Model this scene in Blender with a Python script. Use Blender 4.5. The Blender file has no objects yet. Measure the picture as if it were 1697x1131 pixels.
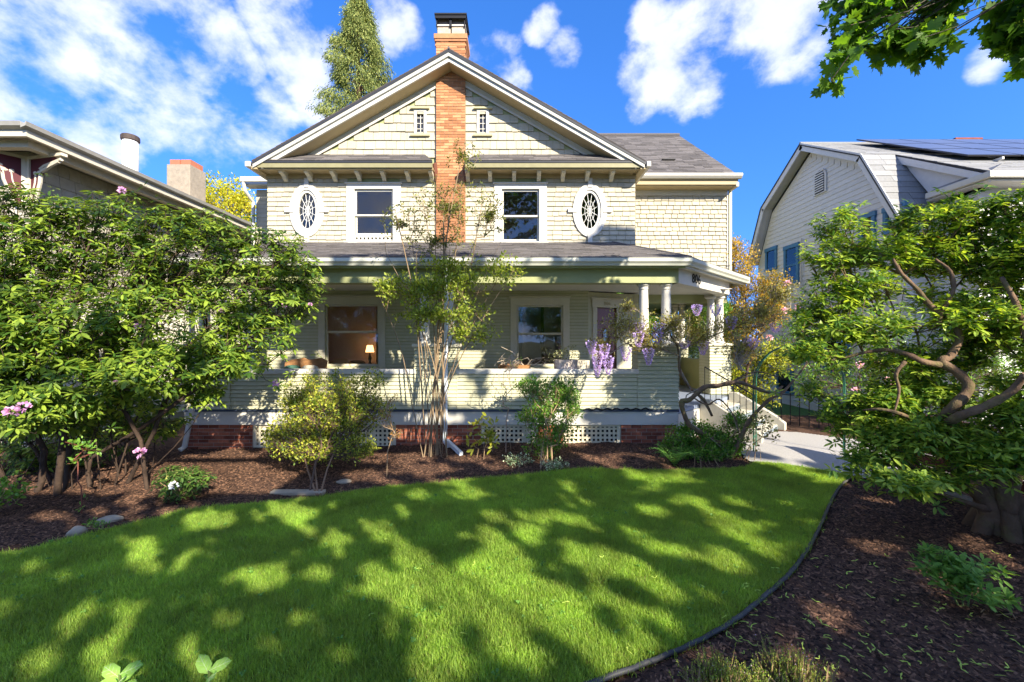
import bpy, bmesh, math, random
import numpy as np
from mathutils import Vector, Matrix
random.seed(7); RNG = np.random.default_rng(11)
R = math.radians
scene = bpy.context.scene
COL = scene.collection
# ------------------------------------------------------------------ camera, sky, sun, exposure
CAMZ = 2.3; FPX = 700.0; CX = 848.5; CY = 565.5
cam_d = bpy.data.cameras.new('camera'); cam = bpy.data.objects.new('camera', cam_d); COL.objects.link(cam)
cam.location = (0, 0, CAMZ); cam.rotation_euler = (R(90), 0, 0)
cam_d.lens = 36 * FPX / 1697; cam_d.sensor_width = 36; cam_d.clip_start = 0.05; cam_d.clip_end = 3000
scene.camera = cam
SUN_EL, SUN_AZ = 29.0, 144.0          # elevation; azimuth clockwise from +Y (sun stands behind and right of the camera)
SL = Vector((math.sin(R(SUN_AZ)) * math.cos(R(SUN_EL)), math.cos(R(SUN_AZ)) * math.cos(R(SUN_EL)), math.sin(R(SUN_EL))))
sd = bpy.data.lights.new('sun', 'SUN'); sd.energy = 2.75; sd.angle = R(0.53); sd.color = (1, 0.91, 0.74)
so = bpy.data.objects.new('sun', sd); COL.objects.link(so); so.rotation_euler = (-SL).to_track_quat('-Z', 'Y').to_euler(); so.location = (8, -10, 14)
world = bpy.data.worlds.new('World'); scene.world = world; world.use_nodes = True
wt = world.node_tree; wt.nodes.clear(); WN = wt.nodes.new; WL = wt.links.new
def wmath(op, a, b=None, clamp=False):
    n = WN('ShaderNodeMath'); n.operation = op; n.use_clamp = clamp
    for i, v in enumerate((a, b)):
        if v is None: continue
        if isinstance(v, (int, float)): n.inputs[i].default_value = v
        else: WL(v, n.inputs[i])
    return n.outputs[0]
sky = WN('ShaderNodeTexSky'); sky.sky_type = 'NISHITA'; sky.sun_disc = False
sky.sun_elevation = R(SUN_EL); sky.sun_rotation = R(SUN_AZ); sky.air_density = 1.0; sky.dust_density = 0.3; sky.ozone_density = 3.0; sky.altitude = 200
hs = WN('ShaderNodeHueSaturation'); hs.inputs['Saturation'].default_value = 1.16; hs.inputs['Value'].default_value = 1.0
tc = WN('ShaderNodeTexCoord')
dirv = tc.outputs['Generated']
mpz = WN('ShaderNodeMapping'); mpz.inputs['Location'].default_value = (0, 0, 0.22); WL(dirv, mpz.inputs['Vector'])
nmz = WN('ShaderNodeVectorMath'); nmz.operation = 'NORMALIZE'; WL(mpz.outputs[0], nmz.inputs[0]); WL(nmz.outputs['Vector'], sky.inputs['Vector']) if 'Vector' in sky.inputs else None
tint = WN('ShaderNodeMixRGB'); tint.blend_type = 'MULTIPLY'; tint.inputs[0].default_value = 1; tint.inputs[2].default_value = (0.44, 0.48, 0.62, 1); WL(sky.outputs[0], tint.inputs[1])
WL(tint.outputs[0], hs.inputs['Color'])
wn = WN('ShaderNodeTexNoise'); wn.inputs['Scale'].default_value = 4.0; wn.inputs['Detail'].default_value = 2; WL(dirv, wn.inputs['Vector'])
# stretched, wind-drawn cloud texture
mp = WN('ShaderNodeMapping'); mp.inputs['Rotation'].default_value = (0, R(35), R(10)); mp.inputs['Scale'].default_value = (1.0, 1.0, 1.35); WL(dirv, mp.inputs['Vector'])
n1 = WN('ShaderNodeTexNoise'); n1.inputs['Scale'].default_value = 7.5; n1.inputs['Detail'].default_value = 9; n1.inputs['Roughness'].default_value = 0.58; n1.inputs['Distortion'].default_value = 0.1
WL(mp.outputs[0], n1.inputs['Vector'])
CLOUDS = [(30, 70, 95), (95, 105, 75), (20, 175, 60), (250, 40, 90), (330, 75, 70), (385, 110, 45), (465, 20, 55), (505, 90, 60), (525, 165, 45), (240, 175, 75), (170, 215, 60), (350, 190, 75), (440, 205, 60), (275, 115, 35), (470, 45, 50), (290, 20, 60),
          (820, 95, 38), (845, 130, 34), (790, 75, 30), (900, 45, 28), (935, 85, 32), (1095, 40, 45), (1180, 20, 70), (1085, 120, 55), (1150, 110, 60), (1220, 85, 75), (1290, 55, 80), (1350, 20, 75), (1280, 20, 95), (1130, 150, 50), (1065, 175, 28), (1190, 145, 45), (1640, 95, 30), (640, 35, 45), (150, 10, 60)]
mask = None
def dirof(px, py): return Vector((px - CX, FPX, CY - py)).normalized()
blobs = [(dirof(px, py), r / math.hypot(FPX, math.hypot(px - CX, py - CY)), 1.0) for px, py, r in CLOUDS]
rr = random.Random(5)
for _ in range(34):  # unseen clouds behind and overhead, added for brighter neutral fill
    d = Vector((rr.uniform(-1, 1), rr.uniform(-1, 0.1), rr.uniform(0.1, 1.0))).normalized(); blobs.append((d, rr.uniform(0.15, 0.34), 1.0))
for d, ang, w in blobs:
    vm = WN('ShaderNodeVectorMath'); vm.operation = 'DOT_PRODUCT'; WL(dirv, vm.inputs[0]); vm.inputs[1].default_value = d
    mr = WN('ShaderNodeMapRange'); mr.interpolation_type = 'SMOOTHSTEP'
    mr.inputs['From Min'].default_value = math.cos(ang * 1.6); mr.inputs['From Max'].default_value = math.cos(ang * 0.2)
    WL(vm.outputs['Value'], mr.inputs['Value'])
    o = mr.outputs[0]
    mask = o if mask is None else wmath('MAXIMUM', mask, o)
dens = wmath('ADD', wmath('MULTIPLY', n1.outputs['Fac'], 2.6), wmath('MULTIPLY', mask, 0.72))
cr = WN('ShaderNodeMapRange'); cr.interpolation_type = 'SMOOTHSTEP'; cr.inputs['From Min'].default_value = 1.70; cr.inputs['From Max'].default_value = 2.36; cr.inputs['To Max'].default_value = 0.76
WL(dens, cr.inputs['Value'])
n2 = WN('ShaderNodeTexNoise'); n2.inputs['Scale'].default_value = 9; n2.inputs['Detail'].default_value = 5; WL(mp.outputs[0], n2.inputs['Vector'])
cc = WN('ShaderNodeMixRGB'); cc.inputs[1].default_value = (1.6, 1.66, 2.05, 1); cc.inputs[2].default_value = (2.25, 2.25, 2.45, 1); WL(n2.outputs['Fac'], cc.inputs[0])
cm = WN('ShaderNodeMixRGB'); WL(cr.outputs[0], cm.inputs[0]); WL(hs.outputs[0], cm.inputs[1]); WL(cc.outputs[0], cm.inputs[2])
bg = WN('ShaderNodeBackground'); bg.inputs['Strength'].default_value = 0.15; WL(cm.outputs[0], bg.inputs['Color'])
wo = WN('ShaderNodeOutputWorld'); WL(bg.outputs[0], wo.inputs['Surface'])
scene.view_settings.view_transform = 'Standard'; scene.view_settings.look = 'None'; scene.view_settings.gamma = 1; scene.view_settings.use_curve_mapping = False
scene.view_settings.exposure = 2.2
scene.render.engine = 'CYCLES'
scene.cycles.max_bounces = 7; scene.cycles.transparent_max_bounces = 8; scene.cycles.use_denoising = True

# ------------------------------------------------------------------ projection helpers used for measuring from the photograph
def S01(t): t = min(1, max(0, t)); return t * t * (3 - 2 * t)
def gz(x, y): return 0.12 * S01((x + 6) / 7) * S01((y - 6.5) / 2)
def P(px, py, Y): return Vector(((px - CX) / FPX * Y, Y, CAMZ - (py - CY) / FPX * Y))
def G(px, py):
    z = 0
    for _ in range(4):
        Y = (CAMZ - z) * FPX / (py - CY); X = (px - CX) / FPX * Y; z = gz(X, Y)
    return Vector((X, Y, z))
def PX(p): return (CX + p[0] / p[1] * FPX, CY - (p[2] - CAMZ) / p[1] * FPX)

# ------------------------------------------------------------------ materials
MATS = {}
def mat(name, col, rough=0.7, var=0.0, island=0.0, obj=0.0, scale=6, bump=0.0, bscale=40, spec=0.3, metal=0, transl=0.0, dirt=0.0, dirtcol=(0.12, 0.09, 0.06), col2=None, stretch=None, emit=None, coat=0):
    if name in MATS: return MATS[name]
    m = bpy.data.materials.new(name); m.use_nodes = True; nt = m.node_tree; N = nt.nodes.new; L = nt.links.new
    b = nt.nodes['Principled BSDF']; out = nt.nodes['Material Output']
    b.inputs['Roughness'].default_value = rough; b.inputs['Specular IOR Level'].default_value = spec; b.inputs['Metallic'].default_value = metal
    if coat: b.inputs['Coat Weight'].default_value = coat
    tcn = N('ShaderNodeTexCoord'); vec = tcn.outputs['Object']
    geo = N('ShaderNodeNewGeometry')
    vec = geo.outputs['Position']
    if stretch:
        mpn = N('ShaderNodeMapping'); mpn.inputs['Scale'].default_value = stretch; L(vec, mpn.inputs['Vector']); vec = mpn.outputs[0]
    def vcol(c, f): return (min(1, c[0] * f), min(1, c[1] * f), min(1, c[2] * f), 1)
    cur = None
    rgb = N('ShaderNodeRGB'); rgb.outputs[0].default_value = (*col, 1); cur = rgb.outputs[0]
    def mixc(fac, a, bcol, mode='MIX'):
        mx = N('ShaderNodeMixRGB'); mx.blend_type = mode
        if isinstance(fac, float): mx.inputs[0].default_value = fac
        else: L(fac, mx.inputs[0])
        L(a, mx.inputs[1])
        if isinstance(bcol, tuple): mx.inputs[2].default_value = bcol if len(bcol) == 4 else (*bcol, 1)
        else: L(bcol, mx.inputs[2])
        return mx.outputs[0]
    nz = N('ShaderNodeTexNoise'); nz.inputs['Scale'].default_value = scale; nz.inputs['Detail'].default_value = 6; nz.inputs['Roughness'].default_value = 0.62; L(vec, nz.inputs['Vector'])
    def randfac(src, amt):
        # multiply brightness by 1 +- amt
        mr = N('ShaderNodeMapRange'); mr.inputs['To Min'].default_value = 1 - amt; mr.inputs['To Max'].default_value = 1 + amt; L(src, mr.inputs['Value'])
        mx = N('ShaderNodeVectorMath'); mx.operation = 'SCALE'; L(cur, mx.inputs[0]); L(mr.outputs[0], mx.inputs['Scale']); return mx.outputs[0]
    oi = N('ShaderNodeObjectInfo')
    if col2 is not None:
        src = geo.outputs['Random Per Island'] if island >= 0 and not obj else oi.outputs['Random']
        if island == 0 and not obj: src = nz.outputs['Fac']
        rp = N('ShaderNodeValToRGB'); rp.color_ramp.elements[0].position = 0.25; rp.color_ramp.elements[1].position = 0.8
        rp.color_ramp.elements[0].color = (*col, 1); rp.color_ramp.elements[1].color = (*col2, 1)
        L(src, rp.inputs[0]); cur = rp.outputs[0]
    if island: cur = randfac(geo.outputs['Random Per Island'], island)
    if obj: cur = randfac(oi.outputs['Random'], obj)
    if var:
        mr = N('ShaderNodeMapRange'); mr.inputs['From Min'].default_value = 0.3; mr.inputs['From Max'].default_value = 0.7; L(nz.outputs['Fac'], mr.inputs['Value'])
        cur = randfac(mr.outputs[0], var)
    if dirt:
        dn = N('ShaderNodeTexNoise'); dn.inputs['Scale'].default_value = scale * 0.45; dn.inputs['Detail'].default_value = 8; dn.inputs['Roughness'].default_value = 0.7; L(vec, dn.inputs['Vector'])
        mr = N('ShaderNodeMapRange'); mr.inputs['From Min'].default_value = 0.5; mr.inputs['From Max'].default_value = 0.78; mr.inputs['To Max'].default_value = dirt; mr.clamp = True; L(dn.outputs['Fac'], mr.inputs['Value'])
        cur = mixc(mr.outputs[0], cur, dirtcol)
    L(cur, b.inputs['Base Color'])
    if bump:
        bn = N('ShaderNodeTexNoise'); bn.inputs['Scale'].default_value = bscale; bn.inputs['Detail'].default_value = 5; L(vec, bn.inputs['Vector'])
        bp = N('ShaderNodeBump'); bp.inputs['Strength'].default_value = min(1, bump); bp.inputs['Distance'].default_value = 0.012; L(bn.outputs['Fac'], bp.inputs['Height']); L(bp.outputs[0], b.inputs['Normal'])
    if transl:
        tr = N('ShaderNodeBsdfTranslucent'); ms = N('ShaderNodeMixShader'); ms.inputs[0].default_value = transl
        g = N('ShaderNodeMixRGB'); g.blend_type = 'MULTIPLY'; g.inputs[0].default_value = 1; L(cur, g.inputs[1]); g.inputs[2].default_value = (1.9, 1.75, 0.7, 1)
        L(g.outputs[0], tr.inputs['Color']); L(b.outputs[0], ms.inputs[1]); L(tr.outputs[0], ms.inputs[2]); L(ms.outputs[0], out.inputs['Surface'])
    if emit:
        b.inputs['Emission Color'].default_value = (*emit[:3], 1); b.inputs['Emission Strength'].default_value = emit[3]
    MATS[name] = m; return m
def glass_mat(name, tint=(0.8, 0.8, 0.8), refl=0.25):
    m = bpy.data.materials.new(name); m.use_nodes = True; nt = m.node_tree; nt.nodes.clear(); N = nt.nodes.new; L = nt.links.new
    t = N('ShaderNodeBsdfTransparent'); t.inputs[0].default_value = (*tint, 1)
    g = N('ShaderNodeBsdfGlossy'); g.inputs['Roughness'].default_value = 0.015
    nz = N('ShaderNodeTexNoise'); nz.inputs['Scale'].default_value = 2.2; geo = N('ShaderNodeNewGeometry'); L(geo.outputs['Position'], nz.inputs['Vector'])
    bp = N('ShaderNodeBump'); bp.inputs['Strength'].default_value = 0.15; bp.inputs['Distance'].default_value = 0.01; L(nz.outputs['Fac'], bp.inputs['Height']); L(bp.outputs[0], g.inputs['Normal'])
    fr = N('ShaderNodeFresnel'); fr.inputs[0].default_value = 1.5
    ad = N('ShaderNodeMath'); ad.operation = 'ADD'; ad.inputs[1].default_value = refl; L(fr.outputs[0], ad.inputs[0])
    mx = N('ShaderNodeMixShader'); L(ad.outputs[0], mx.inputs[0]); L(t.outputs[0], mx.inputs[1]); L(g.outputs[0], mx.inputs[2])
    o = N('ShaderNodeOutputMaterial'); L(mx.outputs[0], o.inputs['Surface']); return m

SAGE = (0.435, 0.395, 0.30)
M_SHINGLE = mat('sage_shingle', SAGE, 0.85, var=0.07, island=0.06, obj=0.06, bump=0.35, bscale=60, dirt=0.22, dirtcol=(0.36, 0.33, 0.22), scale=5)
M_SIDING = mat('sage_siding', (0.46, 0.445, 0.30), 0.6, var=0.06, obj=0.05, bump=0.15, dirt=0.18, dirtcol=(0.3, 0.3, 0.2))  # same paint as the shingles, turned greener to hold the porch's shade tone
M_SAGE = mat('sage_paint_gap_shade', (0.32, 0.34, 0.165), 0.45, var=0.05, bump=0.08, dirt=0.12)  # as wall backing, its darker tone puts shade into gaps between boards and shingles
M_SOFFIT = mat('cream_soffit', (0.40, 0.32, 0.18), 0.6, var=0.05, dirt=0.1, dirtcol=(0.4, 0.33, 0.2))
M_TRIM = mat('cream_trim', (0.53, 0.495, 0.38), 0.5, var=0.05, bump=0.08, dirt=0.15, dirtcol=(0.45, 0.4, 0.28))
M_WHITE = mat('white_trim', (0.55, 0.53, 0.475), 0.45, var=0.04, bump=0.06, dirt=0.12, dirtcol=(0.5, 0.46, 0.38))
M_CEIL = mat('porch_ceiling_paint', (0.62, 0.60, 0.55), 0.5, var=0.05, dirt=0.1)
M_GUTTER = mat('gutter_paint', (0.50, 0.51, 0.44), 0.35, var=0.05, dirt=0.2, dirtcol=(0.3, 0.3, 0.24), spec=0.5)
M_ROOF = mat('asphalt_shingle', (0.115, 0.104, 0.10), 0.9, island=0.32, var=0.18, scale=30, bump=0.6, bscale=120, obj=0.0)
M_ROOFBASE = mat('roof_felt', (0.05, 0.045, 0.045), 0.95, var=0.2)
M_EDGE = mat('dark_drip_edge', (0.03, 0.032, 0.04), 0.5, var=0.1)
M_BRICK = mat('orange_brick', (0.38, 0.165, 0.075), 0.9, obj=0.18, island=0.16, var=0.14, bump=0.5, bscale=70, col2=(0.46, 0.235, 0.115), scale=9)
M_REDBRICK = mat('red_brick', (0.22, 0.062, 0.035), 0.92, obj=0.28, island=0.28, var=0.2, bump=0.6, bscale=70, col2=(0.33, 0.11, 0.06), scale=9)
M_MORTAR = mat('mortar', (0.46, 0.34, 0.24), 0.95, var=0.12, bump=0.5, bscale=90)
M_MORTAR2 = mat('grey_mortar', (0.38, 0.33, 0.28), 0.95, var=0.12, bump=0.5, bscale=90)
M_DECK = mat('blue_grey_deck_paint', (0.22, 0.26, 0.34), 0.5, var=0.08, dirt=0.2)
M_DARKBLUE = mat('slate_blue_edge', (0.045, 0.06, 0.09), 0.5, var=0.1)
M_CONC = mat('painted_concrete', (0.5, 0.47, 0.38), 0.8, var=0.08, bump=0.4, dirt=0.3, dirtcol=(0.35, 0.3, 0.22))
M_DOOR = mat('red_brown_wood_door', (0.18, 0.05, 0.025), 0.35, var=0.2, scale=14, stretch=(6, 6, 0.6), spec=0.5)
M_INT = mat('tan_plaster', (0.66, 0.56, 0.5), 0.9, var=0.05)
M_INTUP = mat('brown_wall', (0.42, 0.31, 0.22), 0.9, var=0.05)
M_FLOORI = mat('interior_wood', (0.25, 0.13, 0.06), 0.5, var=0.15)
M_GLASS = glass_mat('window_glass', (0.9, 0.88, 0.84), 0.02)
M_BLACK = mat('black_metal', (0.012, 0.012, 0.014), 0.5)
M_LEAD = mat('white_leading', (0.75, 0.75, 0.72), 0.5)
M_FLUE = mat('clay_flue', (0.42, 0.36, 0.28), 0.9, var=0.2, bump=0.3)

# ------------------------------------------------------------------ mesh helpers
ORG = {}
def org(o): return ORG.get(o.name, Vector((0, 0, 0))) if o else Vector((0, 0, 0))
def link(name, me, parent=None, m=None):
    o = bpy.data.objects.new(name, me); COL.objects.link(o)
    if parent: o.parent = parent
    ORG[o.name] = org(parent).copy()
    if m and me and not len(me.materials): me.materials.append(m)
    return o
def tag(o, label=None, cat=None, group=None, kind=None):
    if label: o['label'] = label
    if cat: o['category'] = cat
    if group: o['group'] = group
    if kind: o['kind'] = kind
    return o
def thing(name, label, cat, loc, group=None):
    o = bpy.data.objects.new(name, None); COL.objects.link(o); o.location = loc; o.empty_display_size = 0.2
    ORG[o.name] = Vector(loc); tag(o, label, cat, group); return o
BOXF = [(0, 3, 2, 1), (4, 5, 6, 7), (0, 1, 5, 4), (1, 2, 6, 5), (2, 3, 7, 6), (3, 0, 4, 7)]
class MB:
    def __init__(s, M=None): s.v = []; s.f = []; s.M = M
    def add(s, vs, fs):
        n = len(s.v)
        for v in vs: s.v.append(tuple(s.M @ Vector(v)) if s.M else tuple(v))
        for f in fs: s.f.append(tuple(i + n for i in f))
        return s
    def box(s, x0, x1, y0, y1, z0, z1):
        return s.add([(x0, y0, z0), (x1, y0, z0), (x1, y1, z0), (x0, y1, z0), (x0, y0, z1), (x1, y0, z1), (x1, y1, z1), (x0, y1, z1)], BOXF)
    def prism(s, poly, d, cap=True):      # poly: 3D points, extruded by vector d
        n = len(poly); d = Vector(d); a = [Vector(p) for p in poly]
        fs = [(i, (i + 1) % n, n + (i + 1) % n, n + i) for i in range(n)]
        if cap: fs += [tuple(range(n))[::-1], tuple(range(n, 2 * n))]
        return s.add(a + [p + d for p in a], fs)
    def xz(s, pts, y0, y1): return s.prism([(x, y0, z) for x, z in pts], (0, y1 - y0, 0))
    def yz(s, pts, x0, x1): return s.prism([(x0, y, z) for y, z in pts], (x1 - x0, 0, 0))
    def xy(s, pts, z0, z1): return s.prism([(x, y, z0) for x, y in pts], (0, 0, z1 - z0))
    def tube(s, path, rad, n=8, cap=True):
        path = [Vector(p) for p in path]; k = len(path)
        if isinstance(rad, (int, float)): rad = [rad] * k
        vs = []; ref = None
        for i, p in enumerate(path):
            d = (path[min(i + 1, k - 1)] - path[max(i - 1, 0)]).normalized()
            if ref is None: ref = d.orthogonal().normalized()
            ref = (ref - d * ref.dot(d)).normalized(); q = d.cross(ref)
            for j in range(n):
                a = 2 * math.pi * j / n; vs.append(p + (ref * math.cos(a) + q * math.sin(a)) * rad[i])
        fs = [(i * n + j, i * n + (j + 1) % n, (i + 1) * n + (j + 1) % n, (i + 1) * n + j) for i in range(k - 1) for j in range(n)]
        if cap: fs += [tuple(range(n))[::-1], tuple(range((k - 1) * n, k * n))]
        return s.add(vs, fs)
    def lathe(s, c, prof, n=16):          # prof: (r, z)
        vs = [(c[0] + r * math.cos(2 * math.pi * j / n), c[1] + r * math.sin(2 * math.pi * j / n), c[2] + z) for r, z in prof for j in range(n)]
        k = len(prof)
        fs = [(i * n + j, i * n + (j + 1) % n, (i + 1) * n + (j + 1) % n, (i + 1) * n + j) for i in range(k - 1) for j in range(n)]
        fs += [tuple(range(n))[::-1], tuple(range((k - 1) * n, k * n))]
        return s.add(vs, fs)
    def wedge(s, x0, x1, y, z0, z1, t=0.02):  # lapped board facing -Y whose back lies on plane y
        return s.add([(x0, y - t, z0), (x1, y - t, z0), (x1, y, z0), (x0, y, z0), (x0, y - t * 0.3, z1), (x1, y - t * 0.3, z1), (x1, y, z1), (x0, y, z1)], BOXF)
    def build(s, name, m, parent=None, kind=None, label=None, bevel=0, smooth=False):
        o0 = org(parent); me = bpy.data.meshes.new(name)
        me.from_pydata([(v[0] - o0.x, v[1] - o0.y, v[2] - o0.z) for v in s.v], [], s.f); me.validate()
        bm = bmesh.new(); bm.from_mesh(me); bmesh.ops.recalc_face_normals(bm, faces=bm.faces)
        bm.to_mesh(me); bm.free()
        if smooth:
            me.polygons.foreach_set('use_smooth', [len(p.vertices) <= 4 for p in me.polygons])
        o = link(name, me, parent, m)
        if bevel:
            md = o.modifiers.new('bevel', 'BEVEL'); md.width = bevel; md.segments = 2; md.limit_method = 'ANGLE'
        if kind: o['kind'] = kind
        if label: o['label'] = label
        return o
def np_mesh(name, V, F, m, parent=None, kind=None, smooth=False):   # V (N,3), F (M,k) uniform
    V = np.asarray(V, dtype=np.float32).reshape(-1, 3) - np.array(org(parent), dtype=np.float32); F = np.asarray(F, dtype=np.int32); k = F.shape[1]
    me = bpy.data.meshes.new(name); me.vertices.add(len(V)); me.vertices.foreach_set('co', V.ravel())
    me.loops.add(F.size); me.loops.foreach_set('vertex_index', F.ravel())
    me.polygons.add(len(F)); me.polygons.foreach_set('loop_start', np.arange(0, F.size, k, dtype=np.int32))
    if smooth: me.polygons.foreach_set('use_smooth', np.ones(len(F), dtype=bool))
    me.update(calc_edges=True)
    o = link(name, me, parent, m)
    if kind: o['kind'] = kind
    return o
# shared unit meshes for pieces
_w = MB().wedge(0, 1, 0, 0, 1, 1.0)
def unit_mesh(name, mb, m):
    me = bpy.data.meshes.new(name); me.from_pydata(mb.v, [], mb.f)
    bm = bmesh.new(); bm.from_mesh(me); bmesh.ops.recalc_face_normals(bm, faces=bm.faces); bm.to_mesh(me); bm.free()
    me.materials.append(m); return me
U_SHINGLE = unit_mesh('shingle', MB().wedge(0, 1, 0, 0, 1, 1), M_SHINGLE)
U_BOARD = unit_mesh('siding_board', MB().wedge(0, 1, 0, 0, 1, 1), M_SIDING)
U_BRICK = unit_mesh('brick', MB().box(0, 1, -1, 0, 0, 1), M_BRICK)
U_REDBRICK = unit_mesh('brick', MB().box(0, 1, -1, 0, 0, 1), M_REDBRICK)
def piece(name, me, parent, loc, scale, rot=(0, 0, 0)):
    o = bpy.data.objects.new(name, me); COL.objects.link(o); o.parent = parent
    o.location = Vector(loc) - org(parent); o.scale = scale; o.rotation_euler = rot; return o
def holes_wall(x0, x1, z0, z1, y0, y1, holes, mb=None):
    mb = mb or MB(); xs = sorted({x0, x1, *[h[0] for h in holes], *[h[1] for h in holes]}); 
    for a, b in zip(xs, xs[1:]):
        if a < x0 or b > x1: continue
        hs_ = sorted((h[2], h[3]) for h in holes if h[0] <= a + 1e-6 and h[1] >= b - 1e-6); z = z0
        for h in hs_:
            if h[0] > z: mb.box(a, b, y0, y1, z, h[0])
            z = max(z, h[1])
        if z < z1: mb.box(a, b, y0, y1, z, z1)
    return mb
# ------------------------------------------------------------------ the house
YW = 11.2; XC = -1.6; XL = -6.49; XR = 3.27; PITCH = 0.57; ZR = 9.69
HOUSE = thing('house', 'sage green shingled two-storey house with brick chimney and wide front porch', 'house', (XC, 11.2, 0))
def H(mb, name, m, **k): return mb.build(name, m, HOUSE, **k)
# window openings (x0,x1,z0,z1)
W2L = (-4.17, -3.15, 4.94, 6.32); W2R = (-0.27, 0.72, 4.94, 6.32)
OVL = (-5.42, 5.75); OVR = (2.06, 5.75)
WG = [(-2.52, -2.33, 7.78, 8.36), (-0.86, -0.68, 7.78, 8.36)]
W1L = (-4.95, -3.53, 1.62, 3.27); W1R = (0.13, 1.35, 1.62, 3.25)
ovh = [(c[0] - 0.235, c[0] + 0.235, c[1] - 0.483, c[1] + 0.483) for c in (OVL, OVR)]
holes = [W2L, W2R, W1L, W1R] + ovh
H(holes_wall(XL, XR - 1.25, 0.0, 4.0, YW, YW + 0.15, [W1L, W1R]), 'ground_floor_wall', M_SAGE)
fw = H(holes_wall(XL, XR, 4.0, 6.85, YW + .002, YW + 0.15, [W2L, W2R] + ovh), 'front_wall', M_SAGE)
zt = ZR - 0.3
gw = holes_wall(XC - 4.6, XC - 0.001, 6.85, 7.3, YW + .002, YW + 0.15, [])
gw.xz([(XC - 4.9, 6.85), (XC + 4.9, 6.85), (XC + 4.6, 7.0), (WG[1][1], 7.0), (WG[1][1], 7.78), (WG[1][0], 7.78), (WG[1][0], 7.0), (WG[0][1], 7.0), (WG[0][1], 7.78), (WG[0][0], 7.78), (WG[0][0], 7.0), (XC - 4.6, 7.0)], YW + .003, YW + 0.14)
gable = MB(); 
def ztop(x): return zt - abs(x - XC) * PITCH
xs = [XC - 4.5, WG[0][0], WG[0][1], XC, WG[1][0], WG[1][1], XC + 4.5]
for a, b in zip(xs, xs[1:]):
    win = (a, b) in [(WG[0][0], WG[0][1]), (WG[1][0], WG[1][1])]
    if win:
        gable.xz([(a, 6.85), (b, 6.85), (b, 7.78), (a, 7.78)], YW + .002, YW + .15)
        gable.xz([(a, 8.36), (b, 8.36), (b, ztop(b)), (a, ztop(a))], YW + .002, YW + .15)
    else: gable.xz([(a, 6.85), (b, 6.85), (b, ztop(b)), (a, ztop(a))], YW + .002, YW + .15)
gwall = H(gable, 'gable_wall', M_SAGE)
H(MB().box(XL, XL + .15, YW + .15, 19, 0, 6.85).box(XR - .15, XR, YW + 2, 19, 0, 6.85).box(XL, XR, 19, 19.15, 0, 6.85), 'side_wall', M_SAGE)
# interior: floors and partitions so that the panes look into rooms
H(MB().box(XL + .15, XR - .15, YW + .15, 19, .75, .85).box(XL + .15, XR - .15, YW + .15, 19, 3.95, 4.35).box(XL + .15, XR - .15, YW + .15, 19, 6.6, 6.85), 'floor', M_FLOORI)
H(MB().box(XL + .15, XR - .15, 12.4, 12.5, 4.35, 6.6).box(-2.0, -1.9, YW + .15, 12.4, 4.35, 6.6), 'partition', M_INTUP)  # wall added close behind the upstairs panes to catch sun and look brighter
H(MB().box(XL + .15, -4.02, 12.5, 12.6, .85, 3.95).box(-3.6, 0.3, 13.8, 13.9, .85, 3.95).box(0.3, 0.4, 12.4, 13.8, .85, 3.95).box(0.4, 1.0, 14.6, 14.7, .85, 3.95).box(1.0, XR - .2, 13.2, 13.3, .85, 3.95).box(-3.0, -2.9, YW + .15, 13.8, .85, 3.95), 'partition', M_INT)
# shingle courses
shingle_list = []   # (size key, parent, x0, z0, w, h, y)
GAP = .010
def course_rows(x0f, x1f, z0, z1, h, y, par, wmin, wmax, seed, skip):
    rr = random.Random(seed); z = z0
    while z < z1 - 0.02:
        hh = min(h, z1 - z); zc = z + hh * .5; a, b = x0f(zc), x1f(zc)
        segs = [(a, b)]
        for s in skip:
            if s[2] < zc < s[3]:
                ns = []
                for p, q in segs:
                    if s[1] <= p or s[0] >= q: ns.append((p, q)); continue
                    if s[0] > p: ns.append((p, s[0]))
                    if s[1] < q: ns.append((s[1], q))
                segs = ns
        for p, q in segs:
            x = p
            while x < q - 0.01:
                w = rr.uniform(wmin, wmax)
                if q - (x + w) < wmin * .5: w = q - x
                w = min(w, q - x)
                shingle_list.append((par, x, z + GAP + rr.uniform(-.006, .006), w - (0.016 if seed == 2 else 0.009), hh - GAP, y + rr.uniform(-.004, .004))); x += w
        z += h
def oval_skip(c, a=.38, b=.62): return [(c[0] - a * math.sqrt(max(0, 1 - ((z - c[1]) / b) ** 2)), c[0] + a * math.sqrt(max(0, 1 - ((z - c[1]) / b) ** 2)), z - .02, z + .02) for z in np.arange(c[1] - b, c[1] + b, .04)]
CH0, CH1 = -2.0, -1.225     # chimney x range
course_rows(lambda z: XC - (zt - .2 - z) / PITCH, lambda z: XC + (zt - .2 - z) / PITCH, 7.14, 9.1, .231, YW, gwall, .16, .3, 1, [(CH0, CH1, 0, 20), (WG[0][0] - .05, WG[0][1] + .05, 7.74, 8.4), (WG[1][0] - .05, WG[1][1] + .05, 7.74, 8.4)])
n_g = len(shingle_list)
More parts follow.
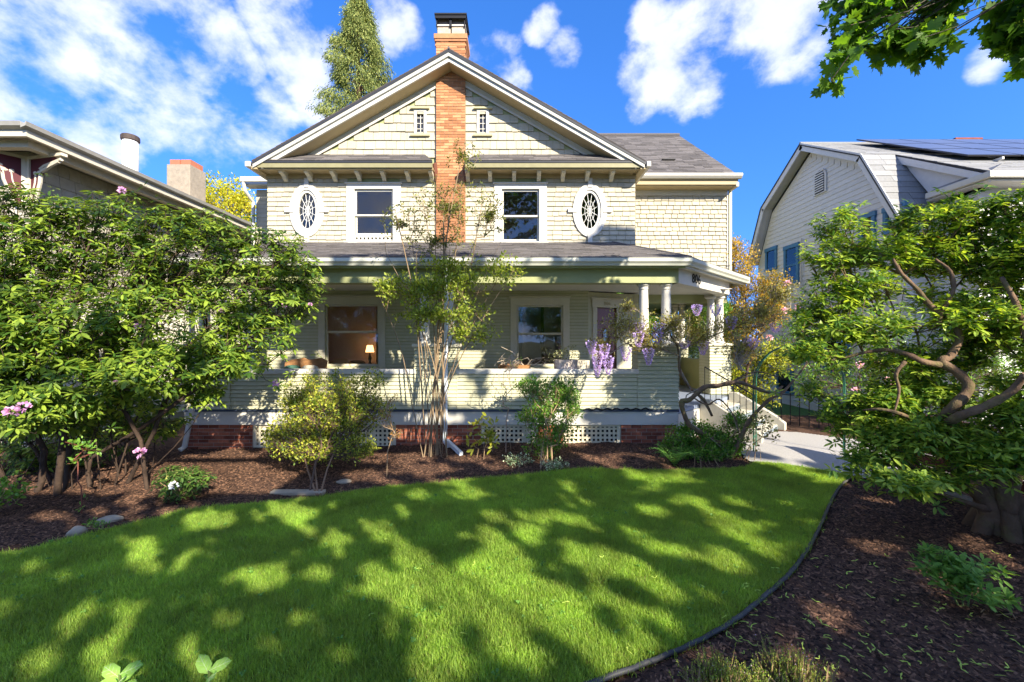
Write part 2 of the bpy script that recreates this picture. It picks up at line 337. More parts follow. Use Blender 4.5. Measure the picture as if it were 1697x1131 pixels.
# the wing to the right, set back
WX0, WX1, WY = XR - .02, 6.21, 12.2
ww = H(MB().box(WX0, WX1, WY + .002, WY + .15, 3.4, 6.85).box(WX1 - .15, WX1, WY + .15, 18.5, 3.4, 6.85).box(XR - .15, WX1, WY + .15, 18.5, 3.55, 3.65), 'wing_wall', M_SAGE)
course_rows(lambda z: WX0 - .0, lambda z: WX1, 4.1, 6.66, .124, WY, ww, .17, .27, 2, [])
wing = shingle_list[n_g:]; wing.sort(key=lambda s: s[2] * -1)
main0 = len(shingle_list)
course_rows(lambda z: XL + .02, lambda z: XR - .0, 4.72, 6.62, .1265, YW, fw, .16, .28, 3, [(CH0, CH1, 0, 20), (W2L[0] - .18, W2L[1] + .18, 4.3, 6.62), (W2R[0] - .18, W2R[1] + .18, 4.3, 6.62)] + oval_skip(OVL) + oval_skip(OVR))
main = shingle_list[main0:]
single = shingle_list[:n_g]; rest = wing[max(0, 300 - n_g):] + main; single = (single + wing)[:300]
for par, x, z, w, h, y in single: piece('shingle', U_SHINGLE, par, (x, y, z), (w, .036, h))
for par, nm in ((fw, 'main'), (ww, 'wing'), (gwall, 'g')):
    mb = MB()
    for p_, x, z, w, h, y in rest:
        if p_ is par: mb.wedge(x, x + w, y, z, z + h, .032)
    if mb.v: mb.build('shingle', M_SHINGLE, par, kind='stuff')
# flared corner between main wall and wing
fl = MB(); zz = 4.2; k = 0
while zz < 6.6:
    fl.add([(XR, YW - .02, zz), (XR + .12, YW + .4, zz), (XR + .0, YW + .4, zz), (XR - .02, YW, zz), (XR - .0, YW - .006, zz + .13), (XR + .10, YW + .4, zz + .13), (XR, YW + .4, zz + .13), (XR - .02, YW, zz + .13)], BOXF)
    fl.box(XR - .02, XR + .11, YW + .4, WY, zz, zz + .12); zz += .1265
H(fl, 'corner_shingle', M_SHINGLE, kind='stuff')
# left set-back wing, a sliver
lw = MB().box(XL - .95, XL + .02, 12.3, 12.45, 0, 6.7)
H(lw, 'left_wing_wall', M_SAGE)
mb = MB(); z = 4.0
while z < 6.6: mb.wedge(XL - .95, XL, 12.3, z, z + .14, .02); z += .1265
H(mb, 'shingle', M_SHINGLE, kind='stuff')
H(MB().box(XL - 1.15, XL - .05, 11.85, 11.97, 6.78, 6.92).box(XL - 1.12, XL - .05, 11.97, 12.3, 6.72, 6.78), 'gutter', M_WHITE, bevel=.01)
H(MB().tube([(XL - 1.08, 11.9, 6.8), (XL - 1.06, 11.95, 6.55), (XL - .98, 12.2, 6.3), (XL - .98, 12.2, 2.0)], .045), 'downspout', M_WHITE)

# ---- roof
def roof_courses(name, A0, A1, B0, B1, parent, mm=M_ROOF, expo=.145, tab=.32, seed=0, t=.014):
    # eave edge A0->A1, upper edge B0->B1; overlapping tabs in courses
    A0, A1, B0, B1 = map(Vector, (A0, A1, B0, B1)); rr = random.Random(seed); mb = MB()
    n = (A1 - A0).cross(B0 - A0)
    if n.length < 1e-6: n = (A1 - A0).cross(B1 - A0)
    n = n.normalized()
    if n.z < 0: n = -n
    L = max((B0 - A0).length, (B1 - A1).length) if True else 0
    ax = (A1 - A0).normalized(); up = n.cross(ax).normalized()
    if up.z < 0: up = -up
    Ls = abs((B0 - A0).dot(up)); k = max(1, int(round(Ls / expo)))
    for i in range(k):
        u0, u1 = i / k, (i + 1.15) / k; u1 = min(1, u1)
        p0, p1 = A0.lerp(B0, u0), A1.lerp(B1, u0); q0, q1 = A0.lerp(B0, u1), A1.lerp(B1, u1)
        w = (p1 - p0).length; m_ = max(1, int(w / tab)); cuts = [0] + sorted(min(.999, max(.001, (j + rr.uniform(-.25, .25)) / m_)) for j in range(1, m_)) + [1]
        for a, b in zip(cuts, cuts[1:]):
            tt = t * rr.uniform(.6, 1.3); g = .002 / max(w, .01)
            lo0, lo1 = p0.lerp(p1, a + g), p0.lerp(p1, b - g)
            # keep the tab straight up the slope, clamp inside the upper edge
            def upp(pt):
                q = pt + up * (Ls * (u1 - u0)); s = (q - q0).dot(ax); s = min(max(s, 0), (q1 - q0).dot(ax)); return q0 + ax * s
            hi0, hi1 = upp(lo0), upp(lo1)
            mb.add([lo0, lo1, hi1, hi0, lo0 + n * tt, lo1 + n * tt, hi1 + n * tt * .25, hi0 + n * tt * .25], BOXF)
    base = MB().add([A0, A1, B1, B0, A0 - n * .04, A1 - n * .04, B1 - n * .04, B0 - n * .04], BOXF)
    r = base.build(name, M_ROOFBASE, parent); mb.build('shingle', mm, r, kind='stuff'); return r
YR0 = 10.66; RH = 4.98
def zr(x): return ZR - PITCH * abs(x - XC)
for s in (-1, 1):
    xe = XC + s * RH
    e0, e1 = (xe, YR0, zr(xe)), (xe, 18.9, zr(xe)); r0, r1 = (XC, YR0, ZR), (XC, 18.9, ZR)
    if s < 0: roof_courses('roof', e1, e0, r1, r0, HOUSE, seed=3)
    else: roof_courses('roof', e0, e1, r0, r1, HOUSE, seed=4)
    def sl(x, dz): return (x, zr(x) + dz)
    H(MB().xz([sl(XC, -.045), sl(xe, -.045), sl(xe, -.10), sl(XC, -.10)], YR0 - .012, YR0 + .03), 'drip_edge', M_EDGE)
    xf = XC + s * 4.95
    H(MB().xz([sl(XC, -.10), sl(xf, -.10), sl(xf, -.19), sl(XC, -.19)], YR0 + .0, YR0 + .05), 'rake_moulding', mat('grey_moulding', (.42, .42, .38), .5, var=.1))
    xb = XC + s * 4.75
    H(MB().xz([sl(XC, -.19), sl(xb, -.19), sl(xb, -.30), sl(XC, -.30)], YR0 + .05, YR0 + .10), 'rake_board', M_WHITE)
    H(MB().xz([sl(XC, -.27), sl(xb, -.27), sl(xb, -.30), sl(XC, -.30)], YR0 + .10, YW - .0), 'soffit', M_SOFFIT)
    H(MB().xz([sl(XC, -.30), sl(XC + s * 4.4, -.30), sl(XC + s * 4.25, -.47), sl(XC, -.47)], YW - .05, YW - .024), 'frieze_board', M_TRIM)
    H(MB().xz([sl(XC, -.43), sl(XC + s * 4.3, -.43), sl(XC + s * 4.25, -.49), sl(XC, -.49)], YW - .07, YW - .05), 'frieze_moulding', M_WHITE)
# eave ends of the side gutters
H(MB().box(XC - RH - .16, XC - RH - .02, YR0 - .02, 18.9, 6.70, 6.84), 'gutter', M_WHITE, bevel=.02)
H(MB().box(XC + RH + .02, XC + RH + .13, YR0 - .02, 11.9, 6.70, 6.84), 'gutter', M_WHITE, bevel=.02)
for s in (-1, 1):
    x0, x1 = sorted((XC + s * 4.86, XC + s * (RH + .02)))
    H(MB().box(x0, x1, YR0 + .04, 18.8, 6.66, 6.72), 'side_soffit', M_SOFFIT)
# pent roof, soffit, brackets, frieze across the facade
ZE = 6.87
for a, b, hip in ((XC - 4.93, CH0 - .02, 1), (CH1 + .02, XC + 4.93, 0)):
    if hip: roof_courses('pent_roof', (a, 10.68, ZE), (b, 10.68, ZE), (a + .0, 11.18, ZE + .37), (b - .3, 11.18, ZE + .37), HOUSE, seed=6, expo=.14)
    else: roof_courses('pent_roof', (a, 10.68, ZE), (b, 10.68, ZE), (a + .3, 11.18, ZE + .37), (b, 11.18, ZE + .37), HOUSE, seed=7, expo=.14)
    H(MB().box(a, b, 10.685, 10.72, ZE - .055, ZE - .04 + .03), 'drip_edge', M_EDGE)
    H(MB().box(a + .01, b, 10.70, 10.76, ZE - .17, ZE - .055), 'fascia', mat('olive_gutter', (.24, .22, .12), .45, var=.1))
    H(MB().box(a + .03, b, 10.76, 10.80, ZE - .20, ZE - .12), 'fascia_moulding', M_SOFFIT)
    H(MB().box(a + .03, b, 10.80, YW, ZE - .16, ZE - .13), 'soffit', M_SOFFIT)
    H(MB().box(max(a, XL - .0), min(b, XR + .01), YW - .055, YW - .0, 6.60, ZE - .16), 'frieze_board', M_SOFFIT)
brk = [475, 516, 557, 597, 638, 678, 716.5, 776, 812.5, 852, 892.5, 932, 972, 1012]
BR = None
for px in brk:
    x = (px - CX) / 62.8
    if BR is None:
        mb = MB(); z0 = ZE - .16
        prof = [(YW - .058, z0), (10.82, z0), (10.82, z0 - .05), (10.86, z0 - .085), (10.93, z0 - .10), (11.0, z0 - .125), (11.06, z0 - .18), (YW - .058, z0 - .215)]
        mb.yz(prof, -.05, .05); mb.box(-.06, .06, 10.81, YW - .058, z0 - .012, z0 + .001)
        o = mb.build('bracket', M_TRIM, HOUSE); o.location = (0, 0, 0); BR = o
        # mesh was built around x=0 in world space
        o.location = (x, 0, 0)
    else:
        c = BR.copy(); COL.objects.link(c); c.parent = HOUSE; c.location = (x, 0, 0)
# wing roof
roof_courses('wing_roof', (XR - .3, 11.75, 6.93), (6.27, 11.75, 6.93), (XR - 3.8, 15.15, ZR - .03), (6.0, 15.15, ZR - .03), HOUSE, seed=9, expo=.15)
H(MB().prism([(6.27, 11.76, 6.90), (6.0, 15.15, ZR - .06), (6.0, 15.15, ZR - .2), (6.27, 11.76, 6.74)], (.03, 0, 0)), 'rake_board', M_WHITE)
H(MB().prism([(6.0, 11.9, 6.8), (6.0, 15.15, ZR - .1), (6.0, 18.5, 6.8)], (.1, 0, 0)), 'wing_gable', M_SHINGLE)
H(MB().add([(XR - 3.5, 15.15, ZR - .03), (6.0, 15.15, ZR - .03), (6.27, 18.6, 6.93), (XR - .3, 18.6, 6.93)], [(0, 1, 2, 3)]), 'rear_roof', M_ROOF)
H(MB().tube([(XC + .4, 15.15, ZR + .0), (6.0, 15.15, ZR + .0)], .06, 6), 'ridge_cap', M_ROOF)
H(MB().yz([(11.62, 6.93), (11.76, 6.93), (11.76, 6.80), (11.68, 6.80), (11.62, 6.86)], XC + RH + .10, 6.36), 'gutter', M_WHITE, bevel=.008)
H(MB().box(XR, 6.28, 11.76, 11.80, 6.66, 6.90).box(XR, 6.25, 11.80, WY, 6.64, 6.67), 'soffit', M_SOFFIT)
H(MB().box(XR + .14, WX1, WY - .05, WY - .022, 6.50, 6.64), 'frieze_board', M_TRIM)
H(MB().box(WX1 - .02, WX1 + .03, WY - .04, WY, 4.0, 6.5), 'corner_board', M_TRIM)
H(MB().box(WX1 + .03, WX1 + .11, WY - .07, WY + .0, 3.9, 6.6).box(WX1 + .03, WX1 + .11, 11.75, WY + .0, 6.6, 6.72), 'downspout', M_TRIM, bevel=.01)
v = P(1105, 272, 12.9); 
vent = MB().box(v.x - .17, v.x + .17, v.y - .16, v.y + .2, v.z - .12, v.z + .06); vent.box(v.x - .2, v.x + .2, v.y - .2, v.y + .24, v.z + .05, v.z + .085)
H(vent, 'roof_vent', M_BLACK, bevel=.01)
H(MB().tube([(XC, YR0, ZR + .012), (XC, 18.9, ZR + .012)], .035, 6), 'ridge_cap', M_ROOF)

# ---- chimney
YC = 11.10
chim = MB().box(CH0 + .006, CH1 - .006, YC + .012, 11.75, 4.6, 9.38).box(CH0 + .01, CH1 - .01 , YC + .012, 11.75, 9.3, 10.28)
chim = H(chim, 'chimney', M_MORTAR)
bricks = []
rows = int((10.27 - 4.72) / .0735)
for r in range(rows):
    z = 4.72 + r * .0735; n = 3.5; off = 0 if r % 2 else -.5; w = (CH1 - CH0) / n
    i = off
    while i < n - .01:
        a = max(0, i); b = min(n, i + 1)
        if b - a > .1: bricks.append((CH0 + a * w + .006, z, (b - a) * w - .012, .062, 0))
        i += 1
bricks.sort(key=lambda b: -b[1])
rbr = random.Random(8)
vis = [b for b in bricks if not (9.40 < b[1] < 9.52)]
for b in vis[:190]: piece('brick', U_BRICK, chim, (b[0], YC + .012, b[1]), (b[2], .012 + rbr.uniform(-.002, .004), b[3]))
mb = MB()
for b in vis[190:]: mb.box(b[0], b[0] + b[2], YC + rbr.uniform(-.003, .002), YC + .012, b[1], b[1] + b[3])
# right flank of the stack
for r in range(12):
    z = 9.45 + r * .0735
    for j in range(3): mb.box(CH1 - .01, CH1 + .003, 11.12 + j * .21 + (r % 2) * .1, 11.12 + j * .21 + .2 + (r % 2) * .1 if j < 2 else 11.75, z, z + .062)
mb.build('brick', M_BRICK, chim, kind='stuff')
H(MB().box(CH0 - .03, CH1 + .03, YC - .02, 11.78, 10.17, 10.23).box(CH0 - .05, CH1 + .05, YC - .04, 11.8, 10.23, 10.36).box(CH0 - .02, CH1 + .02, YC - .01, 11.77, 10.05, 10.11), 'chimney_corbel', M_BRICK, bevel=.008)
H(MB().box(CH0 + .03, CH1 - .40, YC + .05, 11.7, 10.36, 10.60).box(CH1 - .37, CH1 - .03, YC + .05, 11.7, 10.36, 10.60), 'chimney_flue', M_FLUE, bevel=.01)
cap = MB().box(CH0 - .03, CH1 + .04, YC - .06, 11.80, 10.84, 10.88)
for x in (CH0 + .02, -1.63, -1.6, CH1 - .02):
    for y in (YC + .02, 11.72): cap.box(x - .015, x + .015, y - .015, y + .015, 10.57, 10.84)
cap.box(CH0 - .02, CH1 + .02, YC - .04, YC - .02, 10.76, 10.84).box(CH1 + .005, CH1 + .02, YC - .02, 11.78, 10.76, 10.84)
H(cap, 'chimney_cap', M_BLACK)
H(MB().box(CH0 + .0, CH1 - .38, YC + .02, 11.73, 10.60, 10.635).box(CH1 - .39, CH1 - .0, YC + .02, 11.73, 10.60, 10.635), 'cap_band', M_WHITE)
H(MB().box(CH0 + .05, CH1 - .05, YC + .08, 11.66, 10.60, 10.83), 'cap_mesh', mat('rusty_mesh', (.16, .12, .10), .8, var=.3))
H(MB().box(CH0 - .02, CH1 + .02, YC - .03, YW, 4.5, 4.78), 'chimney_foot', mat('pale_render', (.62, .5, .38), .9, var=.1))
for x in (CH0, CH1): H(MB().tube([(x, YC + .02, 6.96), (x + (-.03 if x == CH0 else .03), YC - .05, 6.9), (x, YC - .03, 6.74), (x, YC - .01, 6.5)], [.04, .07, .06, .02], 8), 'flashing', mat('rusty_flashing', (.14, .05, .03), .8, var=.3))

# ---- windows
def casing_window(W, cas, meet, head, y, nm='window', sill=.06, sub=None, m=M_WHITE, cap_=.03, room=None):
    x0, x1, z0, z1 = W; c = cas
    fr = MB().box(x0 - c, x0, y - .045, y + .02, z0 - .02, z1).box(x1, x1 + c, y - .045, y + .02, z0 - .02, z1).box(x0 - c, x1 + c, y - .045, y + .02, z1, z1 + head)
    fr.box(x0 - c - cap_, x1 + c + cap_, y - .085, y + .02, z1 + head, z1 + head + .035)
    w = fr.build(nm, m, HOUSE, bevel=.006)
    MB().box(x0 - c - .04, x1 + c + .04, y - .10, y + .02, z0 - .02 - sill, z0 - .02).build('sill', m, w, bevel=.006)
    s = .045; b0 = z0
    if sub: b0 = z0 + .16
    up = MB().box(x0, x0 + s, y + .02, y + .06, meet, z1).box(x1 - s, x1, y + .02, y + .06, meet, z1).box(x0 + s, x1 - s, y + .02, y + .06, z1 - .05, z1).box(x0 + s, x1 - s, y + .015, y + .06, meet, meet + .04)
    up.build('sash', m, w)
    lo = MB().box(x0, x0 + s, y + .062, y + .10, b0, meet).box(x1 - s, x1, y + .062, y + .10, b0, meet).box(x0 + s, x1 - s, y + .062, y + .10, b0, b0 + .07).box(x0 + s, x1 - s, y + .062, y + .10, meet - .02, meet + .02)
    lo.build('sash', m, w)
    MB().box(x0 + s, x1 - s, y + .036, y + .042, meet + .04, z1 - .05).build('pane', M_GLASS, w)
    MB().box(x0 + s, x1 - s, y + .078, y + .084, b0 + .07, meet - .02).build('pane', M_GLASS, w)
    if sub:
        mb = MB().box(x0, x1, y + .0, y + .05, z0, z0 + .05).box(x0, x1, y, y + .05, z0 + .11, z0 + .16); n = 10
        for i in range(n + 1): mb.box(x0 + (x1 - x0) * i / n - .025, x0 + (x1 - x0) * i / n + .025, y + .001, y + .049, z0 + .05, z0 + .11)
        mb.build('square_grille', m, w)
    return w
casing_window(W2L, .21, 5.62, .13, YW, sub=True, sill=.12)
casing_window(W2R, .20, 5.60, .13, YW, sill=.12)
casing_window(W1L, .17, 2.53, .2, YW, m=M_TRIM)
casing_window(W1R, .17, 2.48, .2, YW, m=M_TRIM)
for i, c in enumerate((OVL, OVR)):
    def ring(a0, b0, a1, b1, y0, y1, n=48):
        mb = MB(); vs = []
        for j in range(n):
            t = 2 * math.pi * j / n; ct, st = math.cos(t), math.sin(t)
            vs += [(c[0] + a1 * ct, y0, c[1] + b1 * st), (c[0] + a0 * ct, y0, c[1] + b0 * st), (c[0] + a1 * ct, y1, c[1] + b1 * st), (c[0] + a0 * ct, y1, c[1] + b0 * st)]
        fs = []
        for j in range(n):
            p, q = j * 4, ((j + 1) % n) * 4
            fs += [(p, p + 1, q + 1, q), (p + 2, q + 2, q + 3, p + 3), (p, q, q + 2, p + 2), (p + 1, p + 3, q + 3, q + 1)]
        return mb.add(vs, fs)
    r = ring(.30, .545, .45, .70, YW - .06, YW + .0)
    w = r.build('oval_window', M_WHITE, HOUSE)
    ring(.225, .470, .30, .545, YW - .03, YW + .04).build('sash', M_WHITE, w)
    k = MB().box(c[0] - .06, c[0] + .06, YW - .08, YW - .062, c[1] + .60, 6.60).box(c[0] - .06, c[0] + .06, YW - .08, YW, c[1] - .86, c[1] - .62)
    k.box(c[0] - .58, c[0] - .34, YW - .08, YW, c[1] - .055, c[1] + .055).box(c[0] + .34, c[0] + .58, YW - .08, YW, c[1] - .055, c[1] + .055)
    k.build('keystone', M_WHITE, w, bevel=.005)
    MB().xz([(c[0] + .24 * math.cos(t), c[1] + .485 * math.sin(t)) for t in np.linspace(0, 2 * math.pi, 33)[:-1]], YW + .02, YW + .026).build('pane', M_GLASS, w)
    ld = MB()
    def bar(p, q, wd=.009):
        d = (Vector(q) - Vector(p)).normalized(); n_ = Vector((-d.y, d.x)) * wd / 2
        ld.xz([(p[0] + n_.x, p[1] + n_.y), (q[0] + n_.x, q[1] + n_.y), (q[0] - n_.x, q[1] - n_.y), (p[0] - n_.x, p[1] - n_.y)], YW + .008, YW + .018)
    N_ = 12
    for j in range(N_):
        t = 2 * math.pi * (j + .5) / N_; t2 = 2 * math.pi * (j + 1.5) / N_
        bar(c, (c[0] + .225 * math.cos(t), c[1] + .47 * math.sin(t)))
        for f in (.28, .58): bar((c[0] + .225 * f * math.cos(t), c[1] + .47 * f * math.sin(t)), (c[0] + .225 * f * math.cos(t2), c[1] + .47 * f * math.sin(t2)), .007)
    ld.build('leading', M_LEAD, w)
for W in WG:
    x0, x1, z0, z1 = W; y = YW
    w = MB().box(x0 - .07, x0, y - .05, y + .02, z0, z1).box(x1, x1 + .07, y - .05, y + .02, z0, z1).box(x0 - .07, x1 + .07, y - .05, y + .02, z1, z1 + .06).build('gable_window', M_WHITE, HOUSE)
    MB().box(x0 - .15, x1 + .15, y - .10, y + .0, z1 + .06, z1 + .105).box(x0 - .16, x1 + .16, y - .09, y + .0, z0 - .075, z0 - .02).box(x0 - .1, x1 + .1, y - .06, y, z0 - .02, z0).build('sill', mat('olive_trim', (.40, .37, .22), .6, var=.05), w)
    MB().box(x0, x1, y + .02, y + .026, z0, z1).build('pane', M_GLASS, w)
    mb = MB().box((x0 + x1) / 2 - .008, (x0 + x1) / 2 + .008, y + .0, y + .018, z0, z1)
    for k in (1, 2, 3): mb.box(x0, x1, y + .001, y + .017, z0 + (z1 - z0) * k / 4 - .008, z0 + (z1 - z0) * k / 4 + .008)
    mb.build('muntin', M_WHITE, w)
    MB().box(x0 - .1, x1 + .1, y + .35, y + .4, z0 - .2, z1 + .2).build('pane_backing', mat('pale_blind', (.5, .42, .38), .9), w)

# ---- porch
YF = 9.0; ZD = 0.83; ZCL = 3.54
PL = -6.93; AX, AY = 3.53, 9.0; BX, BY = 5.8, 11.27
H(MB().xy([(PL, YF), (AX, AY), (BX, BY), (BX, 15), (XR, 15), (XR, YW + .5), (XR - 1.2, YW - .0), (PL, YW)], ZD - .08, ZD), 'porch_floor', M_DECK)
H(MB().xy([(PL - .05, YF - .045), (AX + .02, AY - .045), (AX + .02, AY + .2), (PL - .05, YF + .2)], ZD - .03, ZD + .012), 'floor_nosing', M_DARKBLUE)
H(MB().box(PL - .04, AX - .0, YF - .015, YF + .03, .515, ZD - .03), 'skirt_board', M_WHITE, bevel=.004)
# base: brick piers and lattice
lat_m = mat('lattice_paint', (.66, .60, .44), .6, var=.08, dirt=.3)
def brick_pier(x0, x1, n_rows=7):
    par = H(MB().box(x0, x1, YF + .03, YF + .3, -.1, .515), 'brick_pier', M_MORTAR2)
    rr = random.Random(int(x0 * 10))
    for r in range(n_rows):
        z = .44 - r * .078; x = x0 - (r % 2) * .11
        while x < x1 - .02:
            a, b = max(x, x0), min(x + .215, x1)
            if b - a > .03: piece('brick', U_REDBRICK, par, (a + .004, YF + .03, z), (b - a - .01, .012 + rr.uniform(-.003, .005), .066))
            x += .22
def lattice(x0, x1, z0=.02, z1=.515, y=YF + .06, tilt=0, nm='lattice_panel'):
    mb = MB().box(x0, x0 + .07, y - .02, y + .02, z0, z1).box(x1 - .07, x1, y - .02, y + .02, z0, z1).box(x0 + .07, x1 - .07, y - .019, y + .02, z0, z0 + .05).box(x0 + .07, x1 - .07, y - .019, y + .02, z1 - .05, z1)
    p = H(mb, nm, lat_m); k = MB(); x = x0 + .11
    while x < x1 - .08: k.box(x, x + .045, y - .012, y - .002, z0 + .05, z1 - .05); x += .095
    z = z0 + .09
    while z < z1 - .06: k.box(x0 + .07, x1 - .07, y - .001, y + .009, z, z + .045); z += .095
    k.build('slat', lat_m, p, kind='stuff'); return p
H(MB().box(PL + .2, AX - .2, YF + .35, YF + .4, -.1, .7), 'crawlspace_dark', M_BLACK)  # black sheet behind the lattice stands in for the dark crawlspace
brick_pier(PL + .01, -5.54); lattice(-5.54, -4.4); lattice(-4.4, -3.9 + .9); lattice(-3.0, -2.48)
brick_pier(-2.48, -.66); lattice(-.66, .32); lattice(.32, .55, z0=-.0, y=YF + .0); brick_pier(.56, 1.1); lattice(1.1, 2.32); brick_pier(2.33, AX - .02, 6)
# siding of the balustrade wall
def boards(x0, x1, z0, z1, y, par, rows, seglen=99, t=.030, me=U_BOARD):
    h = (z1 - z0) / rows
    for r in range(rows):
        x = x0; n = max(1, math.ceil((x1 - x0) / seglen)); 
        for i in range(n):
            a = x0 + (x1 - x0) * i / n; b = x0 + (x1 - x0) * (i + 1) / n
            piece('siding_board', me, par, (a + .001, y, z0 + r * h + h * .17), (b - a - .003, t, h * .84))
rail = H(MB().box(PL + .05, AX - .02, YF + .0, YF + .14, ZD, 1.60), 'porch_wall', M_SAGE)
for a, b in ((PL + .95, -2.06), (-1.18, 2.68)): boards(a, b, ZD + .012, 1.60, YF, rail, 9, 3.3)
H(MB().box(PL + .93, -2.05, YF - .05, YF + .19, 1.60, 1.70).box(-1.19, 2.69, YF - .05, YF + .19, 1.60, 1.70), 'rail_cap', M_WHITE, bevel=.01)
def pedestal(x0, x1, y0=YF - .04, y1=YF + .42, top=2.17, nm='pedestal'):
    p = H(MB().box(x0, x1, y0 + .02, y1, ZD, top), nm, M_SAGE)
    rows = 16; h = (top - ZD - .012) / rows
    for r in range(rows):
        z = ZD + .012 + r * h + h * .17; h2 = h * .84; piece('siding_board', U_BOARD, p, (x0 - .01, y0 + .02, z), (x1 - x0 + .02, .03, h2))
        piece('siding_board', U_BOARD, p, (x1, y0 + .0, z), (y1 - y0, .02, h2), (0, 0, R(90)))
        piece('siding_board', U_BOARD, p, (x0, y1, z), (y1 - y0, .02, h2), (0, 0, R(-90)))
    H(MB().box(x0 - .06, x1 + .06, y0 - .05, y1 + .05, top, top + .07), 'pedestal_cap', M_TRIM, bevel=.012); return p
CPROF = [(.14, 0), (.145, .03), (.13, .05), (.115, .06), (.118, .09), (.103, .11), (.105, .6), (.098, .95), (.090, 1.16), (.088, 1.175), (.10, 1.18), (.10, 1.2), (.09, 1.205), (.115, 1.235), (.125, 1.25), (.14, 1.252), (.14, 1.30)]
def column(x, y, z0=2.24, z1=ZCL):
    k = (z1 - z0) / 1.30
    H(MB().lathe((x, y, z0), [(r, z * k) for r, z in CPROF], 20), 'column', M_WHITE, smooth=True)
for x0, x1, cols in ((PL + .04, -6.0, (-6.68, -6.22)), (-2.06, -1.18, (-1.90, -1.36)), (2.68, 3.53, (2.86, 3.35))):
    pedestal(x0, x1)
    for c in cols: column(c, 9.18)
# far pedestal at the head of the steps
pedestal(5.42, 5.98, 11.55, 12.2); column(5.55, 11.8); column(5.83, 11.86)
back = H(MB().box(3.3, 5.5, 14.3, 14.42, ZD, 1.75), 'rear_porch_wall', M_SAGE)
for r in range(11): piece('siding_board', U_BOARD, back, (3.3, 14.3, ZD + r * .083), (2.2, .02, .089))
H(MB().box(3.25, 5.55, 14.25, 14.47, 1.75, 1.83), 'rail_cap', M_TRIM)
sw = H(MB().box(5.70, 5.82, 12.2, 14.9, ZD, 1.75), 'side_porch_wall', M_SAGE)
pedestal(5.45, 5.95, 14.3, 14.8); column(5.6, 14.5); column(5.82, 14.5)
# beams, ceiling, gutter
H(MB().box(PL - .02, AX + .02, YF + .0, YF + .3, ZCL, 3.97), 'porch_beam', M_SAGE)
H(MB().box(PL - .02, AX + .0, YF - .03, YF - .0, ZCL + .30, 3.93), 'beam_moulding', M_SAGE)
dg = Vector((BX - AX, BY - AY, 0)); dl = dg.length
MD = Matrix.Translation((AX, AY, 0)) @ Matrix.Rotation(math.atan2(dg.y, dg.x), 4, 'Z')
H(MB(MD).box(.02, dl, 0, .28, ZCL, 3.97), 'angled_beam', M_WHITE)
H(MB(MD).box(.0, dl + .2, -.03, -.001, ZCL + .33, 3.95), 'beam_moulding', M_WHITE)
H(MB().box(BX - .25, BX + .0, BY + .05, 15, ZCL, 3.97), 'side_beam', M_WHITE)
cl = H(MB().xy([(PL, YF + .05), (AX, AY + .05), (BX - .05, BY + .02), (BX - .05, 15), (XR, 15), (XR, YW + .7), (XR - 1.25, YW), (PL, YW)], ZCL + .1, ZCL + .13), 'porch_ceiling', M_CEIL)
mb = MB()
for i in range(26): mb.box(PL, 5.6 if i > 16 else AX + i * .09, YF + .32 + i * .085, YF + .32 + i * .085 + .079, ZCL + .088, ZCL + .1)
mb.build('beadboard', M_CEIL, cl, kind='stuff')
gp = [(8.66, 3.94), (8.66, 4.01), (8.80, 4.01), (8.80, 3.86), (8.72, 3.86), (8.70, 3.90)]
H(MB().yz(gp, PL - .35, 3.70), 'gutter', M_GUTTER)
H(MB().box(PL - .3, 3.64, 8.80, 8.83, 3.82, 4.0).box(PL - .3, AX + .05, 8.83, YF, 3.86, 3.89), 'eave_board', M_SAGE)
EC = Vector((3.68, 8.70, 0)); EE = Vector((6.38, 11.40, 0)); ed = EE - EC; el = ed.length
ME = Matrix.Translation((EC.x, EC.y, 0)) @ Matrix.Rotation(math.atan2(ed.y, ed.x), 4, 'Z')
H(MB(ME).yz([(y - 8.70, z) for y, z in gp], .0, el), 'gutter', M_GUTTER)
H(MB(ME).box(.02, el, .10, .13, 3.82, 4.0).box(.05, el, .13, .33, 3.86, 3.89), 'eave_board', M_WHITE)
H(MB().box(EE.x - .1, EE.x + .04, EE.y, 15.2, 3.86, 4.01), 'gutter', M_GUTTER)
s_ = .356; ze = 4.02
def hipz(d): return ze + s_ * d
roof_courses('porch_roof', (PL - .35, 8.68, ze), (3.69, 8.68, ze), (PL + .65, YW - .02, hipz(2.5)), (2.66, YW - .02, hipz(2.5)), HOUSE, seed=12, expo=.14)
# angled facet and right facet
n_in = Vector((-math.sin(math.pi / 4), math.cos(math.pi / 4), 0))
def dpl(x, y): return Vector((x - EC.x, y - EC.y, 0)).dot(n_in)
pts = [(3.69, 8.68), (6.38, 11.38), (5.9, 12.2 + .3), (3.1, 12.3), (2.66, YW)]
roof_courses('porch_roof', (3.69, 8.68, ze), (6.40, 11.39, ze), (2.66 - .35, 11.2 + .90, hipz(2.5) + .16 * 1.0 + .15), (5.52, 13.51, hipz(2.5)+.15), HOUSE, seed=13, expo=.14)
H(MB().add([(6.40, 11.39, ze), (6.40, 15.2, ze), (3.2, 15.2, hipz(3.2)), (5.0, 13.0, hipz(2.2))], [(0, 1, 2, 3)]), 'porch_roof', M_ROOF)
H(MB().tube([(3.69, 8.70, ze + .012), (2.66, YW, hipz(2.5) + .012)], .03, 6), 'hip_cap', M_ROOF)
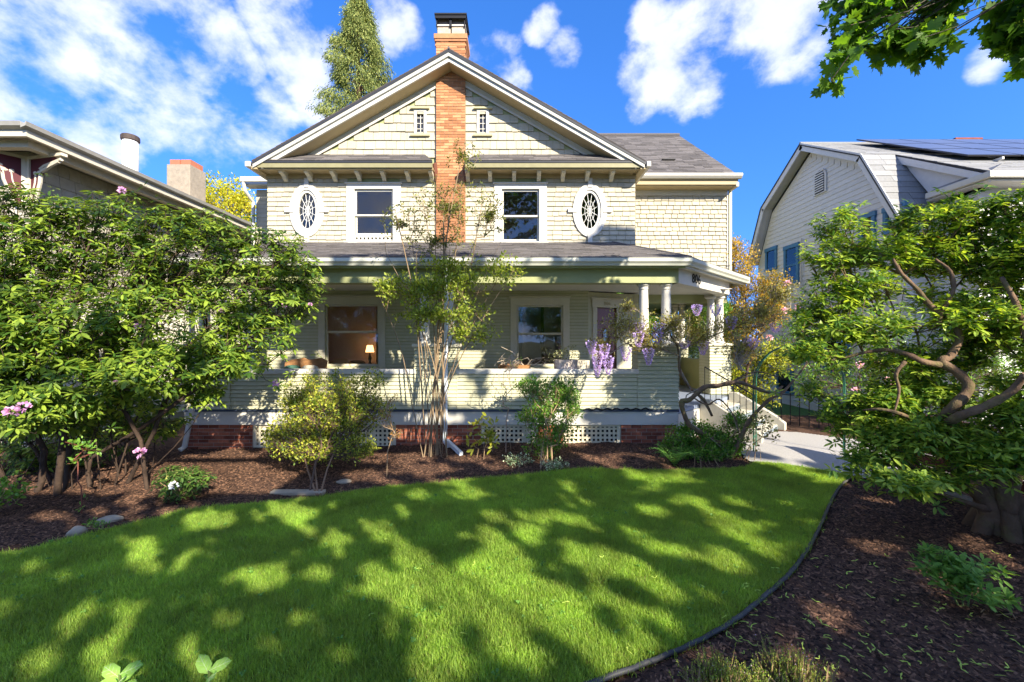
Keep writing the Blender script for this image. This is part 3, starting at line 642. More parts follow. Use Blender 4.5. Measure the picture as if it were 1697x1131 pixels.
# downspouts
H(MB().tube([(-1.38, 8.74, 3.9), (-1.38, 8.78, 3.7), (-1.38, 8.88, 3.5), (-1.39, 8.9, 2.4), (-1.40, 8.88, .5), (-1.42, 8.86, .2), (-1.30, 8.75, .10)], .045, 6).tube([(-1.36, 8.82, .22), (-.98, 8.15, .12)], .05, 4), 'downspout', mat('pale_blue_downspout', (.6, .65, .68), .4, var=.08, dirt=.2))
H(MB().tube([(-6.72, 8.84, 3.9), (-6.72, 8.9, 1.5), (-6.68, 8.85, 1.0), (-6.82, 8.8, .1), (-6.86, 8.72, .04)], .05, 6), 'downspout', M_WHITE)
# ---- first-floor wall boards behind the porch
gf = [o for o in HOUSE.children if o.name.startswith('ground_floor_wall')][0]
zb0, rows, hb = ZD, 33, (ZCL + .1 - ZD) / 33
for r in range(rows):
    z = zb0 + r * hb; segs = [(XL, XR - 1.25)]
    for W in (W1L, W1R):
        if W[2] - .1 < z + hb / 2 < W[3] + .22:
            segs = [s for p, q in segs for s in ((p, min(q, W[0] - .17)), (max(p, W[1] + .17), q)) if s[1] - s[0] > .02]
    for p, q in segs: piece('siding_board', U_BOARD, gf, (p, YW, z + hb * .15), (q - p, .026, hb * .86))
# angled bay with the door
M2 = Matrix.Translation((XR - 1.25, YW, 0)) @ Matrix.Rotation(R(22), 4, 'Z')
dw = MB(M2).box(0, .14, 0, .12, ZD, 3.6).box(1.02, 1.5, 0, .12, ZD, 3.6).box(.14, 1.02, 0, .12, 3.20, 3.6)
H(dw, 'entry_wall', M_SIDING)
x1_ = (M2 @ Vector((1.5, 0, 0)))
H(MB().box(x1_.x - .02, x1_.x + .1, x1_.y - .02, 15, ZD, 3.6), 'bay_side_wall', M_SIDING)
H(MB(M2).box(.13, .26, -.04, .0, ZD, 3.20).box(.88, 1.01, -.04, .0, ZD, 3.20).box(.10, 1.04, -.045, .0, 3.20, 3.42).box(.06, 1.08, -.07, .0, 3.42, 3.46), 'door_casing', M_TRIM, bevel=.005)
door = MB(M2).box(.26, .40, .02, .06, ZD + .01, 3.18).box(.74, .88, .02, .06, ZD + .01, 3.18).box(.40, .74, .02, .06, 2.85, 3.18).box(.40, .74, .02, .06, ZD + .01, 1.55)
# oval opening ring
n = 32; cx_, cz_, a_, b_ = .57, 2.2, .125, .45; vs = []; fs = []
for j in range(n):
    t = 2 * math.pi * (j + .5) / n; ct, st = math.cos(t), math.sin(t); k = min(.17 / max(abs(ct), 1e-6), .65 / max(abs(st), 1e-6))
    ex, ez = cx_ + ct * k, cz_ + st * k; ez = min(ez, 2.85)
    vs += [(cx_ + a_ * ct, .03, cz_ + b_ * st), (ex, .03, ez)]
for j in range(n): p, q = 2 * j, 2 * ((j + 1) % n); fs.append((p, p + 1, q + 1, q))
door.add(vs, fs)
dd = H(door, 'door', M_DOOR)
MB(M2).xz([(cx_ + a_ * math.cos(t), cz_ + b_ * math.sin(t)) for t in np.linspace(0, 2 * math.pi, 29)[:-1]], .045, .05).build('pane', M_GLASS, dd)
mb = MB(M2)
mb.tube([(cx_ + a_ * math.cos(t), .026, cz_ + b_ * math.sin(t)) for t in np.linspace(0, 2 * math.pi, 29)], .012, 5); mb.tube([(cx_ + .7 * a_ * math.cos(t), .035, cz_ + .75 * b_ * math.sin(t)) for t in np.linspace(0, 2 * math.pi, 29)], .006, 4)
mb.build('oval_trim', M_DOOR, dd)
MB(M2).box(.80, .83, -.03, .02, 1.85, 2.0).tube([(.815, -.03, 1.9), (.815, -.06, 1.93), (.77, -.06, 1.93)], .01, 6).build('handle', mat('brass', (.6, .4, .12), .3, metal=1), dd)
MB(M2).box(.3, .86, .5, .55, ZD, 3.2).build('curtain', mat('lace_curtain', (.6, .58, .5), .9), dd)
def text(body, size, M, name, m, parent, ext=.006):
    cu = bpy.data.curves.new(name, 'FONT'); cu.body = body; cu.size = size; cu.extrude = ext; cu.align_x = 'CENTER'; cu.space_character = 1.12
    o = bpy.data.objects.new(name, cu); COL.objects.link(o); bpy.context.view_layer.update()
    me = bpy.data.meshes.new_from_object(o.evaluated_get(bpy.context.evaluated_depsgraph_get())); bpy.data.objects.remove(o)
    me.transform(Matrix.Translation(-org(parent)) @ M); me.materials.clear(); o = link(name, me, parent, m); return o
RX = Matrix.Rotation(R(90), 4, 'X')
text('806', .30, MD @ Matrix.Translation((.98, -.012, 3.62)) @ RX, 'house_number', M_BLACK, HOUSE)
text('806', .13, M2 @ Matrix.Translation((.57, -.05, 3.27)) @ RX, 'door_number', mat('brass_number', (.45, .38, .22), .5), HOUSE)
# ---- steps on the angled side: local frame u along the edge, n outwards
U = Vector((1, 1, 0)).normalized(); Nn = Vector((1, -1, 0)).normalized()
def uv(t, n, z): return U * t + Nn * n + Vector((0, 0, z))
n0 = Vector((AX, AY, 0)).dot(Nn); t0, t1 = 10.15, 11.95
zb = .10; rise = (ZD - zb) / 5; run = .28
STEPS = thing('entry_steps', 'pale concrete steps with sloping cheek walls climbing to the angled porch corner', 'steps', uv(11, n0 + .7, zb))
prev = None
H(MB().prism([uv(Vector((AX, AY, 0)).dot(U), n0 + .015, .0), uv(12.2, n0 + .015, .0), uv(12.2, n0 + .015, ZD - .09), uv(Vector((AX, AY, 0)).dot(U), n0 + .015, ZD - .09)], Nn * -.05), 'angled_skirt', M_WHITE)
for i in range(4):
    z1_ = ZD - rise * (i + 1); na, nb = n0 + .02 + run * i, n0 + .02 + run * (i + 1)
    MB().prism([uv(t0, na, zb - .1), uv(t1, na, zb - .1), uv(t1, na, z1_), uv(t0, na, z1_)], Nn * (nb - na)).build('step', M_CONC, STEPS, bevel=.006)
    MB().prism([uv(t0, nb, z1_ - rise + .002), uv(t1, nb, z1_ - rise + .002), uv(t1, nb, z1_ - .03), uv(t0, nb, z1_ - .03)], Nn * .006).build('riser', mat('slate_riser', (.16, .19, .22), .6), STEPS)
for tc in (t0 - .14, t1):
    e = n0 + .02 + run * 4
    poly = [uv(tc, n0 + .02, 0), uv(tc, n0 + .02, ZD + .12), uv(tc, n0 + .22, ZD + .12), uv(tc, e - .02, .44), uv(tc, e + .10, .34), uv(tc, e + .16, .30), uv(tc, e + .16, 0)]
    MB().prism(poly, U * .16).build('cheek_wall', M_CONC, STEPS, bevel=.015)
hr = MB(); a = uv(t0 - .06, n0 + .1, ZD + .12); b = uv(t0 - .06, n0 + 1.1, .40)
hr.tube([a + Vector((0, 0, .75)), b + Vector((0, 0, .75))], .015, 6)
for k in range(9): p = a.lerp(b, k / 8); hr.tube([p, p + Vector((0, 0, .75))], .008, 5)
hr.build('handrail', M_BLACK, STEPS)
# hose and clutter on the ledge
hs_mb = MB(); q = []
for k in range(30): q.append((1.35 + k * .055, 8.93 + .02 * math.sin(k), ZD + .03 + .02 * math.sin(k * 1.7)))
hs_mb.tube(q, .014, 5)
tag(hs_mb.build('garden_hose', M_BLACK), 'thin black hose lying along the dark ledge under the right half of the porch wall', 'hose')
# ------------------------------------------------------------------ neighbour on the right: white gambrel house, blue window trim, solar panels
M_WHSID = mat('white_siding', (0.60, 0.585, 0.57), 0.6, var=0.05, obj=0.03, dirt=0.15, dirtcol=(.45, .43, .4), bump=.1)
M_BLUE = mat('blue_trim', (0.06, 0.17, 0.30), 0.5, var=0.08)
M_WROOF = mat('white_roof_shingle', (0.24, 0.24, 0.24), 0.85, island=0.12, var=0.1, scale=20, dirt=.3, dirtcol=(.3, .3, .3), bump=.4)
M_BLIND = mat('white_blind', (0.6, 0.6, 0.58), 0.8)
NH = thing('gambrel_house', 'white lap-sided gambrel house with blue window trim and solar panels on its roof', 'house', (9.65, 13.6, 0))
def N_(mb, name, m, **k): return mb.build(name, m, NH, **k)
XN = 9.65
prof = [(16.75, 5.3), (15.8, 7.25), (13.65, 8.65), (11.3, 7.27), (10.2, 5.3)]
def zo(y):
    for (a, za), (b, zb_) in zip(prof, prof[1:]):
        if b <= y <= a: return zb_ + (za - zb_) * (y - b) / (a - b)
    return 0
wall = N_(MB().yz([(16.6, -.2), (16.6, 5.2), (15.72, 7.05), (13.65, 8.4), (11.42, 7.08), (10.35, 5.0), (10.35, -.2)], XN + .02, XN + .2), 'gable_wall', M_WHSID)
U_WB = unit_mesh('siding_board', MB().wedge(0, 1, 0, 0, 1, 1), M_WHSID)
def yr(z):
    if z < 5.2: return 10.35, 16.6
    if z < 7.05: k = (z - 5.1) / 1.95; return 10.37 + k * 1.05, 16.6 - k * .88
    k = (z - 7.05) / 1.35; return 11.42 + k * 2.23, 15.72 - k * 2.07
z = .25
while z < 8.3:
    a, b = yr(z + .17); a += .06; b -= .06
    piece('siding_board', U_WB, wall, (XN + .02, b, z), (b - a, .022, .158), (0, 0, R(-90))); z += .15
# (a board's local x runs towards -Y after the turn)
for i, ((y0, z0), (y1, z1)) in enumerate(zip(prof, prof[1:])):
    th = .03
    d = Vector((0, y1 - y0, z1 - z0)).normalized(); n = Vector((0, -d.z, d.y)); n = n if n.z > 0 else -n
    A, B = Vector((9.32, y0, z0)), Vector((9.32, y1, z1))
    front = i >= 2
    X1 = 24 if i != 3 else 24
    N_(MB().add([A, B, B + Vector((0, 0, 0)) - n * .17, A - n * .17, A + Vector((.04, 0, 0)), B + Vector((.04, 0, 0)), B - n * .17 + Vector((.04, 0, 0)), A - n * .17 + Vector((.04, 0, 0))], BOXF), 'rake_board', M_WHSID)
    N_(MB().add([A - n * .02 + Vector((.04, 0, 0)), B - n * .02 + Vector((.04, 0, 0)), B - n * .05 + Vector((.04, 0, 0)), A - n * .05 + Vector((.04, 0, 0)), A - n * .02 + Vector((.4, 0, 0)), B - n * .02 + Vector((.4, 0, 0)), B - n * .05 + Vector((.4, 0, 0)), A - n * .05 + Vector((.4, 0, 0))], BOXF), 'soffit', M_WHSID)
    if not front: N_(MB().add([A, B, B + n * .05, A + n * .05, A + Vector((14, 0, 0)), B + Vector((14, 0, 0)), B + n * .05 + Vector((14, 0, 0)), A + n * .05 + Vector((14, 0, 0))], BOXF), 'roof', M_ROOF)
    N_(MB().add([A + n * .0 + Vector((-.02, 0, 0)), B + Vector((-.02, 0, 0)), B + n * .05 + Vector((-.02, 0, 0)), A + n * .05 + Vector((-.02, 0, 0)), A, B, B + n * .05, A + n * .05], BOXF), 'drip_edge', M_EDGE if i < 2 else M_WHSID)
roof_courses('roof', (9.3, 11.3, 7.28), (24, 11.3, 7.28), (9.3, 13.65, 8.66), (24, 13.65, 8.66), NH, mm=M_WROOF, seed=21, expo=.2, tab=.5)
roof_courses('roof', (9.3, 10.2, 5.3), (10.9, 10.2, 5.3), (9.3, 11.3, 7.28), (10.9, 11.3, 7.28), NH, mm=M_WROOF, seed=22, expo=.2, tab=.4)
# forward wing under the continued upper slope
roof_courses('roof', (10.12, 8.95, 5.90), (24, 8.95, 5.90), (10.25, 11.3, 7.29), (24, 11.3, 7.29), NH, mm=M_WROOF, seed=23, expo=.2, tab=.5)
N_(MB().prism([(10.12, 8.97, 5.84), (10.25, 11.3, 7.25), (10.25, 11.3, 7.06), (10.12, 8.97, 5.68)], (.05, 0, 0)), 'rake_board', M_WHSID)
N_(MB().prism([(10.34, 9.1, 5.85), (10.34, 11.3, 7.2), (10.34, 10.3, 5.7)], (.1, 0, 0)), 'dormer_cheek', M_WHSID)
N_(MB().box(10.38, 24, 9.38, 11.2, -.2, 5.7).box(10.38, 10.5, 9.38, 10.4, -.2, 5.8), 'wing_wall', M_WHSID)
wg = [o for o in NH.children if o.name.startswith('wing_wall')][0]
z = .2
while z < 5.6:
    piece('siding_board', U_WB, wg, (10.36, 9.38, z), (3.2, .022, .158)); piece('siding_board', U_WB, wg, (10.38, 10.35, z), (.97, .022, .158), (0, 0, R(-90))); z += .15
N_(MB().box(XN + .03, 10.5, 10.36, 10.5, -.2, 5.2), 'front_wall', M_WHSID)
N_(MB().box(10.02, 10.12, 8.85, 10.25, 5.74, 5.88).box(10.12, 24, 8.853, 8.95, 5.743, 5.877), 'gutter', M_WHITE, bevel=.015)
N_(MB().box(10.10, 24, 8.95, 9.38, 5.70, 5.73).box(10.10, 10.38, 9.38, 10.3, 5.70, 5.73), 'soffit', M_WHSID)
N_(MB().prism([(10.10, 8.95, 5.86), (10.10, 10.3, 5.86), (10.4, 10.3, 6.05), (10.4, 8.95, 6.05)], (0, 0, .02)), 'return_roof', M_WROOF)
N_(MB().tube([(11.05, 8.9, 5.75), (11.05, 8.9, 5.62), (10.75, 9.3, 5.38), (10.72, 9.33, 5.2), (10.72, 9.33, .1)], .04, 6), 'downspout', M_WHITE)
N_(MB().tube([(9.3, 13.65, 8.68), (24, 13.65, 8.68)], .05, 6), 'ridge_cap', M_WROOF)
# left-facing wall windows: y centre, z0, z1, half width
def blue_window(yc, z0, z1, hw, sash=True):
    x = XN; t = .10
    w = MB().box(x - .05, x + .02, yc - hw - t, yc - hw, z0, z1).box(x - .05, x + .02, yc + hw, yc + hw + t, z0, z1).box(x - .06, x + .02, yc - hw - t - .02, yc + hw + t + .02, z1, z1 + .13).box(x - .06, x + .02, yc - hw - t - .02, yc + hw + t + .02, z0 - .08, z0)
    w = w.build('window', M_BLUE, NH, bevel=.006)
    MB().box(x - .02, x - .014, yc - hw, yc + hw, z0, z1).build('pane', M_GLASS, w)
    MB().box(x - .01, x + .0, yc - hw, yc + hw, z0 + .08, z1).build('pane_backing', M_BLIND, w)
    if sash: MB().box(x - .04, x - .02, yc - hw, yc + hw, (z0 + z1) / 2 - .025, (z0 + z1) / 2 + .025).box(x - .035, x - .02, yc - hw, yc - hw + .03, z0, z1).box(x - .035, x - .02, yc + hw - .03, yc + hw, z0, z1).build('sash', M_BLUE, w)
def Yof(px): return (XN - .03) * FPX / (px - CX)
def zof(py, Y): return CAMZ - (py - CY) / FPX * Y
for pa, pb, t_, b_, s in ((1271, 1284, 416, 445, False), (1302, 1320, 412, 468, True), (1428, 1445, 362, 430, True), (1469, 1494, 348, 380, True)):
    ya, yb = Yof(pb), Yof(pa); yc = (ya + yb) / 2
    blue_window(yc, zof(b_, yc), zof(t_, yc), (yb - ya) / 2, s)
blue_window(Yof(1300), .55, 1.15, .35, False); blue_window(Yof(1385), 1.4, 2.7, .4)
# arched louvre vent
yv = Yof(1358.5); zv0, zv1, hw = zof(320, yv), zof(283, yv), .2
arch = [(yv - hw, zv0), (yv + hw, zv0), (yv + hw, zv1 - hw)] + [(yv + hw * math.cos(a), zv1 - hw + hw * math.sin(a)) for a in np.linspace(.2, math.pi - .2, 9)] + [(yv - hw, zv1 - hw)]
big = [(yv + (y - yv) * 1.35, zv0 + (z_ - zv0) * 1.08 - .03) for y, z_ in arch]
v = N_(MB().yz(big, XN - .04, XN + .01), 'louvre_vent', M_WHSID)
MB().yz(arch, XN - .046, XN - .041).build('vent_opening', M_BLACK, v)
z = zv0 + .04
while z < zv1 - .05: MB().box(XN - .062, XN - .047, yv - hw * .95, yv + hw * .95, z, z + .035).build('slat', M_WHSID, v); z += .075
# solar panels lying on the upper slope
M_PV = mat('solar_panel', (0.10, 0.11, 0.16), 0.28, spec=0.5); M_PVF = mat('panel_frame', (.05, .05, .06), .4, metal=.5)
dy, dz = 2.35, 1.39; L_ = math.hypot(dy, dz); sl_ = Vector((0, -dy / L_, -dz / L_)); nn = Vector((0, -dz / L_, dy / L_))
pv0 = None
for r in range(3):
    for c in range(9):
        if r == 0: xs_ = 10.95
        elif r == 1: xs_ = 10.95
        else: xs_ = 10.95
        o_ = Vector((xs_ + c * 1.32, 13.5, 8.58)) + sl_ * (r * 1.28) + nn * .12
        a, b = Vector((1.29, 0, 0)), sl_ * 1.25
        mb = MB().add([o_, o_ + a, o_ + a + b, o_ + b, o_ + nn * .035, o_ + a + nn * .035, o_ + a + b + nn * .035, o_ + b + nn * .035], BOXF)
        p = mb.build('solar_panel', M_PVF, NH)
        e = .03; q = o_ + nn * .037
        MB().add([q + Vector((e, 0, 0)) + sl_ * e, q + Vector((1.29 - e, 0, 0)) + sl_ * e, q + Vector((1.29 - e, 0, 0)) + sl_ * (1.25 - e), q + Vector((e, 0, 0)) + sl_ * (1.25 - e)], [(0, 1, 2, 3)]).build('glass', M_PV, p)
for c in range(5):
    q = Vector((11.6 + c * 1.8, 13.5, 8.58)) + sl_ * 3.9 + nn * .06; N_(MB().box(q.x, q.x + .05, q.y - .12, q.y + .1, q.z - .04, q.z + .02), 'panel_bracket', M_WHITE)
N_(MB().box(14.6, 15.5, 13.9, 14.5, 8.4, 9.0), 'chimney', M_REDBRICK)
mast = N_(MB().tube([(XN - .06, Yof(1330), 1.0), (XN - .06, Yof(1330), 5.7)], .018, 5), 'conduit', mat('grey_conduit', (.4, .4, .42), .5))
# front-facing window at the frame's right edge
w = MB().box(12.05, 12.17, 9.33, 9.4, 3.6, 5.45).box(12.17, 13.6, 9.33, 9.4, 5.30, 5.45).box(12.17, 13.6, 9.33, 9.4, 3.6, 3.7).build('window', M_BLUE, NH)
MB().box(12.17, 13.5, 9.35, 9.356, 3.7, 5.3).build('pane', M_GLASS, w); MB().box(12.17, 13.5, 9.362, 9.37, 3.7, 5.3).build('pane_backing', M_BLACK, w)  # flat black sheet right behind the pane

# ------------------------------------------------------------------ neighbour on the left: shingled house under a deep gutter, maroon scrolled brackets
M_LSH = mat('warm_grey_shingle', (0.40, 0.36, 0.29), 0.85, island=.12, var=.12, bump=.4, obj=.1)
M_LTRIM = mat('cream_bracket', (.52, .47, .38), .5, var=.06); M_MAR = mat('maroon_paint', (.08, .012, .018), .5)
NL = thing('shingled_house', 'grey-cream shingled house at left with maroon scrolled eave brackets and a white flue', 'house', (-9.6, 11, 0))
def L_b(mb, name, m, **k): return mb.build(name, m, NL, **k)
XW = -10.35; XE = -9.43; YE = 8.2; ZEV = 6.42
L_b(MB().box(XW - 6, XW, 9.15, 26, -.2, 6.35), 'side_wall', M_LSH)
wall = [o for o in NL.children if o.name.startswith('side_wall')][0]
U_LS = unit_mesh('shingle', MB().wedge(0, 1, 0, 0, 1, 1), M_LSH)
rr = random.Random(4); mb = MB(Matrix.Translation((XW, 9.15, 0)) @ Matrix.Rotation(R(90), 4, 'Z')); cnt = 0; z = 3.2; row = 0
M_LSB = mat('cream_lap_siding', (.72, .68, .56), .6, var=.05, obj=.04); U_LB = unit_mesh('siding_board', MB().wedge(0, 1, 0, 0, 1, 1), M_LSB)
while z < 6.25:
    y = 9.15; row += 1
    while y < 19:
        w = rr.uniform(.16, .34)
        if cnt < 300 and z > 4.2 and y < 13: piece('shingle', U_LS, wall, (XW, y, z), (w - .008, .03, .275), (0, 0, R(90))); cnt += 1
        else: mb.wedge(y - 9.15, y - 9.15 + w - .008, 0, z, z + .275, .03)
        y += w
    z += .26
mb.build('shingle', M_LSH, wall, kind='stuff')
z = .1
while z < 3.2: piece('siding_board', U_LB, wall, (XW, 9.15, z), (14, .025, .15), (0, 0, R(90))); z += .14
L_b(MB().box(XW - 6, XW + .0, 9.05, 9.15, -.2, 6.35), 'front_wall', M_LSH)
mb = MB(); z = .3
while z < 6.2:
    x = XW - 5
    while x < XW: w = rr.uniform(.16, .34); mb.wedge(x, min(XW, x + w) - .008, 9.05, z, z + .275, .03); x += w
    z += .26
fwl = [o for o in NL.children if o.name.startswith('front_wall')][0]; mb.build('shingle', M_LSH, fwl, kind='stuff')
L_b(MB().box(XW - .35, XW - .2, 9.0, 9.05, .2, 5.7), 'window_frame', M_LTRIM)
# roof with deep eaves and gutter
L_b(MB().yz([(YE + .1, ZEV + .0), (26, ZEV + .0), (26, ZEV + .04), (YE + .1, ZEV + .04)], XE + .02 - 7, XE + .02), 'roof_deck', M_LTRIM)
L_b(MB().add([(XE + .05, YE, ZEV + .05), (XE + .05, 26, ZEV + .05), (XE - 5, 26, ZEV + 1.6), (XE - 5, YE + 3, ZEV + 1.6), (XE - 7, YE, ZEV + .05)], [(0, 1, 2, 3), (0, 3, 4)]), 'roof', mat('pale_roof', (.42, .36, .30), .9, var=.15, bump=.4))
L_b(MB().xz([(XE, ZEV - .02), (XE + .10, ZEV + .02), (XE + .12, ZEV + .10), (XE + .1, ZEV + .10), (XE + .04, ZEV + .03), (XE, ZEV + .1)], YE - .1, 26).yz([(YE, ZEV - .02), (YE - .10, ZEV + .02), (YE - .12, ZEV + .10), (YE, ZEV + .10)], XE - 7, XE - .001), 'gutter', mat('grey_gutter', (.28, .27, .25), .4, var=.1, dirt=.3))
L_b(MB().box(XE - .08, XE, YE + .0, 26, ZEV - .14, ZEV - .02).box(XE - 7, XE - .08, YE + .002, YE + .08, ZEV - .14, ZEV - .02), 'fascia', M_LTRIM)
L_b(MB().box(XE - .42, XE - .25, YE + .25, 26, ZEV - .24, ZEV - .10).box(XE - 7, XE - .42, YE + .253, YE + .42, ZEV - .237, ZEV - .103), 'eave_beam', M_LTRIM)
def scroll(M):
    s = MB(M); z1 = ZEV - .26
    # flat back board in maroon, cream frame, two curved cream ribs with rolled ends
    bb = [(0, z1), (.72, z1), (.55, z1 - .18), (.35, z1 - .28), (.25, z1 - .55), (.14, z1 - .95), (0, z1 - 1.0)]
    root = MB(M).prism([(x, .0, z) for x, z in bb], (0, .05, 0)).build('eave_bracket', M_MAR, NL)
    f = MB(M).box(-.05, .05, -.03, .08, z1 - 1.05, z1 + .0).box(-.05, .95, -.03, .08, z1 - .0, z1 + .06)
    f.build('frame', M_LTRIM, root)
    r = MB(M)
    for off in (0, .11):
        r.tube([(.88 - off * .6, .02, z1 - .06 - off * .35), (.62 - off * .3, .02, z1 - .12 - off * .4), (.42 - off * .4, .02, z1 - .16 - off * .8), (.30 - off * .6, .02, z1 - .22 - off * .8)], .038, 6)
        r.tube([(.30 - off, .02, z1 - .30), (.28 - off, .02, z1 - .5), (.20 - off, .02, z1 - .75), (.13 - off, .02, z1 - .95)], .036, 6)
        r.lathe((.29 - off, .02, z1 - .30 ), [(.01, -.05), (.045, -.03), (.05, 0), (.045, .03), (.01, .05)], 8)
    r.build('scroll', M_LTRIM, root)
bx, by = XW + .06, 9.05
scroll(Matrix.Translation((bx, by - .05, 0)) @ Matrix.Rotation(R(-12), 4, 'Z'))
scroll(Matrix.Translation((bx - .1, by - .05, 0)) @ Matrix.Rotation(R(-125), 4, 'Z'))
L_b(MB().box(XW - .12, XW + .06, 8.98, 9.16, -.2, ZEV - .3), 'corner_post', M_LTRIM)
# side windows
for yc, z0, z1, hw in ((12.6, 3.6, 5.0, .8), (10.6, 1.2, 2.6, .5)):
    w = MB().box(XW, XW + .06, yc - hw - .1, yc + hw + .1, z1, z1 + .12).box(XW, XW + .06, yc - hw - .1, yc - hw, z0, z1).box(XW, XW + .06, yc + hw, yc + hw + .1, z0, z1).box(XW, XW + .07, yc - hw - .1, yc + hw + .1, z0 - .08, z0).box(XW + .01, XW + .05, yc - .04, yc + .04, z0, z1).build('window', M_LTRIM, NL)
    MB().box(XW + .03, XW + .036, yc - hw, yc + hw, z0, z1).build('pane', M_GLASS, w); MB().box(XW + .0, XW + .012, yc - hw, yc + hw, z0, z1).build('pane_backing', M_BLACK, w)  # flat black sheet close behind each pane
fx = P(216, 285, 12.5)
fl_ = MB().lathe((fx.x, fx.y, fx.z - .6), [(.19, 0), (.19, 1.55)], 16); fl_ = L_b(fl_, 'flue_pipe', mat('white_flue', (.75, .75, .74), .5, var=.05, dirt=.35, dirtcol=(.35, .1, .03), scale=2.2), smooth=True)
MB().lathe((fx.x, fx.y, fx.z + .9), [(.215, 0), (.225, .02), (.225, .13), (.20, .16), (.2, .05)], 16).build('flue_cap', mat('rusty_cap', (.06, .045, .04), .8, var=.3), fl_)
c = P(306, 330, 15.5)
ch = L_b(MB().box(c.x - .42, c.x + .42, 15.2, 16.0, c.z - 1.5, c.z + 1.15), 'stucco_chimney', mat('stucco', (.27, .23, .18), .95, var=.18, bump=.8, bscale=25), bevel=.02)
for x in (-.2, .2): MB().box(c.x + x - .18, c.x + x + .18, 15.3, 15.9, c.z + 1.15, c.z + 1.36).build('clay_pot', mat('clay_pot', (.36, .13, .075), .8, var=.1), ch)
# ------------------------------------------------------------------ ground
def inpoly(X, Y, poly):
    X = np.asarray(X); Y = np.asarray(Y); ins = np.zeros(X.shape, bool); n = len(poly); j = n - 1
    for i in range(n):
        xi, yi = poly[i]; xj, yj = poly[j]
        c = ((yi > Y) != (yj > Y)) & (X < (xj - xi) * (Y - yi) / (yj - yi + 1e-12) + xi); ins ^= c; j = i
    return ins
def smooth_path(pts, n=6, closed=False):
    out = []; k = len(pts)
    for i in range(k - 1):
        p0, p1, p2, p3 = pts[max(i - 1, 0)], pts[i], pts[i + 1], pts[min(i + 2, k - 1)]
        for j in range(n):
            t = j / n; out.append(tuple(0.5 * ((2 * b) + (-a + c) * t + (2 * a - 5 * b + 4 * c - d) * t * t + (-a + 3 * b - 3 * c + d) * t ** 3) for a, b, c, d in zip(p0, p1, p2, p3)))
    out.append(tuple(pts[-1])); return out
back_px = [(0, 922), (80, 905), (150, 888), (235, 868), (320, 848), (420, 838), (525, 828), (620, 812), (700, 806), (790, 796), (870, 790), (960, 780), (1060, 782), (1150, 780), (1225, 778), (1252, 768)]
path_px = [(1252, 768), (1300, 772), (1350, 780), (1412, 791)]
edge_px = [(1412, 791), (1392, 806), (1376, 830), (1364, 856), (1350, 886), (1330, 920), (1303, 955), (1262, 992), (1212, 1032), (1150, 1068), (1080, 1098), (990, 1131)]
bk = [(G(*p).x, G(*p).y) for p in back_px]; pt = [(G(*p).x, G(*p).y) for p in path_px]; eg = [(G(*p).x, G(*p).y) for p in edge_px]
bk = [(-9.5, 3.3), (-7.2, 3.9)] + bk; bk = smooth_path(bk, 4)
eg_s = smooth_path(eg + [(-.2, 2.55), (-1.2, 2.2), (-3, 1.9), (-9.5, 1.6)], 6)
LAWN = bk + pt + eg_s
PATHP = [(G(*p).x, G(*p).y) for p in [(1240, 766), (1252, 768), (1300, 772), (1350, 780), (1412, 791), (1445, 798)]]
pathpoly = PATHP + [(6.45, 7.0), (12, 6.2), (30, 6.2), (30, 8.2), (9.0, 8.6), (7.3, 9.4), (6.7, 10.0), (5.6, 10.2), (4.6, 9.0)]
gzv = np.vectorize(gz)
def smooth_noise(X, Y, seed, scales):
    r = np.random.default_rng(seed); o = np.zeros_like(X)
    for s, a in scales:
        for _ in range(6):
            th = r.uniform(0, 6.28); ph = r.uniform(0, 6.28); k = 2 * math.pi / s * r.uniform(.7, 1.4); o += a / 6 * np.sin(k * (X * math.cos(th) + Y * math.sin(th)) + ph)
    return o
# far ground sheet
def grid(x0, x1, y0, y1, st):
    xs = np.arange(x0, x1 + st / 2, st); ys = np.arange(y0, y1 + st / 2, st); X, Y = np.meshgrid(xs, ys); nx, ny = len(xs), len(ys)
    i = np.arange(nx * ny).reshape(ny, nx); F = np.stack([i[:-1, :-1], i[:-1, 1:], i[1:, 1:], i[1:, :-1]], -1).reshape(-1, 4); return X, Y, F
M_SOIL = mat('soil', (.055, .033, .02), .95, var=.3, scale=2, bump=.5)
M_FAR = mat('far_ground', (.05, .075, .03), .95, var=.4, scale=1.2, bump=.5)
tag(MB().box(-900, 900, -900, 900, -.6, -.12).build('ground', M_FAR), kind='structure')
M_MULCH = mat('bark_mulch', (.078, .040, .025), .92, var=.45, scale=26, bump=1.0, bscale=75, dirt=.35, dirtcol=(.11, .055, .03))
X, Y, F = grid(-13, 14.0, -.5, 12.4, .055)
cx = X.ravel()[F].mean(1); cy = Y.ravel()[F].mean(1)
Z = gzv(X, Y) + smooth_noise(X, Y, 3, [(1.6, .02), (.45, .018), (.16, .011), (.1, .009)]) + RNG.normal(0, .0035, X.shape)
lawn_in = inpoly(X, Y, LAWN); Z[lawn_in] = gzv(X, Y)[lawn_in] - .03; pin = inpoly(X, Y, pathpoly); Z[pin] = gzv(X, Y)[pin] - .03
mulch = tag(np_mesh('mulch_bed', np.stack([X, Y, Z], -1), F, M_MULCH), kind='structure')
# lawn sheet
X, Y, F = grid(-9.5, 6.6, 1.4, 8.6, .04)
keep = inpoly(X.ravel()[F].mean(1), Y.ravel()[F].mean(1), LAWN)
F = F[keep]; Z = gzv(X, Y) + .012 + smooth_noise(X, Y, 9, [(2.2, .012), (.7, .01)])
used, inv = np.unique(F, return_inverse=True); V = np.stack([X.ravel(), Y.ravel(), Z.ravel()], -1)[used]; F = inv.reshape(F.shape)
M_LAWN = mat('lawn_soil', (.045, .06, .018), .95, var=.3, scale=12)
lawn = tag(np_mesh('lawn', V, F, M_LAWN), kind='structure')
lv = V
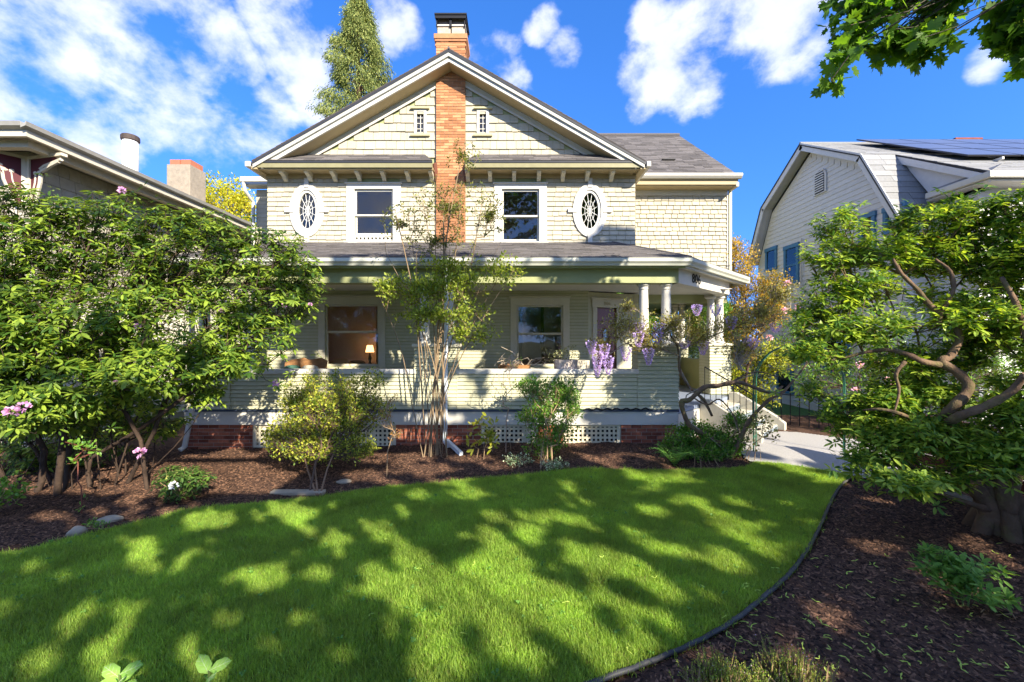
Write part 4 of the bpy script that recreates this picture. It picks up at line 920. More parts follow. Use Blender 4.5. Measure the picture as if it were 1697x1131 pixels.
# path, exposed aggregate
M_PATH = mat('exposed_aggregate', (.42, .40, .38), .9, var=.16, scale=60, bump=.7, bscale=160, dirt=.25, dirtcol=(.12, .1, .08))
X, Y, F = grid(4, 16, 6, 10.6, .05); F = F[inpoly(X.ravel()[F].mean(1), Y.ravel()[F].mean(1), pathpoly)]
used, inv = np.unique(F, return_inverse=True); V = np.stack([X.ravel(), Y.ravel(), (gzv(X, Y) + .028).ravel()], -1)[used]; tag(np_mesh('path', V, inv.reshape(F.shape), M_PATH), kind='structure')
# neighbour's strip of grass and drive
tag(MB().box(7.0, 9.55, 9.4, 16, -.1, .10).build('side_lawn', mat('side_grass', (.06, .13, .025), .9, var=.35, scale=10)), kind='structure')
# lawn edging: a black corrugated pipe strip along the curve
ep = [(x, y, gz(x, y) + .028) for x, y in eg_s[1:]]
cut = len(smooth_path(eg, 6)) + 12
tag(MB().tube([(x + .02, y - .01, z + .004 * math.sin(i * 1.9)) for i, (x, y, z) in enumerate(ep[:cut])], .019, 8).build('lawn_edging', mat('black_edging', (.06, .06, .06), .5, var=.3, dirt=.3, dirtcol=(.25, .22, .2)), smooth=True), 'thin black plastic edging pipe curving between the lawn and the right mulch bed', 'edging')

# ---- scattering helper: geometry nodes that put small meshes on a surface
def blade_mesh(name, m, n, hmin, hmax, w, spread, seed, lean=.5):
    r = random.Random(seed); V = []; Fq = []
    for _ in range(n):
        a = r.uniform(0, 6.28); x0, y0 = r.gauss(0, spread), r.gauss(0, spread); h = r.uniform(hmin, hmax); le = r.uniform(.1, lean) * h; b = r.uniform(0, 6.28)
        dx, dy = math.cos(b), math.sin(b); sx, sy = -dy * w / 2, dx * w / 2; k = len(V)
        V += [(x0 - sx, y0 - sy, -.01), (x0 + sx, y0 + sy, -.01), (x0 + dx * le * .3 + sx * .8, y0 + dy * le * .3 + sy * .8, h * .55), (x0 + dx * le * .3 - sx * .8, y0 + dy * le * .3 - sy * .8, h * .55), (x0 + dx * le, y0 + dy * le, h * .95)]
        Fq += [(k, k + 1, k + 2, k + 3), (k + 3, k + 2, k + 4)]
    me = bpy.data.meshes.new(name); me.from_pydata(V, [], Fq); me.materials.append(m); return bpy.data.objects.new(name, me)
def scatter(name, surf_me_src, insts, density, smin, smax, kind='stuff', tilt=.0, seed=0):
    c = bpy.data.collections.new(name + '_source')
    for o in insts: c.objects.link(o)
    ob = link(name, surf_me_src.copy()); ob['kind'] = kind
    ng = bpy.data.node_groups.new(name, 'GeometryNodeTree'); ng.interface.new_socket('Geometry', in_out='INPUT', socket_type='NodeSocketGeometry'); ng.interface.new_socket('Geometry', in_out='OUTPUT', socket_type='NodeSocketGeometry')
    N = ng.nodes.new; L = ng.links.new
    gi, go = N('NodeGroupInput'), N('NodeGroupOutput')
    d = N('GeometryNodeDistributePointsOnFaces'); d.inputs['Density'].default_value = density; d.inputs['Seed'].default_value = seed
    ci = N('GeometryNodeCollectionInfo'); ci.inputs['Collection'].default_value = c; ci.inputs['Separate Children'].default_value = True; ci.inputs['Reset Children'].default_value = True
    ip = N('GeometryNodeInstanceOnPoints'); ip.inputs['Pick Instance'].default_value = True
    rv = N('FunctionNodeRandomValue'); rv.data_type = 'FLOAT_VECTOR'; rv.inputs[0].default_value = (-tilt, -tilt, 0); rv.inputs[1].default_value = (tilt, tilt, 6.283)
    rs = N('FunctionNodeRandomValue'); rs.inputs[2].default_value = smin; rs.inputs[3].default_value = smax
    L(gi.outputs[0], d.inputs['Mesh']); L(d.outputs['Points'], ip.inputs['Points']); L(ci.outputs[0], ip.inputs['Instance']); L(rv.outputs[0], ip.inputs['Rotation']); L(rs.outputs[1], ip.inputs['Scale']); L(ip.outputs[0], go.inputs[0])
    md = ob.modifiers.new('scatter', 'NODES'); md.node_group = ng; return ob
M_GRASS = mat('grass_blade', (.10, .225, .035), .55, island=.32, col2=(.30, .42, .075), transl=.5, spec=.25, var=.32, scale=1.6, dirt=.3, dirtcol=(.34, .33, .12))
M_GRASSD = mat('dry_blade', (.26, .23, .09), .7, island=.2, transl=.3)
tufts = [blade_mesh('grass_tuft', M_GRASS, 11, .025, .06, .0042, .022, s) for s in (1, 2, 3, 4)]
tufts.append(blade_mesh('grass_tuft', M_GRASS, 7, .04, .08, .005, .025, 5, .9))
tufts.append(blade_mesh('grass_tuft', M_GRASSD, 5, .02, .045, .003, .02, 8, 1.3))
tufts.append(blade_mesh('grass_tuft', M_GRASSD, 3, .02, .05, .0035, .02, 6, 1.1))
gr = scatter('grass', lawn.data, tufts, 4600, .5, 1.15, tilt=.3)
wd = []
for s in (1, 2):
    rq = random.Random(s + 40); V = []; Fq = []
    for k in range(6):
        a = rq.uniform(0, 6.28); L_ = rq.uniform(.015, .032); d = (math.cos(a), math.sin(a)); n_ = len(V); z = rq.uniform(.025, .05); V += [(0, 0, z * .6), (d[0] * L_ * .5 - d[1] * .008, d[1] * L_ * .5 + d[0] * .008, z), (d[0] * L_, d[1] * L_, z * .9), (d[0] * L_ * .5 + d[1] * .008, d[1] * L_ * .5 - d[0] * .008, z)]; Fq.append((n_, n_ + 1, n_ + 2, n_ + 3))
    me = bpy.data.meshes.new('clover'); me.from_pydata(V, [], Fq); me.materials.append(mat('clover_leaf', (.14, .28, .05), .5, transl=.3, island=.2)); wd.append(bpy.data.objects.new('clover', me))
scatter('clover', lawn.data, wd, 9, .7, 1.6, tilt=.2, seed=12)
# bark chips on the beds
def chip(seed):
    r = random.Random(seed); mb = MB(); l, w, t = r.uniform(.010, .03), r.uniform(.004, .009), r.uniform(.002, .005)
    mb.add([(-l, -w, 0), (l * r.uniform(.7, 1), -w * .6, .002), (l, w, 0), (-l * .8, w, .003), (-l, -w * .8, t), (l * .8, -w * .5, t * 1.3), (l * .9, w, t), (-l * .7, w * .9, t)], BOXF)
    me = bpy.data.meshes.new('bark_chip'); me.from_pydata(mb.v, [], mb.f); me.materials.append(M_CHIP); return bpy.data.objects.new('bark_chip', me)
M_CHIP = mat('bark_chip', (.042, .021, .014), .9, island=.0, obj=.5, col2=(.165, .088, .052), scale=9, bump=.4)
mv = np.empty(len(mulch.data.vertices) * 3, np.float32); mulch.data.vertices.foreach_get('co', mv); mv = mv.reshape(-1, 3)
mf = np.empty(len(mulch.data.loops), np.int32); mulch.data.loops.foreach_get('vertex_index', mf); mf = mf.reshape(-1, 4)
c_ = mv[mf].mean(1)
keep = ~inpoly(c_[:, 0], c_[:, 1], LAWN) & ~inpoly(c_[:, 0], c_[:, 1], pathpoly) & (c_[:, 1] > 1.8) & (c_[:, 1] < 9.2) & (np.abs(c_[:, 0]) < c_[:, 1] * 1.3 + .5)
tmp = np_mesh('tmp', mv, mf[keep], M_CHIP); me_bed = tmp.data; bpy.data.objects.remove(tmp)
scatter('bark_chips', me_bed, [chip(i) for i in range(8)], 1500, .35, 1.35, tilt=.35, seed=4)

# fence of dark red boards at the right, timber kerb
M_REDW = mat('dark_red_board', (.10, .022, .014), .7, var=.2, stretch=(1, 1, 8), obj=.1)
fe = thing('board_fence', 'low dark red board fence behind the twisted trunk at the right edge', 'fence', (6.62, 4.5, 0))
for i in range(5): MB().box(6.60, 6.635, 1.0, 7.25, .12 + i * .19, .12 + i * .19 + .178).build('plank', M_REDW, fe, bevel=.004)
MB().box(6.58, 6.66, 1.0, 7.27, 1.07, 1.11).build('cap_rail', M_REDW, fe)
for y in (7.2, 5.2, 3.2, 1.2): MB().box(6.64, 6.73, y - .05, y + .05, 0, 1.08).build('post', M_REDW, fe)
tag(MB().box(6.36, 6.45, 2.0, 7.1, -.02, .11).build('timber_kerb', mat('grey_timber', (.22, .2, .17), .85, var=.2, dirt=.4), bevel=.01), 'weathered grey timber kerb lying along the foot of the dark red fence', 'kerb')
# metal pickets behind the path
pk = thing('picket_fence', 'thin black metal picket fence in front of the white neighbouring wall beyond the path', 'fence', (8.3, 10.6, .1))
for i in range(16):
    x, y = 6.9 + i * .16, 11.2 - i * .12; MB().tube([(x, y, .0), (x, y, 1.0)], .012, 5).build('picket', M_BLACK, pk)
MB().tube([(6.9, 11.2, .9), (9.3, 9.4, .9)], .012, 5).build('rail', M_BLACK, pk)
# garden arch of green metal
M_ARCH = mat('green_metal', (.02, .12, .07), .5, spec=.5)
a0, a1 = G(1251, 762), G(1300, 752)
ar = thing('garden_arch', 'slender green metal garden arch at the foot of the entry steps', 'arch', (a0.x, a0.y, 0))
dirx = Vector((.85, -.25, 0)); off = Vector((.25, .35, 0))
H_ = 2.35
for k in (0, 1):
    o_ = Vector((4.72, 8.25, 0)) + off * k
    path = [o_, o_ + Vector((0, 0, 1.5))] + [o_ + dirx * (.85 - .85 * math.cos(t)) + Vector((0, 0, 1.5 + .75 * math.sin(t))) for t in np.linspace(.2, math.pi - .2, 9)] + [o_ + dirx * 1.7 + Vector((0, 0, 1.5)), o_ + dirx * 1.7]
    MB().tube(path, .013, 6).build('hoop', M_ARCH, ar)
for t in np.linspace(.3, 2.8, 6):
    p = Vector((4.72, 8.25, 0)) + dirx * (.85 - .85 * math.cos(t)) + Vector((0, 0, 1.5 + .75 * math.sin(t))); MB().tube([p, p + off], .008, 5).build('rung', M_ARCH, ar)
for z in (.4, .8, 1.2): MB().tube([Vector((4.72, 8.25, z)), Vector((4.72, 8.25, z)) + off], .008, 5).build('rung', M_ARCH, ar)
# rocks
def rock(px, py, w, d, h, rot, seed, label):
    p = G(px, py); bm = bmesh.new(); bmesh.ops.create_icosphere(bm, subdivisions=3, radius=1); r = random.Random(seed); ph = [(r.uniform(1, 3), r.uniform(0, 6), r.uniform(0, 6)) for _ in range(5)]
    for v in bm.verts:
        n = sum(math.sin(f * v.co.x * 1.7 + a) * math.cos(f * v.co.y * 1.3 + b + v.co.z * f) for f, a, b in ph) * .05; v.co *= 1 + n
        v.co = Vector((v.co.x * w, v.co.y * d, v.co.z * h))
    bmesh.ops.rotate(bm, verts=bm.verts, matrix=Matrix.Rotation(rot, 3, 'Z'))
    me = bpy.data.meshes.new('rock'); bm.to_mesh(me); bm.free(); o = link('rock', me, None, mat('rock', (.34, .28, .2), .9, var=.25, bump=.8, bscale=30)); o.location = (p.x, p.y, p.z + h * .4); tag(o, label, 'rock', 'rocks by the left lawn edge')
rock(180, 866, .14, .07, .06, .5, 1, 'longest tan stone on the left mulch close to the lawn edge')
rock(128, 886, .09, .07, .07, .9, 2, 'squat stone half sunk beside the long tan stone at the left lawn edge')
rock(570, 800, .12, .08, .035, .1, 3, 'flat pale stone on the mulch beside the thin azalea trunk')
tag(MB().box(*[a for a in (G(540, 826).x - .9, G(540, 826).x - .1)], G(540, 826).y + .12, G(540, 826).y + .25, -.02, .05).build('stone_slab', mat('rock', ()), bevel=.02), 'low stone slab set in the mulch left of the azalea trunk', 'stone')
# ------------------------------------------------------------------ plants: shared builders
def norm(a): return a / np.maximum(np.linalg.norm(a, axis=-1, keepdims=True), 1e-9)
TPL = {}
TPL['lance'] = (np.array([(0, 0, 0), (.32, .42, .04), (.72, .40, .03), (1, 0, -.06), (.72, -.40, .03), (.32, -.42, .04), (.34, 0, -.02), (.74, 0, -.03)], float), np.array([(0, 6, 1, 1), (6, 7, 2, 1), (7, 3, 2, 2), (0, 5, 6, 6), (6, 5, 4, 7), (7, 4, 3, 3)]))
def _fix(t):
    v, f = t; tri = []
    for q in f:
        u = []
        for i in q:
            if i not in u: u.append(i)
        if len(u) == 3: tri.append(u)
        else: tri += [[u[0], u[1], u[2]], [u[0], u[2], u[3]]]
    return v, np.array(tri)
TPL['lance'] = _fix(TPL['lance'])
TPL['small'] = (np.array([(0, 0, 0), (.5, .5, .05), (1, 0, -.03), (.5, -.5, .05)], float), np.array([(0, 2, 1), (0, 3, 2)]))
_m = [(0, 0), (-.08, .30), (.18, .52), (.26, .30), (.50, .62), (.52, .40), (.72, .42), (.66, .16), (1.0, 0), (.66, -.16), (.72, -.42), (.52, -.40), (.50, -.62), (.26, -.30), (.18, -.52), (-.08, -.30)]
TPL['maple'] = (np.array([(.35, 0, -.03)] + [(a, b, .05 * abs(b) - .04 * a) for a, b in _m], float), np.array([(0, 1 + i, 1 + (i + 1) % 16) for i in range(16)]))
TPL['maplelow'] = (np.array([(0, 0, 0), (.15, .5, .03), (.42, .3, 0), (.7, .42, .02), (1, 0, -.04), (.7, -.42, .02), (.42, -.3, 0), (.15, -.5, .03)], float), np.array([(0, 2, 1), (0, 4, 2), (2, 4, 3), (0, 6, 4), (0, 7, 6), (6, 5, 4)]))
def leaf_geo(Pp, D, Nn_, Ls, Ws, kind):
    v, f = TPL[kind]; D = norm(D); Sd = norm(np.cross(Nn_, D)); Nn_ = np.cross(D, Sd); n = len(Pp)
    V = Pp[:, None] + Ls[:, None, None] * v[None, :, 0:1] * D[:, None] + Ws[:, None, None] * v[None, :, 1:2] * Sd[:, None] + Ls[:, None, None] * v[None, :, 2:3] * Nn_[:, None]
    F = f[None] + (np.arange(n) * len(v))[:, None, None]
    return V.reshape(-1, 3), F.reshape(-1, 3)
def make_leaves(parent, m, Pp, D, N_, Ls, Ws, kind, n_single=0, name='foliage', leafname='leaf'):
    # the leaves that show largest become objects, the rest one mesh
    n = len(Pp); idx = np.arange(n)
    if n_single:
        Y = np.maximum(Pp[:, 1], .3); px = CX + Pp[:, 0] / Y * FPX; py = CY - (Pp[:, 2] - CAMZ) / Y * FPX
        vis = (px > 5) & (px < 1690) & (py > 5) & (py < 1125) & (Pp[:, 1] > .5)
        key = np.where(vis, Y / Ls, 1e9); key = key + RNG.uniform(0, .35, n) * key; order = np.argsort(key); single = [i for i in order[:n_single] if vis[i]]
        v, f = TPL[kind]; me0 = None
        me = bpy.data.meshes.new(leafname); me.from_pydata([tuple(a) for a in v], [], [tuple(int(j) for j in a) for a in f]); me.materials.append(m)
        Dn = norm(D); Sd = norm(np.cross(N_, Dn)); Nq = np.cross(Dn, Sd); o0 = np.array(org(parent))
        for i in single:
            o = bpy.data.objects.new(leafname, me); COL.objects.link(o); o.parent = parent
            M = Matrix(((Dn[i][0] * Ls[i], Sd[i][0] * Ws[i], Nq[i][0] * Ls[i], Pp[i][0] - o0[0]), (Dn[i][1] * Ls[i], Sd[i][1] * Ws[i], Nq[i][1] * Ls[i], Pp[i][1] - o0[1]), (Dn[i][2] * Ls[i], Sd[i][2] * Ws[i], Nq[i][2] * Ls[i], Pp[i][2] - o0[2]), (0, 0, 0, 1)))
            o.matrix_local = M
        keep = np.ones(n, bool); keep[single] = False; idx = idx[keep]
    V, F = leaf_geo(Pp[idx], D[idx], N_[idx], Ls[idx], Ws[idx], kind)
    return np_mesh(name, V, F, m, parent, kind='stuff')
def blob_pts(blobs, n, shell=.5, seed=0):
    # blobs: (px, py, Y, rx_px, ry_px, ry_m); points biased to the shell of each ellipsoid
    r = np.random.default_rng(seed); w = np.array([b[3] * b[4] for b in blobs], float); w /= w.sum(); out = []
    for b, k in zip(blobs, r.multinomial(n, w)):
        c = np.array(P(b[0], b[1], b[2])); s = b[2] / FPX; rad = np.array([b[3] * s, b[5], b[4] * s])
        d = norm(r.normal(size=(k, 3))); q = (shell + (1 - shell) * r.random((k, 1))) ** 1.0 * r.uniform(.55, 1, (k, 1)) ** .3
        out.append(c + d * rad * q)
    return np.concatenate(out)
def grow(base_nodes, targets, seg=.25, jit=.04, sag=0, lean=.45, seed=0):
    # base_nodes: list of chains (lists of points); returns nodes, parents, tip ids
    r = np.random.default_rng(seed); pos = []; par = []
    for ch in base_nodes:
        prev = -1
        if pos:
            d = np.linalg.norm(np.array(pos) - np.array(ch[0]), axis=1); 
            if d.min() < .35: prev = int(d.argmin())
        for q in ch: pos.append(np.array(q, float)); par.append(prev); prev = len(pos) - 1
    root = pos[0]; T = np.array(targets); order = np.argsort(np.linalg.norm(T - root, axis=1)); tips = []
    arr = np.zeros((len(T) * 30 + len(pos), 3)); arr[:len(pos)] = pos; n = len(pos)
    depth = list(np.linalg.norm(arr[:n] - root, axis=1))
    dep = np.zeros(len(arr)); dep[:n] = depth
    for ti in order:
        t = T[ti]; d = np.linalg.norm(arr[:n] - t, axis=1); pen = np.where(dep[:n] > np.linalg.norm(t - root) + .05, 1.5, 0); j = int((d + pen).argmin())
        dist = d[j]; k = max(1, min(25, int(dist / seg))); a = arr[j].copy(); prev = j
        bend = r.normal(size=3) * dist * .12
        for i in range(1, k + 1):
            u = i / k; q = a + (t - a) * u + bend * math.sin(math.pi * u) + (r.normal(size=3) * jit if i < k else 0) + np.array([0, 0, sag * dist * math.sin(math.pi * u)])
            arr[n] = q; dep[n] = dep[prev] + np.linalg.norm(q - arr[prev]); par.append(prev); prev = n; n += 1
        tips.append((ti, prev))
    return arr[:n], par, tips
def limb_mesh(name, pos, par, m, parent, r_tip=.004, power=.42, rmax=.3, sides=5, kind=None, nbase=0):
    n = len(pos); cnt = np.zeros(n); haschild = np.zeros(n, bool)
    for i in range(n):
        if par[i] >= 0: haschild[par[i]] = True
    cnt[~haschild] = 1
    for i in range(n - 1, -1, -1):
        if par[i] >= 0 and par[i] < i: cnt[par[i]] += cnt[i]
    rad = np.minimum(rmax, r_tip * np.maximum(cnt, 1) ** power); par_ = np.array(par); e = np.where(par_ >= 0)[0]; p = par_[e]
    A, B = pos[p], pos[e]; D = norm(B - A); ref = np.where(np.abs(D[:, 2:3]) > .9, np.array([[1., 0, 0]]), np.array([[0, 0, 1.]])); U_ = norm(np.cross(D, ref)); W_ = np.cross(D, U_)
    A = A - D * rad[e][:, None] * .3
    ra = np.minimum(rad[p], rad[e] * 1.3); rb = rad[e]; ang = np.arange(sides) * 2 * math.pi / sides; c, s = np.cos(ang), np.sin(ang)
    RA = A[:, None] + ra[:, None, None] * (c[None, :, None] * U_[:, None] + s[None, :, None] * W_[:, None]); RB = B[:, None] + rb[:, None, None] * (c[None, :, None] * U_[:, None] + s[None, :, None] * W_[:, None])
    V = np.concatenate([RA, RB], 1).reshape(-1, 3); k = np.arange(len(e)) * 2 * sides; j = np.arange(sides); j2 = (j + 1) % sides
    F = np.stack([k[:, None] + j, k[:, None] + j2, k[:, None] + sides + j2, k[:, None] + sides + j], -1).reshape(-1, 4)
    return np_mesh(name, V, F, m, parent, kind=kind, smooth=True)
def whorls(tp, ax, k, L, W, droop, r, rise=.25):
    # rosettes of k leaves at each tip; returns leaf arrays
    n = len(tp); ax = norm(ax); ref = norm(np.cross(ax, r.normal(size=(n, 3)))); q = np.cross(ax, ref); Pp = []; D = []; N_ = []; 
    for i in range(k):
        a = 2 * math.pi * (i + r.uniform(-.25, .25, n)) / k; rad = ref * np.cos(a)[:, None] + q * np.sin(a)[:, None]
        up = r.uniform(rise - .3, rise + .3, n)[:, None]; d = rad + ax * up; d[:, 2] -= droop * r.uniform(.4, 1.3, n); d = norm(d)
        Pp.append(tp + rad * .012 + ax * r.uniform(-.03, .03, n)[:, None]); D.append(d); N_.append(norm(ax + np.array([0, 0, .6]) + r.normal(size=(n, 3)) * .25))
    Pp = np.concatenate(Pp); D = np.concatenate(D); N_ = np.concatenate(N_); Ls = L * r.uniform(.6, 1.2, len(Pp)); return Pp, D, N_, Ls, Ls * W * r.uniform(.85, 1.15, len(Pp))
def spray(tp, rad, per, L, W, r, ax=None, up=.3):
    n = len(tp) * per; c = np.repeat(tp, per, 0); o = r.normal(size=(n, 3)); o = norm(o) * (rad * r.random((n, 1)) ** .5)
    D = norm(o + r.normal(size=(n, 3)) * .5 * rad + np.array([0, 0, up * rad])); N_ = norm(r.normal(size=(n, 3)) * .7 + np.array([0, -.2, .9])); Ls = L * r.uniform(.55, 1.25, n)
    return c + o, D, N_, Ls, Ls * W
def filt(pts, fn): return pts[np.array([fn(p) for p in pts])]
def leafmat(name, a, b, transl=.3, rough=.4, spec=.5, island=.18): return mat(name, a, rough, col2=b, island=island, transl=transl, spec=spec, var=.12, scale=3)
BARK = mat('brown_bark', (.10, .062, .042), .95, var=.35, bump=1, bscale=35, stretch=(1, 1, .35), scale=14)
BARKG = mat('mossy_bark', (.15, .095, .06), .95, var=.3, bump=1, bscale=40, scale=10, dirt=.7, dirtcol=(.17, .19, .04))
TWIG = mat('tan_twig', (.30, .20, .11), .8, var=.2)
def cat(*a): return tuple(np.concatenate(x) for x in zip(*a))

# ---- big rhododendron on the left
r = np.random.default_rng(21)
bl = [(60, 420, 6.6, 120, 90, 1.0), (180, 420, 6.9, 120, 95, 1.0), (300, 430, 7.1, 120, 85, .9), (400, 470, 7.2, 95, 75, .8), (460, 500, 7.2, 70, 60, .6), (490, 445, 7.3, 45, 38, .4), (470, 400, 7.3, 35, 25, .4), (510, 480, 7.3, 30, 40, .4), (430, 420, 7.3, 60, 40, .5), (130, 530, 6.3, 150, 80, 1.0), (290, 540, 6.6, 130, 75, .9), (420, 560, 6.9, 80, 50, .6), (20, 560, 5.9, 90, 90, .9),
      (80, 630, 5.9, 130, 55, .8), (250, 610, 6.2, 100, 45, .6), (30, 680, 5.5, 70, 45, .5), (360, 600, 6.6, 70, 35, .5), (190, 350, 6.9, 110, 35, .6), (60, 350, 6.7, 90, 40, .7), (340, 380, 7.2, 70, 35, .5), (-80, 480, 6.2, 140, 160, 1.2), (-60, 640, 5.8, 90, 70, .9), (150, 660, 6.3, 80, 30, .5), (470, 640, 6.9, 15, 12, .2), (225, 690, 7.0, 60, 35, .4), (330, 650, 6.9, 40, 22, .3), (100, 690, 6.6, 120, 30, .5), (260, 650, 6.8, 80, 30, .5), (90, 735, 7.7, 130, 45, .4), (250, 700, 7.7, 70, 40, .4), (20, 760, 7.4, 80, 30, .4), (130, 700, 6.9, 90, 20, .4)]
RB = thing('rhododendron', 'huge spreading rhododendron with mauve flower heads filling the left side of the garden', 'bush', G(150, 805))
T = blob_pts(bl, 3300, .55, 5)
bases = []
for (px, py, qx, qy, Y2) in ((60, 815, 40, 640, 6.2), (120, 812, 150, 640, 6.6), (190, 805, 240, 640, 6.7), (95, 820, 90, 620, 6.3), (235, 800, 345, 660, 6.9), (30, 825, -40, 620, 6.0), (210, 800, 300, 600, 6.9), (150, 808, 120, 640, 6.9)):
    a = np.array(G(px, py)); b = np.array(P(qx, qy, Y2)); m_ = (a + b) / 2 + r.normal(size=3) * [.12, .1, .05] - [0, 0, .1]
    bases.append([tuple(x) for x in (a - [0, 0, .05], a * .72 + m_ * .28 + r.normal(size=3) * .03, m_, (m_ + b) / 2 + r.normal(size=3) * .05, b)])
for k in range(26):
    a = np.array(G(r.uniform(-10, 270), r.uniform(770, 815))); b = a + [r.normal() * .5, r.uniform(-.3, .5), r.uniform(1.0, 1.6)]; bases.append([tuple(a - [0, 0, .05]), tuple((a + b) / 2 + r.normal(size=3) * .08), tuple(b)])
# the long arching limb that leans right in front of the porch corner
bases.append([tuple(P(x, y, Y)) for x, y, Y in ((150, 760, 6.9), (215, 722, 6.7), (260, 692, 6.6), (310, 655, 6.6), (345, 632, 6.7), (380, 610, 6.8), (420, 560, 6.9))])
pos, par, tips = grow(bases, T, seg=.22, jit=.02, seed=6)
limb_mesh('trunk', pos, par, mat('shaded_bark', (.05, .032, .022), .95, var=.35, bump=1, bscale=35), RB, r_tip=.004, power=.40, rmax=.06, sides=6)  # bark colour darkened to carry the deep shade under the crown
tp = np.array([pos[j] for _, j in tips]); pj = np.array([pos[par[j]] for _, j in tips]); ax = norm(norm(tp - pj) * .5 + np.array([.1, -.35, .7]))
M_RH = leafmat('rhododendron_leaf', (.06, .13, .018), (.23, .31, .035), .34, .4, .35, .22)
a = whorls(tp, ax, 8, .135, .37, .35, r); b = whorls(tp - ax * .05 + r.normal(size=tp.shape) * .02, ax, 5, .105, .30, .6, r, 0)
b2 = whorls(tp[::2] + r.normal(size=tp[::2].shape) * .13, ax[::2] + r.normal(size=tp[::2].shape) * .3, 6, .11, .3, .4, r)
make_leaves(RB, M_RH, *cat(a, b, b2), 'lance', 300)
M_MAUVE = mat('mauve_petal', (.58, .28, .62), .6, island=.15, transl=.3, col2=(.75, .45, .72))
def truss(parent, c, rad, m, n=26, nm='flower'):
    q = norm(r.normal(size=(n, 3)) + [0, -.5, .4]); o = np.array(c) + q * rad * .55
    V, F = leaf_geo(o, q + r.normal(size=(n, 3)) * .3, norm(r.normal(size=(n, 3))), np.full(n, rad * .8), np.full(n, rad * .75), 'small'); return np_mesh(nm, V, F, m, parent)
for px, py, Y, rd in ((20, 683, 5.0, .07), (38, 675, 5.0, .06), (232, 751, 6.4, .075), (183, 524, 6.0, .03), (228, 541, 5.9, .035), (192, 634, 5.7, .03), (202, 316, 6.7, .05), (457, 636, 6.5, .05), (471, 506, 6.9, .04), (514, 505, 6.9, .03), (367, 515, 6.6, .03), ): truss(RB, P(px, py, Y), rd, M_MAUVE)

# ---- gnarled pieris-like evergreen on the right
r = np.random.default_rng(31)
RP = thing('evergreen_tree', 'small gnarled evergreen tree with layered glossy leaves and mossy limbs at right', 'tree', G(1650, 868))
bl = [(1392, 372, 6.2, 42, 26, .35), (1385, 430, 6.1, 55, 38, .45), (1365, 500, 6.0, 50, 40, .4), (1350, 545, 5.9, 45, 30, .4), (1460, 420, 6.1, 60, 32, .5), (1440, 480, 5.8, 55, 30, .45), (1540, 375, 6.0, 62, 40, .5), (1590, 350, 6.0, 35, 20, .3), (1560, 430, 5.9, 80, 35, .6), (1650, 380, 5.7, 60, 30, .5), (1690, 340, 5.4, 35, 30, .4), (1660, 440, 5.5, 70, 40, .6), (1720, 450, 5.3, 60, 110, .7),
      (1440, 545, 5.6, 75, 25, .5), (1350, 585, 5.7, 50, 20, .4), (1500, 600, 5.6, 70, 22, .5), (1620, 530, 5.2, 70, 45, .5), (1690, 560, 5.0, 50, 50, .5), (1560, 500, 5.7, 45, 25, .4), (1590, 590, 5.5, 40, 30, .35),
      (1420, 690, 5.7, 50, 40, .4), (1470, 660, 5.5, 60, 35, .4), (1540, 650, 5.4, 60, 30, .4), (1465, 740, 5.2, 45, 38, .35), (1530, 720, 5.1, 60, 35, .4), (1490, 800, 4.7, 40, 22, .25), (1560, 790, 4.8, 35, 20, .25), (1600, 740, 4.9, 40, 25, .3), (1650, 690, 4.9, 45, 35, .4), (1625, 770, 4.7, 45, 18, .3), (1680, 750, 4.6, 40, 40, .3), (1710, 650, 4.9, 40, 60, .4), (1430, 770, 5.1, 25, 22, .2), (1345, 650, 6.2, 20, 20, .2)]
T = blob_pts(bl, 1950, .5, 8)
def chain(*pts): return [tuple(P(*p)) for p in pts]
g0 = G(1655, 885)
limbs = [
    ([(1655, 890, 5.05), (1640, 840, 5.05), (1600, 790, 5.1), (1560, 745, 5.2), (1545, 710, 5.3), (1575, 680, 5.35), (1605, 645, 5.35), (1590, 620, 5.4), (1560, 600, 5.45), (1575, 590, 5.5), (1590, 560, 5.5), (1575, 530, 5.6), (1545, 510, 5.7), (1520, 480, 5.75), (1495, 455, 5.8), (1480, 430, 5.9)], [.20, .15, .10, .085, .08, .075, .07, .066, .06, .055, .05, .046, .04, .034, .028, .02]),
    ([(1560, 605, 5.45), (1530, 600, 5.45), (1505, 588, 5.5), (1470, 580, 5.6), (1430, 585, 5.7), (1395, 595, 5.8)], [.05, .045, .038, .03, .022, .012]),
    ([(1555, 540, 5.6), (1565, 510, 5.65), (1580, 480, 5.7), (1575, 450, 5.8), (1550, 430, 5.9)], [.035, .032, .03, .025, .018]),
    ([(1545, 715, 5.3), (1590, 690, 5.2), (1630, 675, 5.1), (1675, 650, 5.0), (1700, 620, 4.9)], [.07, .062, .058, .05, .04]),
    ([(1670, 850, 4.9), (1690, 760, 4.9), (1720, 650, 5.0), (1690, 520, 5.2), (1660, 460, 5.4)], [.10, .07, .06, .04, .025]),
    ([(1640, 845, 5.0), (1560, 820, 4.9), (1510, 800, 4.8)], [.05, .03, .015]),
    ([(1500, 600, 5.5), (1485, 620, 5.5), (1490, 650, 5.5), (1480, 690, 5.45)], [.03, .026, .02, .012]),
    ([(1560, 745, 5.2), (1520, 700, 5.3), (1470, 680, 5.4), (1430, 680, 5.6)], [.05, .035, .025, .012])]
tb = MB()
for li_, (pth, rad) in enumerate(limbs):
    pth = [(x, y, Y - (.38 if y < 700 else 0)) for x, y, Y in pth]
    q = smooth_path([tuple(P(*p)) for p in pth], 4); rr_ = np.interp(np.linspace(0, 1, len(q)), np.linspace(0, 1, len(rad)), rad) * (1 + .10 * np.sin(np.arange(len(q)) * 2.1))
    tb.tube(q, list(rr_ * .78), 9)
tr = np.random.default_rng(2)
